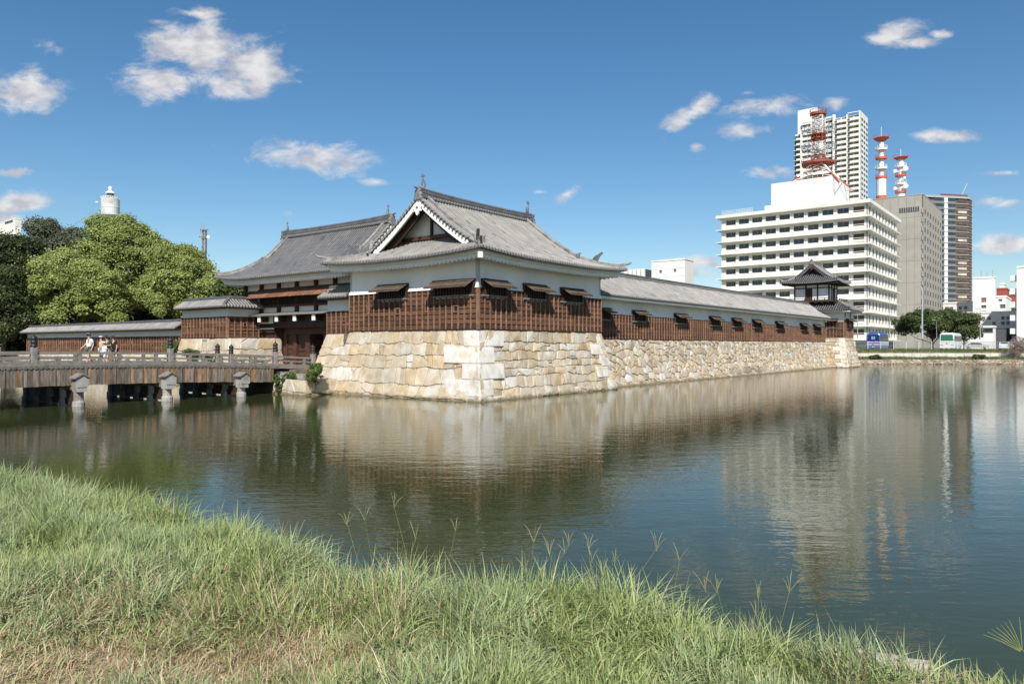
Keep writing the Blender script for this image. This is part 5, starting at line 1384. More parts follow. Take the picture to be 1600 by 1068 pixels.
GM = M('grass_blade', (1,1,1), .55, .0, 1, attr=True, trans=.30, spec=.35)
def vnoise(x, y, seed):
    r = np.random.default_rng(seed); g = r.random((64,64))
    xi = np.floor(x).astype(int); yi = np.floor(y).astype(int); fx = x-xi; fy = y-yi; fx = fx*fx*(3-2*fx); fy = fy*fy*(3-2*fy)
    G_ = lambda a, b: g[a%64, b%64]
    return (G_(xi,yi)*(1-fx)+G_(xi+1,yi)*fx)*(1-fy)+(G_(xi,yi+1)*(1-fx)+G_(xi+1,yi+1)*fx)*fy
def grass():
    rng = np.random.default_rng(5)
    def zone(x0, x1, dmax, dens, seed):
        r = np.random.default_rng(seed); n = int((x1-x0)*dmax*dens); x = r.uniform(x0, x1, n); d = r.uniform(-.05, dmax, n); return x, d
    X, D = [], []
    for a in ((-9,3.2,4.6,9500,1), (-16,-9,6,1500,2), (3.2,9,6,1200,3), (-40,-16,8,250,4)):
        x, d = zone(*a); X.append(x); D.append(d)
    X = np.concatenate(X); D = np.concatenate(D); Y = edge_y(X)-D
    keep = (Y > 2.2) | (np.random.default_rng(9).random(len(X)) < .12)
    # stay out of the way of the lens
    keep &= (np.hypot(X, Y) > 1.0)
    # tufting
    tuft = vnoise(X*7, Y*7, 1); keep &= np.random.default_rng(8).random(len(X)) < (.35+.9*tuft)
    # the bare coping at the right
    cop = (X > 1.68) & (X < 2.12) & (D < .10); keep &= ~(cop & (np.random.default_rng(7).random(len(X)) < .97))
    X, D, Y = X[keep], D[keep], Y[keep]; n = len(X); Z = bank_h(X, np.maximum(D,0))-.01
    big = vnoise(X*1.1+3, Y*1.1+5, 2); mid = vnoise(X*3.1, Y*3.1, 3); fine = vnoise(X*9, Y*9, 4)
    # worn dry ground on the left foreground
    worn = np.clip(1.25-np.hypot((X+1.9)/1.5, (Y-3.9)/1.0), 0, 1)
    worn = np.maximum(worn, np.clip(1.0-np.hypot((X+3.9)/1.0, (Y-5.2)/.5), 0, 1)*.8)
    worn = np.maximum(worn, np.clip(1.1-np.hypot((X-2.0)/.9, (Y-3.2)/.28), 0, 1)*.8)
    worn = np.clip(worn*(.25+.9*mid), 0, .8)
    rim = np.exp(-np.maximum(D,0)/.9)
    tuf = np.clip(vnoise(X*4.3, Y*4.3, 21)*1.5-.2, 0, 1.2); tall = (.14+.12*big+.10*mid*rim+.10*rim)*(.56+.58*tuf)
    right = np.clip((X-1.2)/.8, 0, 1)*np.clip(1.3-D/.35, 0, 1)
    tall *= (1-.62*worn)*(1-.55*right)*(1-.22*np.clip((4.4-Y)/1.5, 0, 1))
    length = tall*rng.uniform(.6,1.35,n)
    width = rng.uniform(.005,.0115,n)*(1-.35*worn)
    tilt = vnoise(X*4, Y*4, 6)*6.28; ld = tilt+rng.normal(0,1.3,n); ld = np.where(rng.random(n) < .3, rng.uniform(0,6.28,n), ld)
    lean = np.abs(rng.normal(1.15,.55,n))+.2*worn
    V, q, t = blades(rng, X, Y, Z, length, width, ld, lean)
    g = np.array([.26,.33,.115]); g2 = np.array([.45,.52,.225]); g3 = np.array([.38,.455,.27]); dry = np.array([.48,.36,.21]); straw = np.array([.56,.50,.32])
    w = rng.random(n)[:,None]; c = g*(1-w)+g2*w; m3 = (vnoise(X*2.2, Y*2.2, 11)[:,None] > .5)*rng.random(n)[:,None]; c = c*(1-m3*.8)+g3*m3*.8
    pd = np.clip(worn*1.0+.05+.10*(big > .62), 0, .9); isd = rng.random(n) < pd; pick = rng.random(n) < .5
    c = np.where((isd & pick)[:,None], dry, c); c = np.where((isd & ~pick)[:,None], straw, c)
    c = c*rng.uniform(.75,1.2,n)[:,None]
    o = mesh_from('grass', V, q, t, c.astype(np.float32), GM); o['kind'] = 'stuff'; o['label'] = 'thick green and straw-coloured grass covering the near bank'; o['category'] = 'grass'
    print('blades', n)
    return o
grass()
# finger-grass seed heads standing above the bank
def seed_stalks():
    r = random.Random(12); sm = M('seed_head', (.36,.36,.18), .7, .2, 20, trans=.2)
    gm = M('stalk_green', (.22,.26,.10), .7, .2, 20, trans=.2)
    spots = []
    for i in range(8):
        x = r.choice([r.uniform(-1.1,1.5), r.uniform(-.9,1.4), r.uniform(-6,1.5)]); spots.append((x, float(edge_y(x))-r.uniform(-.02,.28), r.uniform(.24,.44), 0))
    spots += [(-.66,4.9,.60,1),(-.93,4.98,.52,0),(-1.02,5.02,.44,0),(-.45,4.78,.46,0),(.10,4.62,.46,1),(.18,4.6,.4,0),(.62,4.45,.44,1),(.70,4.4,.38,0),(.92,4.28,.42,0),(1.22,4.06,.34,0),(1.42,3.95,.34,1),(.35,4.55,.4,0),(.5,4.5,.42,0),(.8,4.35,.4,0)]
    k = 0
    for (x, y, h, big) in spots:
        o = thing('seed_stalk', 'thin upright grass stalk with spread straw-coloured seed fingers along the water edge of the bank', 'grass stalk', (x, y, ZG-.03), 'seed stalks along the near bank', 'w'); ORIG[o] = Vector((0,0,0))
        a = r.uniform(0, 6.28); b = r.uniform(.15,.65); dx, dy = math.cos(a)*b*h, math.sin(a)*b*h*.5
        st = MB(); st.tube([(0,0,0),(dx*.4,dy*.4,h*.5),(dx,dy,h)], [.0018,.0015,.0011], 5, 0); st.build('stem', [gm], o)
        hd = MB(); n = r.randint(3,6); a0 = r.uniform(0,6.28)
        for j in range(n):
            t = a0+j*6.28/n+r.uniform(-.3,.3); sp = r.uniform(.1,.75); l = r.uniform(.06,.13)
            p1 = (dx+math.cos(t)*math.sin(sp)*l*.6, dy+math.sin(t)*math.sin(sp)*l*.6, h+math.cos(sp)*l*.6); p2 = (dx+math.cos(t)*math.sin(sp)*l*1.15, dy+math.sin(t)*math.sin(sp)*l*1.15, h+math.cos(sp)*l*.95)
            hd.tube([(dx,dy,h-.004*j), p1, p2], [.0012,.0017,.0008], 4, 0)
        hd.build('seed_head', [sm], o)
    # one tall head with parallel fingers at the far right
    x, y = 2.44, 3.46
    o = thing('seed_stalk', 'tall grass stalk at the far right with a fan of parallel pale green seed fingers', 'grass stalk', (x, y, ZG-.05), 'seed stalks along the near bank', 'w'); ORIG[o] = Vector((0,0,0))
    st = MB(); st.tube([(.10,-.05,0),(.07,-.03,.12),(.01,.0,.22),(-.02,.01,.26)], [.003,.0025,.002,.0018], 6); st.build('stem', [gm], o)
    hd = MB()
    for j in range(8):
        t = j/7; p = (-.02-.012*(1-t), .01, .25+.008*t); e = (-.05-.155*(1-t)+.03*(t > .9), .01+.02*t, .33+.075*t)
        mid = tuple((a+b)/2+c for a, b, c in zip(p, e, (0, 0, .006))); hd.tube([p, mid, e], [.0018,.0026,.0012], 5)
    hd.build('seed_head', [gm], o)
seed_stalks()
# ================================================================= far bank
WHITE = M('white_concrete', (.76,.75,.70), .85, .06, .25, 0, col2=(.68,.67,.62), c2s=.12)
PURE = M('white_panel', (.76,.76,.75), .7, .04, .2)
GLASS = M('window_glass', (.035,.05,.06), .12, .3, .35, spec=.6)
GLASS2 = M('dull_glass', (.09,.095,.09), .35, .4, .3)  # rougher, greyer glass than the plain panes
DARKWIN = M('dark_window', (.035,.035,.035), .5, .3, .4, spec=.3)
GLASS3 = M('pale_glass_railing', (.17,.20,.21), .3, .1, .3)
FRAME = M('window_frame', (.30,.30,.29), .6, .1)
GREYC = M('grey_tile_cladding', (.37,.35,.31), .85, .06, .3, 0, col2=(.33,.31,.275), c2s=.08)
BROWN = M('brown_cladding', (.13,.075,.06), .8, .1, .3)
RED = M('red_paint', (.30,.075,.045), .6, .15, .5)
REDW = M('red_brick_wall', (.33,.09,.06), .85, .1, .5)
STEEL = M('grey_steel', (.32,.34,.35), .5, .15, 1, metal=.3)
PINK = M('pinkish_render', (.76,.70,.65), .85, .06, .25)
DARKG = M('dark_grey_panel', (.07,.075,.085), .8, .1)
def far_bank():
    o = thing('stone_revetment', 'low rough stone edging along the far bank of the moat', 'stone wall', (80,122,0), None, 'w'); ORIG[o] = Vector((80,122,0))
    mb = MB(); stone_face(mb, (30,122.6,.78), (225,122.6,.78), (30,122.2,-.4), (225,122.2,-.4), .7, .36, 91, bow=0, relief=.14, gap=.025, jit=.4, mode='v', pal=[((.42,.36,.30),3),((.5,.44,.38),2),((.46,.32,.24),2),((.34,.31,.27),2)])
    mb.build('stone_face', [MAT['stone'], MAT['gap']], o, fix=False)
    m = MB(); m.loft([[(x,122.6,-.5),(x,122.62,.74),(x,124.5,1.0),(x,126.2,1.08),(x,126.2,-.5)] for x in (28,235)]); g = m.build('verge', [GRASSY], None, org=(80,124,0)); g.location = (80,124,0); struct(g)
    w = MB(); w.bbox((30,126.2,.6),(235,126.7,1.80),.04); k = 30
    while k < 150: w.box((k,126.17,.9),(k+.05,126.21,1.79),0,(.5,.5,.5)); k += 1.5
    ww = w.build('low_concrete_wall', [M('pale_kerb', (.55,.53,.48), .9, .12, .6, attr=True)], None, org=(80,126,.6)); ww.location = (80,126,.6); ww['label'] = 'low pale concrete wall running along the far bank above the stone edging'; ww['category'] = 'wall'
    m = MB(); m.loft([[(x,126.7,1.6),(x,127.4,2.15),(x,130.9,2.30),(x,131.0,1.0),(x,126.7,1.0)] for x in (28,235)]); g = m.build('verge', [GRASSY], None, org=(80,128,1)); g.location = (80,128,1); struct(g)
    # grass tufts on both verges
    rng = np.random.default_rng(3); n = 26000; X = rng.uniform(48,112,n); hi = rng.random(n) < .55; Y = np.where(hi, rng.uniform(126.9,130.5,n), rng.uniform(122.7,126.1,n)); Z = np.where(hi, 1.75+np.clip((Y-126.7)/.7,0,1)*.45, .74+(Y-122.6)*.09)
    bump = vnoise(X*.5, Y, 5); L_ = rng.uniform(.15,.4,n)*(.6+1.2*bump)
    V, q, t = blades(rng, X, Y, Z, L_, rng.uniform(.04,.09,n), rng.uniform(0,6.28,n), rng.uniform(.1,.7,n), 2)
    c = np.array([.12,.17,.05])*(1-bump[:,None])+np.array([.22,.22,.10])*bump[:,None]; c *= rng.uniform(.6,1.2,n)[:,None]
    g = mesh_from('verge_grass', V, q, t, c.astype(np.float32), GM); g['kind'] = 'stuff'; g['label'] = 'rough grass and weeds on the far bank'; g['category'] = 'grass'
    m = MB(); m.box((28,131.0,1.5),(320,186,2.304)); a = m.build('road', [ASPH], None, org=(100,150,2)); a.location = (100,150,2); struct(a)
far_bank()
def fence():
    o = thing('mesh_fence', 'pale metal mesh fence along the far road', 'fence', (85,130.3,2.3), None, 'w')
    m = MB(); 
    for z in (2.42,3.1,3.78): m.box((52,130.28,z),(140,130.32,z+.045))
    x = 52
    while x < 140: m.box((x,130.29,2.42),(x+.03,130.31,3.8)); x += .22
    m.build('mesh_panel', [STEEL], o)
    pm = MB(); pm.tube([(0,0,0),(0,0,1.6)], .045, 6); pm = proto(pm, 'fence_post', [WHITE])
    for i in range(39): stamp(pm, 'fence_post', o, (52+i*2.27,130.22,2.28))
fence()

def lamp(px, Y, ytop, label, r=.09, teal=False, arm=1.2, cctv=False):
    x = (px-800)/FPX*Y; zt = H_EYE+(539-ytop)/FPX*Y
    o = thing('street_lamp', label, 'street lamp', (x, Y, 2.2), None, 'w'); ORIG[o] = Vector((x, Y, 0))
    m = MB(); m.tube([(x,Y,2.2),(x,Y,3.2)], r*1.25, 10); m.tube([(x,Y,3.2),(x,Y,zt)], [r, r*.5], 10); m.build('pole', [M('pole_paint_%d' % px, (.36,.42,.42) if teal else (.36,.36,.35), .5, .1)], o)
    m = MB(); m.tube([(x,Y,zt-.1),(x-arm*.5,Y-.1,zt+.1),(x-arm,Y-.2,zt+.05)], .035, 6); m.loft([[(x-arm+a, Y-.2-w, zt+.02+h) for w, h in ((-.1,0),(.1,0),(.08,.09),(-.08,.09))] for a in (.1,-.5)]); m.build('lamp_head', [STEEL], o)
    if cctv:
        m = MB(); m.box((x-.4,Y-.2,3.9),(x+.0,Y-.05,4.5)); m.build('control_box', [STEEL], o)
lamp(1441, 128.6, 468, 'tall pale teal street pole in front of the round green tree, far bank', .15, True, .3, True)
lamp(1390, 133, 484, 'thin grey street pole in front of the white office block, right of the blue bus', .06)
lamp(1340, 133, 508, 'short street lamp just right of the far turret', .07, arm=1.6)
lamp(1531.5, 150, 499, 'street lamp with a dark bracket head in front of the pinkish hotel', .10, arm=.6)
lamp(1463.5, 134, 519, 'slim short post immediately left of the white bus', .04, arm=.5)

# ================================================================= vehicles (aligned with the street grid)
def vehicle_frame(name, label, cat, px, Y, z=2.304, rot=0):
    x = (px-800)/FPX*Y; o = thing(name, label, cat, (x, Y, z), None, 'w', TH+rot); ORIG[o] = Vector((0,0,0)); return o
def wheels(o, xs, hw, r):
    for x in xs:
        for s in (-1, 1):
            m = MB(); m.xf
            ring = lambda rr, yy: [(x+rr*math.cos(t), yy, r+rr*math.sin(t)) for t in [2*math.pi*k/14 for k in range(14)]]
            m.loft([ring(r*.9, s*(hw-.26)), ring(r, s*(hw-.22)), ring(r, s*(hw-.03)), ring(r*.92, s*hw)], 0); m.loft([ring(r*.55, s*(hw-.01)), ring(r*.5, s*(hw+.015))], 1)
            m.build('wheel', [M_RUB, STEEL], o)
M_RUB = M('tyre_rubber', (.02,.02,.02), .9, .1)
def bus(label, px, Y, paint, glass, rear, L_=10.5, Wd=2.5, Hh=3.2, deco=None):
    o = vehicle_frame('bus', label, 'bus', px, Y)          # local x away from the viewer, y left; near end at x=0, left corner at y=Wd/2
    hw = Wd/2; P = lambda q: [(q, -hw, .35), (q, hw, .35)]
    def sec(x, tz, ty, bz=.32): return [(x,-hw+ty,bz),(x,hw-ty,bz),(x,hw-ty*.4,1.2),(x,hw-ty-.08,tz-.25),(x,hw-ty-.35,tz),(x,-hw+ty+.35,tz),(x,-hw+ty+.08,tz-.25),(x,-hw+ty*.4,1.2)]
    m = MB(); m.loft([sec(0,Hh-.18,.12,.45), sec(.10,Hh-.04,.02), sec(.9,Hh,0), sec(L_-.6,Hh,0), sec(L_,Hh-.2,.12,.45)]); m.build('body', [paint], o)
    w = MB(); zt, zb = Hh-.35, 1.75
    w.loft([[(-.05,-hw+.25,zb),(-.05,hw-.25,zb),(-.03,hw-.3,zt),(-.03,-hw+.3,zt)],[(.12,-hw+.2,zb),(.12,hw-.2,zb),(.12,hw-.2,zt),(.12,-hw+.2,zt)]]); w.build('rear_window' if rear else 'windscreen', [glass], o)
    for s in (-1, 1):
        n = 6
        for i in range(n):
            a = .6+(L_-1.3)*i/n; b = a+(L_-1.3)/n-.12; w = MB(); w.box((a, min(s*(hw-.06),s*(hw+.015)), 1.65), (b, max(s*(hw-.06),s*(hw+.015)), 2.62)); w.build('side_window', [GLASS2], o)
    wheels(o, (2.2, L_-2.4), hw, .48)
    for s in (-1, 1):
        l = MB(); l.bbox((-.03, s*.85-.22, .78), (.14, s*.85+.22, .98), .02); l.build('tail_light' if rear else 'headlight', [RED if rear else FRAME], o)
    b = MB(); b.bbox((-.12,-hw+.06,.36),(.1,hw-.06,.66),.04); b.box((-.14,-.22,.5),(-.121,.22,.63),1); b.build('bumper', [paint, WHITE], o)
    if not rear:
        e = MB(); e.lathe([(.0,0),(.16,0),(.16,.03),(.0,.03)], (0,0,0), 12); e.xf(lambda x,y,z: (-.02-z, y, 1.25+x)); e.build('badge', [STEEL], o)
        for s in (-1, 1):
            r_ = MB(); r_.tube([(.1,s*hw,2.7),(-.2,s*(hw+.12),2.6),(-.2,s*(hw+.12),2.3)], .03, 6); r_.bbox((-.26,s*(hw+.12)-.09,2.0),(-.18,s*(hw+.12)+.09,2.35),.01); r_.build('mirror', [DARKG], o)
    if deco: deco(o, hw, L_)
    return o
BLUE = M('blue_bus_paint', (.06,.11,.34), .35, .05, 1, spec=.5)
WHITEP = M('white_bus_paint', (.74,.75,.74), .3, .03, 1, spec=.5)
def deco_blue(o, hw, L_):
    m = MB()
    for s in (-1, 1):
        y0, y1 = min(s*hw, s*(hw+.012)), max(s*hw, s*(hw+.012))
        m.box((.2,y0,1.30),(L_-.4,y1,1.55),0); m.box((.2,y0,.95),(L_-.4,y1,1.12),0)
    m.box((-.03,-hw+.1,1.42),(.1,hw-.1,1.52),0); m.box((-.03,-hw+.1,.98),(.1,hw-.1,1.12),0)
    m.mesh([(-.045,.25,.98),(-.045,.05,.98),(-.045,-.55,1.7),(-.045,-.35,1.7)], [(0,1,2,3)], 1)
    m.build('stripe', [WHITEP, M('orange_stripe', (.6,.2,.05), .5, 0)], o)
    r_ = MB(); r_.bbox((.4,-hw+.35,3.19),(3.2,hw-.35,3.36),.06); r_.build('roof_unit', [BLUE], o)
    s_ = MB(); s_.box((-.07,-.32,2.0),(-.051,.32,2.55)); s_.build('window_sign', [M('pale_blue_sign', (.20,.36,.65), .6, 0)], o)
bus('blue coach with white stripes seen from behind, on the far road right of the turret', 1364.5, 139, BLUE, M('dark_bus_glass', (.02,.03,.05), .15, 0), True, 7.8, deco=deco_blue)
bus('white coach with a green windscreen facing the camera, behind the far fence', 1479.5, 136, WHITEP, M('green_glass', (.035,.16,.09), .15, 0), False, 10.5)
def car(label, px, Y, paint, rot=0):
    o = vehicle_frame('parked_car', label, 'car', px, Y, rot=rot)
    m = MB()
    prof = [(0,.35),(0,.75),(.15,.92),(.9,.98),(1.5,1.42),(3.0,1.46),(3.9,1.0),(4.3,.92),(4.4,.7),(4.4,.35)]
    m.loft([[(x,y,z if abs(y) > .5 or z < 1.2 else z) for x, z in prof] for y in (-.84,.84)], 0, closed=True); m.build('body', [paint], o)
    g = MB(); g.loft([[(1.08,y,1.05),(1.55,y,1.38),(2.95,y,1.41),(3.6,y,1.05)] for y in (-.85,.85)]); g.mesh([(.97,-.7,1.02),(.97,.7,1.02),(1.46,.65,1.42),(1.46,-.65,1.42)], [(0,1,2,3)]); g.build('window_band', [GLASS], o)
    wheels(o, (.85, 3.5), .86, .32)
    for s in (-1, 1):
        l = MB(); l.bbox((-.02, s*.65-.15, .68), (.1, s*.65+.15, .82), .02); l.build('headlight', [FRAME], o)
car('small white car on the far road at the right, behind the fence', 1569, 139, WHITEP)
car('pale van-like car on the far road between the hotel lamp and the white coach', 1545, 150, M('silver_paint', (.5,.5,.5), .35, 0), rot=1.57)

# ================================================================= modern buildings (all on the same street grid)
def bld(name, label, cat, px, Y):
    x = (px-800)/FPX*Y; u, v, _ = wc(x, Y); o = thing(name, label, cat, (u, v, 2.2)); return o, u, v
def zpy(py, Y): return H_EYE+(539-py)/FPX*Y
def office():
    Y = 193.0; o, U, V = bld('office_building', 'wide white ten-storey office block with projecting floor ledges behind the castle gallery', 'office building', 1355, Y)
    Lv = v_at(1127.5, U)-V; Lu = u_at(1401.5, V)-U; fh = 3.62; zt = zpy(312.5, Y-1)-.3; nf = 10; z0 = zt-nf*fh
    c = MB(); c.box((U+1.2, V+.6, 2.0), (U+Lu-1.2, V+Lv-1.2, zt-.3)); c.build('core', [DARKG], o)
    # ledges
    for k in range(nf+1):
        z = z0+k*fh; m = MB(); t = .26 if k < nf else .9
        m.box((U-1.3, V-1.0, z-.3), (U+Lu+1.0, V+Lv+1.3, z-.3+t)); m.build('ledge', [WHITE], o)
    m = MB(); g0 = 2.2; m.box((U+.6, V+.6, g0), (U+Lu-.6, V+Lv-.6, z0-.3)); m.build('ground_floor', [GREYC], o)
    # left facade
    cols = [(165,240),(262,340),(363,441),(466,545),(570,651),(678,757),(786,868),(897,981),(1010,1098)]
    cols = [(v_at(1100+b/4.853, U), v_at(1100+a/4.853, U)) for a, b in cols]
    rec = (v_at(1100+1215/4.853, U), v_at(1100+1130/4.853, U))
    fr = MB()
    edges = sorted([V]+[x for c_ in cols+[rec] for x in c_]+[V+Lv])
    for k in range(nf):
        z = z0+k*fh; a = z+.02; wz0, wz1 = z+1.25, z+2.72
        fr.box((U+.25, V+.05, a), (U+.75, V+Lv-.05, wz0), 0); fr.box((U+.25, V+.05, wz1), (U+.75, V+Lv-.05, z+fh-.301), 0)
        for i in range(0, len(edges), 2): fr.box((U, edges[i]+ .0, a), (U+.76, edges[i+1], z+fh-.301), 0)
    fr.build('front_wall', [WHITE], o)
    r = random.Random(3)
    wp = []
    for g in (GLASS, GLASS2):
        m = MB(); w = cols[0][1]-cols[0][0]
        m.box((.5,0,0),(.55,w,1.47),0)
        for t in (0,.5,1): m.box((.44,w*t-.05,0),(.499,w*t+.05,1.47),1)
        m.box((.44,0,0),(.499,w,.08),1); m.box((.44,0,1.39),(.499,w,1.47),1); m.box((.43,.0,.0),(.498,w,.52),2)
        wp.append(proto(m, 'window', [g, FRAME, GLASS2]))
    for k in range(nf):
        for (a, b) in cols: stamp(wp[0] if r.random() < .62 else wp[1], 'window', o, (U, a, z0+k*fh+1.25))
        z = z0+k*fh; m = MB(); m.box((U+.9, rec[0], z+.5),(U+1.0, rec[1], z+fh-.4),1)
        for zz in (1.0,1.55,.6): m.box((U+.1, rec[0], z+zz),(U+.18, rec[1], z+zz+(.1 if zz > .6 else .5)),0)
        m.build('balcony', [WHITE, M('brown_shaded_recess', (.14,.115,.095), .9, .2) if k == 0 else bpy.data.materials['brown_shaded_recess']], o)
    # right facade: fins and narrow windows
    ns = 9; p = (Lu-2.4)/ns
    sw = MB()
    for k in range(nf):
        z = z0+k*fh
        sw.box((U+.05, V+.05, z+.02), (U+Lu-.05, V+.35, z+.75), 0); sw.box((U+.05, V+.05, z+2.9), (U+Lu-.05, V+.35, z+fh-.301), 0)
        sw.box((U, V, z+.02), (U+1.2, V+.36, z+fh-.301), 0)
        for i in range(ns+1): sw.box((U+1.2+i*p-p*.25, V+.0, z+.021), (U+1.2+i*p+p*.25, V+.37, z+fh-.302), 0)
    sw.build('side_wall', [WHITE], o)
    q = MB(); q.box((0,.20,0),(p*.5,.24,2.15),0); q.box((p*.24,.17,0),(p*.28,.199,2.15),1); q = proto(q, 'narrow_window', [DARKWIN, FRAME])
    for k in range(nf):
        for i in range(ns): stamp(q, 'narrow_window', o, (U+1.2+i*p+p*.25, V, z0+k*fh+.75))
    # roof structures
    U2 = U+7; v1 = v_at(1299.4, U2); v2 = v_at(1206, U2); u2 = u_at(1327, v1); zt2 = H_EYE+(539-274.8)/FPX*cw(U2, v1)[1]
    m = MB(); m.box((U2, v1, zt-.3), (u2, v2, zt2)); n = 46
    for i in range(n+1): v = v1+(v2-v1)*i/n; m.box((U2-.12, v-.12, zt+2.6), (U2-.001, v+.12, zt2-.02))
    m.build('rooftop_block', [PURE], o)
    m = MB(); m.box((U2-2.6, v1+.4, zt+.7), (U2-.13, v2+1.2, zt+2.9)); m.build('parapet_block', [WHITE], o)
    m = MB(); vL0, vL1 = v2+3, V+Lv-.5
    for z in (zt+.95, zt+1.4, zt+1.85): m.bar((U-.8,vL0,z),(U-.8,vL1,z),.06,.06)
    for i in range(20): v = vL0+(vL1-vL0)*i/19; m.bar((U-.8,v,zt+.7),(U-.8,v,zt+1.9),.06,.06)
    m.build('roof_railing', [WHITE], o)
    return U, V, zt, U2, v1, v2, u2, zt2
OFF = office()
def lattice():
    U, V, zt, U2, v1, v2, u2, zt2 = OFF; uc = U2+8; vc = v_at(1278.5, uc); Yc = cw(uc, vc)[1]; z = lambda py: H_EYE+(539-py)/FPX*Yc
    o = thing('antenna_tower', 'red and white lattice antenna tower on the white office roof', 'antenna tower', (uc, vc, zt2))
    m = MB(); k = Yc/FPX
    zb = zt2-2; z1 = z(257)
    hb, ht = 7.6, 1.6
    leg = lambda a, b, t: (uc+a*(hb*(1-t)+ht*t), vc+b*(hb*(1-t)+ht*t), zb+(z1-zb)*t)
    for a in (-1, 1):
        for b in (-1, 1):
            m.bar(leg(a,b,0), leg(a,b,.5), .42, .42, 1); m.bar(leg(a,b,.5), leg(a,b,1), .42, .42, 0)
    for t0, t1 in ((0,.35),(.35,.7),(.7,1)):
        for (a, b), (c, d) in (((-1,-1),(-1,1)),((-1,1),(1,1)),((1,1),(1,-1)),((1,-1),(-1,-1))):
            m.bar(leg(a,b,t0), leg(c,d,t1), .16, .16, 0); m.bar(leg(c,d,t0), leg(a,b,t1), .16, .16, 0); m.bar(leg(a,b,t1), leg(c,d,t1), .2, .2, 1)
    m.build('leg_frame', [WHITE, RED], o)
    m = MB(); zs = [z(257)+(z(176)-z(257))*i/12 for i in range(13)]; h = 1.55
    for i in range(12):
        mt = 1 if i in (0,1,5,6,11) else 0
        q = lambda a, b, zz, hh=h: (uc+a*hh, vc+b*hh, zz)
        for (a, b), (c, d) in (((-1,-1),(-1,1)),((-1,1),(1,1)),((1,1),(1,-1)),((1,-1),(-1,-1))):
            m.bar(q(a,b,zs[i]), q(a,b,zs[i+1]), .26, .26, mt); m.bar(q(a,b,zs[i]), q(c,d,zs[i+1]), .12, .12, mt); m.bar(q(c,d,zs[i]), q(a,b,zs[i+1]), .12, .12, mt); m.bar(q(a,b,zs[i+1]), q(c,d,zs[i+1]), .16, .16, mt)
    m.tube([(uc,vc,zs[0]),(uc,vc,zs[-1])], .45, 8, 0); m.tube([(uc,vc,zs[-1]),(uc,vc,zs[-1]+1.6)], .12, 6, 1)
    m.build('mast', [WHITE, RED], o)
    def ring(zc, r, th, mt, deck=True, nn=16):
        m = MB(); P = [(uc+r*math.cos(t), vc+r*math.sin(t)) for t in [2*math.pi*i/nn for i in range(nn)]]
        if deck: m.prism(P, zc, zc+th, mt)
        for i in range(nn):
            a, b = P[i], P[(i+1)%nn]; m.bar((*a, zc+th+.9), (*b, zc+th+.9), .1, .1, mt); m.bar((*a, zc+th), (*a, zc+th+.95), .1, .1, mt); m.bar((uc+(a[0]-uc)*.35, vc+(a[1]-vc)*.35, zc-.8), (*a, zc), .12, .12, mt)
        m.build('platform', [WHITE, RED], o)
    ring(z(257), 4.6, .5, 1); ring(z(217), 1.9, .3, 1); ring(z(180), 2.3, .6, 1); ring(z(211.5), 2.1, .2, 1)
    for zc in (z(203), z(230)):       # spoked whip-antenna crowns
        m = MB(); 
        for i in range(20):
            t = 2*math.pi*i/20; a = (uc+1.5*math.cos(t), vc+1.5*math.sin(t), zc-.9); b = (uc+4.8*math.cos(t), vc+4.8*math.sin(t), zc+.5); m.bar(a, b, .12, .12, 0)
            t2 = t+2*math.pi/20; 
            for rr, zz in ((4.8,.5),(4.4,-.5),(3.0,-.2)): m.bar((uc+rr*math.cos(t), vc+rr*math.sin(t), zc+zz), (uc+rr*math.cos(t2), vc+rr*math.sin(t2), zc+zz), .10, .10, 0)
            m.bar((uc+4.8*math.cos(t), vc+4.8*math.sin(t), zc+.5), (uc+4.4*math.cos(t), vc+4.4*math.sin(t), zc-1.2), .10, .10, 0)
        m.build('antenna_crown', [STEEL], o)
    m = MB(); m.lathe([(0,0),(.95,.15),(1.15,.45),(1.15,.75),(0,.95)], (0,0,0), 14); uu = uc-2.3; vd = v_at(1283, uu); zd = z(234.5); m.xf(lambda x,y,zz: (uu-zz, vd+y, zd+x)); m.build('dish', [PURE], o, smooth=True)
lattice()
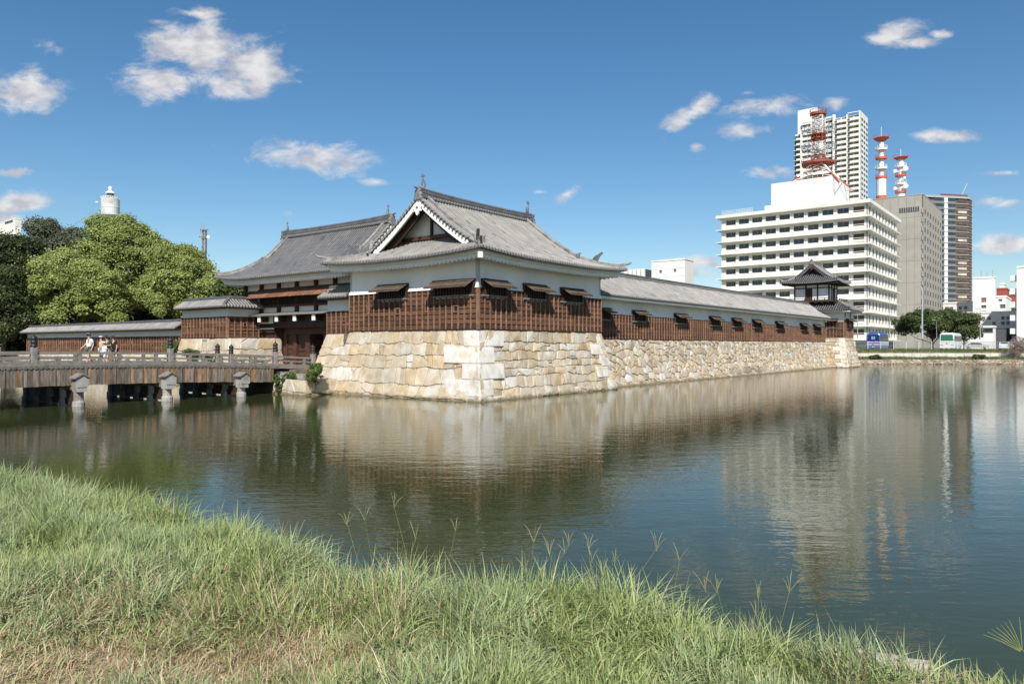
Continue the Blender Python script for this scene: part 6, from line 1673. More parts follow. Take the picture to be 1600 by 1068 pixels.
def flats():
    Y = 405.0; o, U, V = bld('apartment_tower', 'tall white apartment tower with stacked balconies, highest building in the view', 'apartment tower', 1344.5, Y)
    Lv = v_at(1240.5, U)-V; Lu = u_at(1356, V)-U; zt = zpy(174, Y); fh = 2.98; nf = 36
    P = lambda px: v_at(px, U)
    vA, vB, vC, vD, vE = P(1342), P(1324.5), P(1322.5), P(1304.5), P(1301)
    vF, vG = P(1252.5), P(1250.5)
    c = MB(); c.box((U+1.6, V+.3, 2), (U+Lu, vF, zt-1)); c.box((U+1.6, vF, 2), (U+Lu*.9, V+Lv-.2, zpy(192, Y))); c.build('wall', [WHITE], o)
    pr = MB()
    for a, b, zz in ((V, vA, zt), (vB, vC, zt-.3), (vD, vE, zt+.9), (vF, vG, zt-4)): pr.box((U-.3, min(a,b), 2), (U+1.8, max(a,b), zz))
    pr.box((U+.8, vE, zt-.5), (U+1.9, vF, zt+.5)); pr.build('pier', [WHITE], o)
    m = MB(); sh0 = P(1274); sh1 = P(1244); m.box((U+3, sh0, zt-8), (U+14, sh1, zpy(155.5, Y+4))); m.build('lift_tower', [PURE], o)
    m = MB(); m.box((U-.3, V, zt), (U+Lu, V+.6, zt+.5)); m.box((U-.3, V+.6, zt+.0), (U+.3, vB, zt+.4)); m.build('parapet', [WHITE], o)
    bal = MB(); w1 = vA-V; 
    def balc(a, b, name, dark=True):
        w = abs(b-a); m = MB(); m.box((-.5,0,0),(1.6,w,.18),0); m.box((-.55,0,.181),(-.42,w*.80,1.45),0); m.box((-.5,w*.80,.181),(-.40,w,1.2),2); m.box((1.2,.1,.181),(1.55,w-.1,fh-.02),1); m.box((1.15,w*.45,.181),(1.19,w*.55,fh-.02),0)
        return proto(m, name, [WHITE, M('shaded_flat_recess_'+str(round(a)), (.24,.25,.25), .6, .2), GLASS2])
    pA = balc(vB, vA, 'balcony'); pB = balc(vD, vC, 'balcony')
    w = vF-vE; m = MB(); m.box((1.0,-w,0),(1.7,0,1.15),0)
    for i in range(3): m.box((1.2,-w+w*i/3+.4,1.16),(1.5,-w+w*(i+1)/3-.4,fh-.35),1); m.box((1.1,-w+w*i/3-.2,1.15),(1.6,-w+w*i/3+.2,fh),0); m.box((1.15,-w+w*(i+.5)/3-.08,1.16),(1.19,-w+w*(i+.5)/3+.08,fh-.35),0)
    m.box((1.0,-w,fh-.36),(1.7,0,fh-.01),0); pC = proto(m, 'window_row', [WHITE, GLASS])
    w4 = V+Lv-vG; m = MB(); m.box((-.6,0,0),(1.5,w4,.2),0); m.box((-.6,0,.2),(-.5,w4*.6,1.1),0); m.box((1.3,0,.2),(1.5,w4,fh),1); pD = proto(m, 'end_balcony', [WHITE, M('blue_grey_recess', (.08,.11,.15), .6, .2)])  # shadow-side blue-grey is put into the colour of the recess back
    for k in range(30):
        z = zt-2.2-(k+1)*fh+fh*.3
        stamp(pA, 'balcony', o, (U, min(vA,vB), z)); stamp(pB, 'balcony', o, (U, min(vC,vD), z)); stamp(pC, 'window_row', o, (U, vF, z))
        if z < zpy(195, Y): stamp(pD, 'end_balcony', o, (U, vG, z))
    s = MB()
    for k in range(30):
        z = zt-2.2-(k+1)*fh
        for i in range(3): a = U+1.0+(Lu-1)*i/3; s.box((a+1.2, V-.05, z+.9), (a+(Lu-1)/3-.8, V+.31, z+2.3), 1)
    s.box((U+.05,V,2),(U+Lu,V+.29,zt),0)
    s.build('side_wall', [WHITE, GLASS], o)
flats()
def grey_block():
    Y = 290.0; o, U, V = bld('office_building', 'plain grey-beige office block with rows of small side windows, right of the white office block', 'office building', 1442.4, Y)
    Lv = v_at(1330, U)-V; Lu = u_at(1471.8, V)-U; zt = zpy(303.5, Y); fh = 14.15/FPX*Y
    c = MB(); c.box((U+.4, V+.16, 2), (U+Lu-.01, V+Lv, zt-1.0)); c.build('wall', [GREYC], o)
    f = MB(); npan = 6; pv = Lv/9
    for i in range(9):
        for k in range(7):
            z0 = 2+(zt-2)*k/7; f.box((U, V+i*pv+(.03 if i else 0), z0+.03), (U+.41, V+(i+1)*pv-.03, 2+(zt-2)*(k+1)/7-.03), 0)
    f.box((U-.1,V,zt-.01),(U+.6,V+Lv,zt+.3),0); f.box((U,V-.1,zt-.01),(U+Lu,V+.5,zt+.3),0)
    f.build('front_wall', [GREYC], o)
    l = MB(); va, vb = v_at(1437, U), v_at(1405, U); zz = zpy(329.5, Y+6); l.box((U-.05, va, zz-1.1), (U+.1, vb, zz+.9), 0)
    for i in range(9): v = va+(vb-va)*i/9; l.box((U-.12, v, zz-1.1), (U-.051, v+.2, zz+.9), 1)
    l.build('louvre_band', [DARKG, GREYC], o)
    # side: wall with deep openings
    nw = 7; p = Lu/(nw+.3); s = MB(); ztop = zt-5.4
    s.box((U, V, ztop+.0), (U+Lu, V+.5, zt), 0)
    rows = 13
    for k in range(rows):
        z = ztop-(k+1)*fh; s.box((U, V, z), (U+Lu, V+.5, z+fh-1.9), 0)
        for i in range(nw+1): s.box((U+p*.3+i*p-p*.34, V, z+fh-1.9), (U+p*.3+i*p+p*.22 if i < nw else U+Lu, V+.51, z+fh), 0)
    s.box((U, V, 2), (U+Lu, V+.5, ztop-rows*fh), 0)
    s.build('side_wall', [GREYC], o)
    w = MB(); w.box((0,.15,0),(p*.44,.19,1.9),0); w = proto(w, 'window', [DARKWIN])
    for k in range(rows):
        for i in range(nw): stamp(w, 'window', o, (U+p*.3+i*p+p*.22, V-.05, ztop-(k+1)*fh+fh-1.9))
    return U, V, zt
GB = grey_block()
def mast(px, ytop, label, kind):
    U, V, zt = GB; uc = U+9; vc = v_at(px, uc); Yc = cw(uc, vc)[1]; k = Yc/FPX; z = lambda py: H_EYE+(539-py)*k
    o = thing('antenna_mast', label, 'antenna mast', (uc, vc, zt))
    def pole(y0, y1, r, mt=0):
        m = MB(); m.tube([(uc,vc,z(y0)),(uc,vc,z(y1))], r*k, 14, mt); return m
    def deck(py, r, th, mt, flare=0):
        m = MB(); m.lathe([(r*.75*k,0),((r)*k,.15*k),((r+flare)*k,th*k),((r+flare)*k*.98,th*k),(r*.9*k,.3*k)], (uc,vc,z(py)), 18, mt)
        n = 14; R_ = (r+flare)*k
        for i in range(n):
            t = 2*math.pi*i/n; a = (uc+R_*math.cos(t), vc+R_*math.sin(t)); t2 = t+2*math.pi/n; b = (uc+R_*math.cos(t2), vc+R_*math.sin(t2)); zz = z(py)+th*k
            m.bar((*a, zz-.2), (*a, zz+.9), .1, .1, mt); m.bar((*a, zz+.9), (*b, zz+.9), .12, .12, mt)
        m.build('platform', [PURE, RED2], o)
    if kind == 0:
        m = pole(312, 306, 7.5, 1); m.tube([(uc,vc,z(306)),(uc,vc,z(279))], 7.0*k, 14, 0); m.tube([(uc,vc,z(279)),(uc,vc,z(222))], 3.7*k, 14, 0); m.tube([(uc,vc,z(215)),(uc,vc,z(198))], .35*k, 6, 0)
        m.build('pole', [PURE, RED2], o)
        for py, mt in ((279,1),(265,0),(249,1),(235,0)): deck(py, 8.3, 3.0, mt)
        deck(220.5, 6.5, 4.5, 1, 5.0)
    else:
        m = pole(312, 302, 6, 0); m.tube([(uc,vc,z(302)),(uc,vc,z(249))], 4.2*k, 14, 0); m.tube([(uc,vc,z(246)),(uc,vc,z(233))], .35*k, 6, 0); m.build('pole', [PURE, RED2], o)
        for py, mt in ((302,1),(289,0),(276,1),(262,0)): deck(py, 7.8, 2.6, mt)
        deck(250, 6, 3.6, 1, 4.6)
        for dx, py, r in ((8,266,3.8),(8,293,3.8),(-8.5,268,2.8),(-8.5,295,2.6),(6,280,2.2)):
            m = MB(); m.lathe([(0,0),(r*.8*k,.3*k),(r*k,1.2*k),(r*k,2.2*k),(0,2.8*k)], (0,0,0), 14); ud = uc-6*k; vd = v_at(px+dx, ud); zd = z(py); m.xf(lambda x,y,zz: (ud-zz, vd+y, zd+x)); m.bar((ud,vd,zd),(uc,vc,zd),.3,.3,0); m.build('dish', [PURE], o)
RED2 = M('orange_red_paint', (.60,.12,.06), .6, .1, .5)
mast(1377, 200, 'taller white and red round antenna mast on the grey block, with plain ring platforms', 0)
mast(1407.5, 235, 'shorter white and orange antenna mast on the grey block, crowded with dishes', 1)
def brown_tower():
    Y = 385.0; x = (1493-800)/FPX*Y; u0, v0, _ = wc(x, Y)
    o = thing('apartment_tower', 'dark brown apartment tower with white balcony edges at the right, beyond the grey block', 'apartment tower', (u0, v0, 2))
    k = Y/FPX; zt = zpy(309, Y); fh = 8.85*k
    p0 = wpix(1440, Y-4); p1 = wpix(1493, Y); p2 = wpix(1514.5, Y+2); p3 = wpix(1519.5, Y+8); p4 = wpix(1512, Y+30); p5 = wpix(1440, Y+30)
    pts = [wc(a, b)[:2] for a, b, _ in (p0, p1, p2, p3, p4, p5)]
    cx_ = sum(p[0] for p in pts)/6; cy_ = sum(p[1] for p in pts)/6
    grow = lambda d: [(cx_+(x-cx_)*(1+d), cy_+(y-cy_)*(1+d)) for x, y in pts]
    w = MB(); w.prism(grow(-.03), 2, zt-1); w.build('wall', [BROWN], o)
    n = 23
    G_ = grow(0.0)
    for i in range(n+1):
        s = MB(); z = zt-i*fh; s.prism(grow(.0), z-.18, z+.10 if i else z+.9, 0 if i else 0); s.build('ledge', [M('pale_ledge', (.36,.36,.36), .8, 0) if i == 0 else bpy.data.materials['pale_ledge']], o)
    def strip(a, b, s0, s1, z0, z1, out, mb, mt):
        A, B = Vector((*a,0)), Vector((*b,0)); d = B-A; nn = Vector((d.y,-d.x,0)).normalized()
        if nn.dot(Vector((cx_,cy_,0))-A) > 0: nn = -nn
        q = [A+d*s0+nn*out, A+d*s1+nn*out, A+d*s1-nn*.4, A+d*s0-nn*.4]
        mb.mesh([(p.x,p.y,z0) for p in q]+[(p.x,p.y,z1) for p in q], [(0,3,2,1),(4,5,6,7),(0,1,5,4),(1,2,6,5),(2,3,7,6),(3,0,4,7)], mt)
    g = grow(-.03)
    LW = M('pale_blind', (.50,.48,.42), .7, .3, .3); r = random.Random(2)  # pale blinds, picked at random floor by floor
    for i in range(n):
        z = zt-(i+1)*fh
        m = MB(); strip(g[1], g[2], .18, .82, z+1.0, z+2.2, .25, m, 0 if r.random() < .55 else 1); strip(g[2], g[3], .2, .8, z+1.0, z+2.2, .2, m, 1); m.build('window', [LW, GLASS2], o)
        m = MB(); strip(g[0], g[1], .35, .99, z+.9, z+2.6, .15, m, 1); strip(g[0], g[1], .64, .74, z+.1, z+2.7, .6, m, 2); strip(G_[0], G_[1], .0, 1.0, z+.1, z+1.0, .1, m, 0); m.build('balcony', [GLASS3, GLASS, PURE], o)
    m = MB(); c2 = grow(-.45); m.prism([(x+(pts[2][0]-cx_)*.3, y+(pts[2][1]-cy_)*.3) for x, y in c2], zt+.9, zt+2.2); m.build('roof_plant', [BROWN], o)
    m = MB(); a = pts[2]; m.bar((a[0]+1,a[1]+4,zt+1),(a[0],a[1]+1,zt+8),.25,.25); m.build('roof_aerial', [WHITE], o)
brown_tower()
def boxbld(name, label, cat, pxc, Y, ytop, pxl, pxr, mat_, wins=None, parapet=.5, ybot=None):
    """box on the grid: near corner at pxc; left edge pxl, right edge pxr; windows: list of (face, px, py, wpx, hpx, mat)"""
    o, U, V = bld(name, label, cat, pxc, Y); Lv = v_at(pxl, U)-V; Lu = u_at(pxr, V)-U if pxr > pxc+.5 else 12; zt = zpy(ytop, Y)
    zb = 2.2 if ybot is None else zpy(ybot, Y)
    m = MB(); m.box((U, V, zb), (U+Lu, V+Lv, zt)); m.box((U-.15,V-.15,zt-.01),(U+.35,V+Lv,zt+parapet)); m.box((U+.35,V-.15,zt-.01),(U+Lu,V+.3,zt+parapet)); m.build('wall', [mat_], o)
    for f, px, py, w, h, g in (wins or []):
        q = MB()
        if f == 'l': a, b = v_at(px+w/2, U), v_at(px-w/2, U); Yc = cw(U, (a+b)/2)[1]
        else: a, b = u_at(px-w/2, V), u_at(px+w/2, V); Yc = cw((a+b)/2, V)[1]
        z0, z1 = H_EYE+(539-py-h/2)*Yc/FPX, H_EYE+(539-py+h/2)*Yc/FPX
        T_ = (lambda s, d, z: (U-d, s, z)) if f == 'l' else (lambda s, d, z: (s, V-d, z))
        def bx(s0, s1, d0, d1, a_, b_, m_): 
            P = [T_(s0,d0,a_),T_(s1,d0,a_),T_(s1,d1,a_),T_(s0,d1,a_),T_(s0,d0,b_),T_(s1,d0,b_),T_(s1,d1,b_),T_(s0,d1,b_)]; q.mesh(P, [(0,3,2,1),(4,5,6,7),(0,1,5,4),(1,2,6,5),(2,3,7,6),(3,0,4,7)], m_)
        bx(a, b, -.05, .03, z0, z1, 0); bx(a-.12, b+.12, -.05, .12, z0-.15, z0, 1); bx((a+b)/2-.05, (a+b)/2+.05, .031, .08, z0, z1, 1)
        for c_ in (a-.12, b): bx(c_, c_+.12, -.05, .10, z0, z1, 1)
        bx(a-.12, b+.12, -.05, .25, z1, z1+.12, 1)
        q.build('window', [g, FRAME], o)
    return o, U, V, Lu, Lv, zt
o_, U_, V_, Lu_, Lv_, zt_ = boxbld('rooftop_building', 'plain white windowless-looking block with two tiny vents above the gallery roof', 'building', 1070, 235, 405.5, 1018, 1083.5, PURE, [('l',1032.5,424,2.6,3,DARKG),('l',1055,422,2.6,3,DARKG)])
mm = MB()
for i in range(1,5): mm.box((U_-.03, V_, zt_-i*2.6), (U_+.0, V_+Lv_, zt_-i*2.6+.07), 0)
mm.build('panel_joint', [M('joint_grey', (.5,.5,.5), .9, 0)], o_)
def louvre():
    Y = 250; o, U, V = bld('building', 'striped white and dark louvred rooftop box just right of the corner turret roof', 'building', 1008.5, Y)
    v1 = v_at(975, U); zt = zpy(420, Y); m = MB(); m.box((U+.8, V+.3, 2.2), (U+8, v1, zt)); m.build('wall', [DARKG], o)
    f = MB(); n = 5; w = (v1-V)/n
    for i in range(n): f.box((U, V+i*w+w*.28, 10), (U+1.2, V+(i+1)*w-w*.02, zt+.2))
    f.build('louvre_fin', [PURE], o)
louvre()
sq = lambda f, lst, w=3.6, h=3.8, g=GLASS2: [(f, a, b, w, h, g) for a, b in lst]
boxbld('hotel', 'pinkish white hotel with rows of small square windows behind the round green tree', 'hotel', 1594, 195, 488, 1471, 1600, PINK,
       sq('l', [(1514,497),(1528,497),(1537,497),(1545.5,497),(1567,496.5),(1575,496.5),(1586.5,496.5),(1528,505),(1553,505),(1567,504.5),(1575,504.5),(1500,498),(1487,499)]))
boxbld('hotel_wing', 'pinkish upper wing of the hotel with paired small windows left of its white stair tower', 'hotel', 1521, 235, 473, 1473, 1524, PINK,
       sq('l', [(1480,481.5),(1487,481.5),(1500.5,481),(1508.8,480.5),(1500.5,490),(1508.8,489.5)]))
boxbld('stair_tower', 'tall plain white stair tower rising from the hotel with three dark windows', 'building', 1554.5, 226, 434, 1520, 1556, PURE,
       [('l',1537.5,468,6,5.5,REDW),('l',1537.5,478.5,6,3,GLASS),('l',1537.5,487.5,6,3,GLASS)])
boxbld('stair_tower', 'small white rooftop block with a tiny balcony right of the tall stair tower', 'building', 1572, 228, 464, 1555, 1580, PURE, [('l',1563.5,468.5,4,2.5,GLASS),('l',1567,478,7,5,GLASS2)])
boxbld('building', 'red-brown building with dark window bands behind the hotel', 'building', 1589, 262, 462, 1558, 1604, REDW, [('l',1585,475,9,4.5,GLASS),('l',1585,484,9,4.5,GLASS)])
boxbld('rooftop_building', 'red-brown rooftop block with a white water tank on the skyline', 'building', 1573, 268, 451.5, 1557, 1577, REDW, None)
boxbld('water_tank', 'small white water tank on top of the red-brown rooftop block', 'water tank', 1569.5, 270, 444, 1561.5, 1572, PURE, None, ybot=451)
def edge_building():
    o, U, V, Lu, Lv, zt = boxbld('building', 'bright white building with projecting side balconies cut by the right edge of the photo', 'building', 1660, 176, 415, 1588.5, 1664, PURE, None)
    for k in range(7):
        m = MB(); z = zt-2.2-k*3.3; m.box((U+.5, V+Lv, z-.9), (U+3.5, V+Lv+1.4, z+.5)); m.build('balcony', [PURE], o)
    for k in range(6):
        m = MB(); z = zt-4.0-k*3.3; m.box((U-.04, V+Lv-6, z), (U+.01, V+Lv-4, z+1.2)); m.build('window', [GLASS2], o)
edge_building()
def podium():
    o, U, V, Lu, Lv, zt = boxbld('building', 'low grey and white two-level annex with open deck in front of the hotel', 'building', 1552, 178, 511, 1478, 1556, WHITE, [('l',1536,516,30,6,GLASS)], parapet=.4)
    m = MB(); m.box((U-2.5, V, zt-5.4), (U+.0, V+Lv*.8, zt-3.4)); m.build('deck', [WHITE], o)
    m = MB()
    for i in range(5): m.box((U-2.3, V+i*4, 2.2), (U-1.9, V+i*4+.4, zt-5.4))
    m.build('column', [STEEL], o)
    o2 = boxbld('building', 'dark grey portal-like structure beside the low annex at the foot of the hotel', 'building', 1571, 182, 512.5, 1551, 1580, DARKG, None, parapet=.1)
podium()
boxbld('apartment_block', 'white apartment rooftop just showing above the dark trees at the left edge', 'apartment block', 24, 420, 342, -60, 33, WHITE, [('l',14,347,12,3,GLASS)])
def roof_aerials():
    U, V, _ = wc(*wpix(1554.5, 226)[:2]); 
    o = thing('roof_aerial', 'three thin aerials standing on the white stair tower roof', 'aerial', (U+2, V+3, 0)); m = MB()
    zt = zpy(433, 228)
    for px, py in ((1533,422),(1542,424),(1551,421.5)): v = v_at(px, U+2); m.bar((U+2,v,zt-1),(U+2,v,zpy(py,228)),.14,.14)
    m.build('aerial', [STEEL], o)
roof_aerials()
def telecom():
    Y = 300; x = (172.5-800)/FPX*Y; k = Y/FPX; z = lambda py: H_EYE+(539-py)*k
    o = thing('water_tower', 'white round lighthouse-shaped tower with a small domed top above the bright green trees', 'tower', (x, Y, 2), None, 'w'); ORIG[o] = Vector((x, Y, 0))
    m = MB(); m.lathe([(6*k,0),(6*k,z(350)-2),(12.8*k,z(344)-2),(13*k,z(333)-2),(13.3*k,z(332.8)-2),(13.3*k,z(331.5)-2),(13*k,z(331.3)-2),(13*k,z(318.5)-2),(10*k,z(316.5)-2),(5.5*k,z(316)-2)], (x,Y,2), 28); m.build('drum', [M('silver_white', (.60,.62,.62), .5, .15, .3, col2=(.42,.42,.40), c2s=.2)], o, smooth=False)
    m = MB(); m.lathe([(5*k,0),(5*k,z(310.5)-z(316))], (x,Y,z(316)), 16, 1); m.lathe([(5.5*k,0),(7.3*k,.6*k),(7.3*k,1.3*k),(4.0*k,4.0*k),(2.6*k,4.3*k),(2.4*k,7*k),(2.9*k,7.2*k),(3.0*k,9.5*k),(2.0*k,11.2*k),(0,12*k)], (x,Y,z(310.5)), 16, 0); m.build('lantern', [PURE, GLASS2], o)
    m = MB()
    for i in range(24):
        t = 6.283*i/24; t2 = 6.283*(i+1)/24; r_ = 13*k; a = (x+r_*math.cos(t), Y+r_*math.sin(t)); b = (x+r_*math.cos(t2), Y+r_*math.sin(t2)); m.bar((*a,z(318)),(*a,z(316)),.15,.15); m.bar((*a,z(316)),(*b,z(316)),.15,.15)
    m.lathe([(0,0),(2*k,.3*k),(2.3*k,2*k),(0,3*k)], (x-14.5*k, Y-3, z(327)), 10); m.build('railing', [PURE], o)
telecom()
def left_mast():
    Y = 330; x = (319-800)/FPX*Y; k = Y/FPX; z = lambda py: H_EYE+(539-py)*k
    o = thing('antenna_tower', 'small grey lattice antenna mast peeking over the right side of the bright green trees', 'antenna tower', (x, Y, 2), None, 'w'); ORIG[o] = Vector((x, Y, 0))
    m = MB(); h = 2.4*k; zs = [z(420)+(z(366)-z(420))*i/7 for i in range(8)]
    for i in range(7):
        for (a, b), (c, d) in (((-1,-1),(-1,1)),((-1,1),(1,1)),((1,1),(1,-1)),((1,-1),(-1,-1))):
            m.bar((x+a*h,Y+b*h,zs[i]),(x+a*h,Y+b*h,zs[i+1]),.3,.3); m.bar((x+a*h,Y+b*h,zs[i]),(x+c*h,Y+d*h,zs[i+1]),.16,.16); m.bar((x+c*h,Y+d*h,zs[i]),(x+a*h,Y+b*h,zs[i+1]),.16,.16); m.bar((x+a*h,Y+b*h,zs[i+1]),(x+c*h,Y+d*h,zs[i+1]),.2,.2)
    for r_, py in ((6,366),(7.5,377)):
        for i in range(10):
            t = 6.283*i/10; t2 = 6.283*(i+1)/10; m.bar((x+r_*k*math.cos(t),Y+r_*k*math.sin(t),z(py)),(x+r_*k*math.cos(t2),Y+r_*k*math.sin(t2),z(py)),.2,.2)
            m.bar((x,Y,z(py)),(x+r_*k*math.cos(t),Y+r_*k*math.sin(t),z(py)),.14,.14)
    for dx, py in ((-9,352),(0,354),(-3,358)): m.bar((x+dx*k*.6,Y,z(372)),(x+dx*k*.6,Y,z(py)),.16,.16)
    m.tube([(x,Y,2),(x,Y,z(420))], 1.2, 8)
    m.build('mast', [STEEL], o)
    m = MB(); m.lathe([(0,0),(2*k,.4*k),(2.6*k,2*k),(0,3*k)], (0,0,0), 12); m.xf(lambda a,b,c: (x+8.5*k+b, Y-1-c, z(378)+a)); m.build('dish', [PURE], o)
left_mast()
# ================================================================= trees and shrubs
def leafy(rng, C, Rr, n, size, up=.5, nrm_mix=.6):
    """leaf quads spread through clumps: C centres (m,3), Rr radii (m,)"""
    m = len(C); w = Rr**2; idx = rng.choice(m, n, p=w/w.sum()); d = rng.normal(size=(n,3)); d /= np.linalg.norm(d, axis=1)[:,None]
    d[:,2] = np.where(d[:,2] < 0, d[:,2]*np.where(rng.random(n) < up, -1, 1), d[:,2])
    rad = Rr[idx]*(rng.random(n)**.2)*np.where(rng.random(n) < .14, rng.uniform(1.1,1.6,n), 1.0); P = C[idx]+d*rad[:,None]*np.array([1,1,.8])
    nn = d*nrm_mix+rng.normal(size=(n,3))*.55+np.array([0,-.15,.35]); nn /= np.linalg.norm(nn, axis=1)[:,None]
    a = np.cross(nn, rng.normal(size=(n,3))); a /= np.linalg.norm(a, axis=1)[:,None]; b = np.cross(nn, a)
    s = size*rng.uniform(.6,1.35,n); l = s*rng.uniform(1.1,1.8,n)
    V = np.stack([P-a*l[:,None]*.5, P+b*s[:,None]*.42-a*l[:,None]*.05, P+a*l[:,None]*.5, P-b*s[:,None]*.42-a*l[:,None]*.05], 1)
    return V, idx
def quadmesh(name, V, colr, mat, parent):
    n = len(V); me = bpy.data.meshes.new(name); me.vertices.add(n*4); me.vertices.foreach_set('co', V.reshape(-1).astype(np.float32)); me.loops.add(n*4); me.loops.foreach_set('vertex_index', np.arange(n*4, dtype=np.int32))
    me.polygons.add(n); me.polygons.foreach_set('loop_start', (np.arange(n)*4).astype(np.int32)); me.polygons.foreach_set('loop_total', np.full(n,4,dtype=np.int32)); me.update(calc_edges=True); me.materials.append(mat)
    at = me.color_attributes.new('Col', 'FLOAT_COLOR', 'POINT'); c = np.ones((n,4,4), dtype=np.float32); c[:,:,:3] = colr[:,None,:]; at.data.foreach_set('color', c.reshape(-1))
    o = bpy.data.objects.new(name, me); COL.objects.link(o); o.parent = parent; return o
LEAF = M('leaf', (1,1,1), .5, 0, 1, attr=True, trans=.22, spec=.3)
BARK = M('bark', (.10,.075,.055), .95, .3, 3, .03, 10)
def tree(label, x, y, z0, H, rx, ry, zc, rz, nclump, cr, nleaf, size, ca, cb, seed, cat='tree', name='tree', group=None, trunk_r=None, skirt=.35):
    rng = np.random.default_rng(seed); o = thing(name, label, cat, (x, y, z0), group, 'w'); ORIG[o] = Vector((0,0,0))
    # clump centres spread over a lumpy ellipsoid and a little inside
    d = rng.normal(size=(nclump,3)); d /= np.linalg.norm(d, axis=1)[:,None]; d[:,2] = np.where(d[:,2] < -skirt, -d[:,2], d[:,2]); d[:,1] = np.where(rng.random(nclump) < .35, -np.abs(d[:,1]), d[:,1])
    lump = 1+.16*np.sin(d[:,0]*5+seed)+.13*np.sin(d[:,2]*7+d[:,0]*4+seed*2); rr = (.55+.45*rng.random(nclump)**.45)*lump
    C = d*np.array([rx,ry,rz])*rr[:,None]; C[:,2] += zc-z0; Rr = cr*rng.uniform(.55,1.35,nclump)
    V, idx = leafy(rng, C, Rr, nleaf, size)
    t = rng.random(nclump)[idx]*.7+rng.random(nleaf)*.3; c = np.array(ca)*(1-t[:,None])+np.array(cb)*t[:,None]; c *= rng.uniform(.7,1.25,nleaf)[:,None]
    quadmesh('crown', V, c.astype(np.float32), LEAF, o)
    tr = trunk_r or H*.028; m = MB(); r = random.Random(seed); top = (r.uniform(-.3,.3)*tr*4, 0, (zc-z0)*.75)
    m.tube([(0,0,-.2),(0,0,.3),(top[0]*.5,0,top[2]*.5),top], [tr*1.4,tr*1.05,tr*.8,tr*.5], 10)
    order = np.argsort(-Rr)[:14]
    for j in order:
        e = C[j]*.9; s = .35+.6*r.random(); st = (top[0]*s, 0, top[2]*s); mid = tuple((a+b)/2+r.uniform(-.06,.06)*H for a, b in zip(st, e)); m.tube([st, mid, tuple(e)], [tr*.42,tr*.26,tr*.08], 6)
    m.build('trunk', [BARK], o)
    return o
YG = ((.18,.23,.06), (.33,.385,.12)); DG = ((.035,.055,.02), (.09,.115,.04)); MG = ((.05,.08,.022), (.11,.14,.05)); GG = ((.08,.10,.055),(.14,.16,.10))
def W_(px, Y): return (px-800)/FPX*Y
def tr_px(label, px, Y, ytop, wpx, zlow, seed, pal, nl, cr, size, nc=90, **k):
    x = W_(px, Y); zt = H_EYE+(539-ytop)/FPX*Y; rx = wpx/2/FPX*Y; zc = (zt+zlow)/2; rz = (zt-zlow)/2
    return tree(label, x, Y, 1.6, zt-1.6, rx*.92, rx*.75, zc, rz*.92, nc, cr, nl, size, pal[0], pal[1], seed, **k)
tr_px('very large bright yellow-green tree directly below the round white tower', 188, 100, 352, 215, 3.0, 1, YG, 260000, 1.25, .19, nc=260)
tr_px('bright yellow-green tree forming the right shoulder of the big green mass beside the raised wall', 292, 93, 383, 135, 2.5, 2, YG, 140000, 1.15, .18, nc=170)
tr_px('low bright green tree crown spreading left in front of the dark trees', 115, 90, 400, 140, 2.0, 3, YG, 120000, 1.1, .18, nc=160)
tr_px('tall dark blue-green tree at the left edge rising beside the yellow-green tree', 88, 118, 347, 120, 4, 4, GG, 80000, 1.5, .24, nc=130)
tr_px('tall dark evergreen tree cut by the left edge of the photo, upper crown', 15, 104, 352, 130, 3, 5, DG, 80000, 1.5, .23, nc=140)
tr_px('dark low evergreen mass left of the end of the low wall near the bridge', 5, 86, 430, 110, .8, 6, DG, 60000, 1.2, .2, nc=100)
tr_px('dark evergreen tree in the gap under the yellow-green crowns behind the low wall', 75, 90, 440, 100, .8, 7, DG, 45000, 1.1, .2, nc=90)
tr_px('dark shaded undergrowth tree behind the middle of the low wall', 190, 110, 468, 150, 1.0, 8, DG, 50000, 1.1, .2, nc=80)
tr_px('small mixed green tree seen through the gap between the raised wall and the gatehouse eave', 362, 90, 434, 52, 2.5, 9, MG, 14000, 1.0, .26, nc=40)
tr_px('dark tree far left behind the evergreen mass, mostly outside the photo', -70, 96, 370, 120, 2, 10, DG, 20000, 1.8, .4, nc=60)
tr_px('wide round dark green tree on the far bank in front of the grey block', 1457, 152, 484, 112, 3.4, 11, MG, 60000, 1.1, .24, nc=120)
tr_px('low green tree to the right of the round tree, in front of the low annex', 1506, 158, 505, 50, 3.2, 12, MG, 9000, 1.0, .3, nc=35)
tr_px('dark green thicket seen low between the two bright trees, above the low wall', 265, 106, 478, 110, .2, 15, DG, 50000, 1.1, .2, nc=80)
tr_px('dense dark bush closing the view under the left-edge evergreens', -15, 92, 480, 130, .2, 13, DG, 30000, 1.2, .3, nc=80)
tr_px('dark green bush at ground level just past the end of the low wall', 48, 93, 492, 70, .2, 14, DG, 18000, 1.1, .3, nc=60)
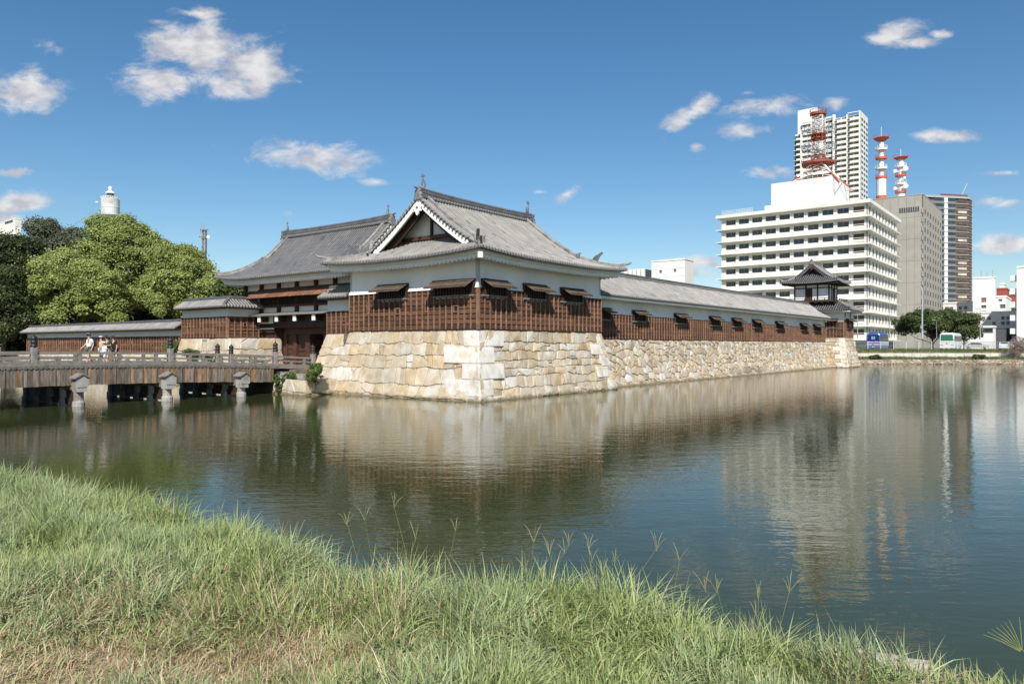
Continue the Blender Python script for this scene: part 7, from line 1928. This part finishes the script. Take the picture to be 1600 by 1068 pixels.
def shrub(label, x, y, z0, rx, rz, n, size, pal, seed, group=None, name='shrub', ry=None):
    rng = np.random.default_rng(seed); o = thing(name, label, 'shrub', (x, y, z0), group, 'w'); ORIG[o] = Vector((0,0,0))
    m = 26; d = rng.normal(size=(m,3)); d /= np.linalg.norm(d, axis=1)[:,None]; C = d*np.array([rx,(ry or rx),rz])*(.3+.6*rng.random((m,1))); C[:,2] += rz*.95
    V, idx = leafy(rng, C, rx*.34*rng.uniform(.6,1.3,m), n, size); t = rng.random(m)[idx]*.6+rng.random(n)*.4
    c = np.array(pal[0])*(1-t[:,None])+np.array(pal[1])*t[:,None]; quadmesh('foliage', V, c.astype(np.float32), LEAF, o)
    s = MB()
    for j in range(6): s.tube([(0,0,0), tuple(C[j]*.5), tuple(C[j])], [.025,.018,.008], 5)
    s.build('stem', [BARK], o)
G3 = ((.05,.10,.02),(.14,.19,.05))
def cshrub(label, px, u, ztop, zbot, rx, n, seed, **k):
    v = v_at(px, u); x, y, _ = cw(u, v); shrub(label, x, y, zbot, rx, (ztop-zbot)/2, n, .07, G3, seed, **k)
cshrub('leafy green shrub growing at the foot of the turret stonework beside the last bridge post', 493, -3.2, 2.35, .75, .62, 5200, 31)
cshrub('trailing green plant hanging over the left corner of the stone landing', 436, -3.8, 1.55, .0, .42, 3000, 32)
cshrub('low green weeds on top of the stone landing', 455, -3.3, 1.35, .95, .5, 1800, 33)
cshrub('small green bush growing from the joint between the low wall and the raised block base', 272, -1.0, 3.6, 2.0, .8, 4200, 34)
cshrub('low weeds on the stonework right of the dark bridge finial', 300, -1.9, 2.9, 2.1, .7, 3000, 35)
cshrub('tuft of weeds on the pale block base above the bridge rail', 325, -2.0, 2.6, 1.95, .5, 1800, 36)
for i, (px, py, w) in enumerate(((1366,556,.9),(1372,557,.7),(1525,560,.7),(1534,561,.6))):
    shrub('low dark weed clump on the far bank edging, '+['left one under the coach','right one under the coach','left one under the hotel','right one under the hotel'][i], W_(px,123.2), 123.2, .74, w, .45, 1500, .14, MG, 50+i)
shrub('leaning bush with pinkish blossom at the right edge of the far bank', W_(1592,124), 124, .9, 2.0, 2.0, 9000, .08, ((.20,.16,.12),(.42,.32,.28)), 60)
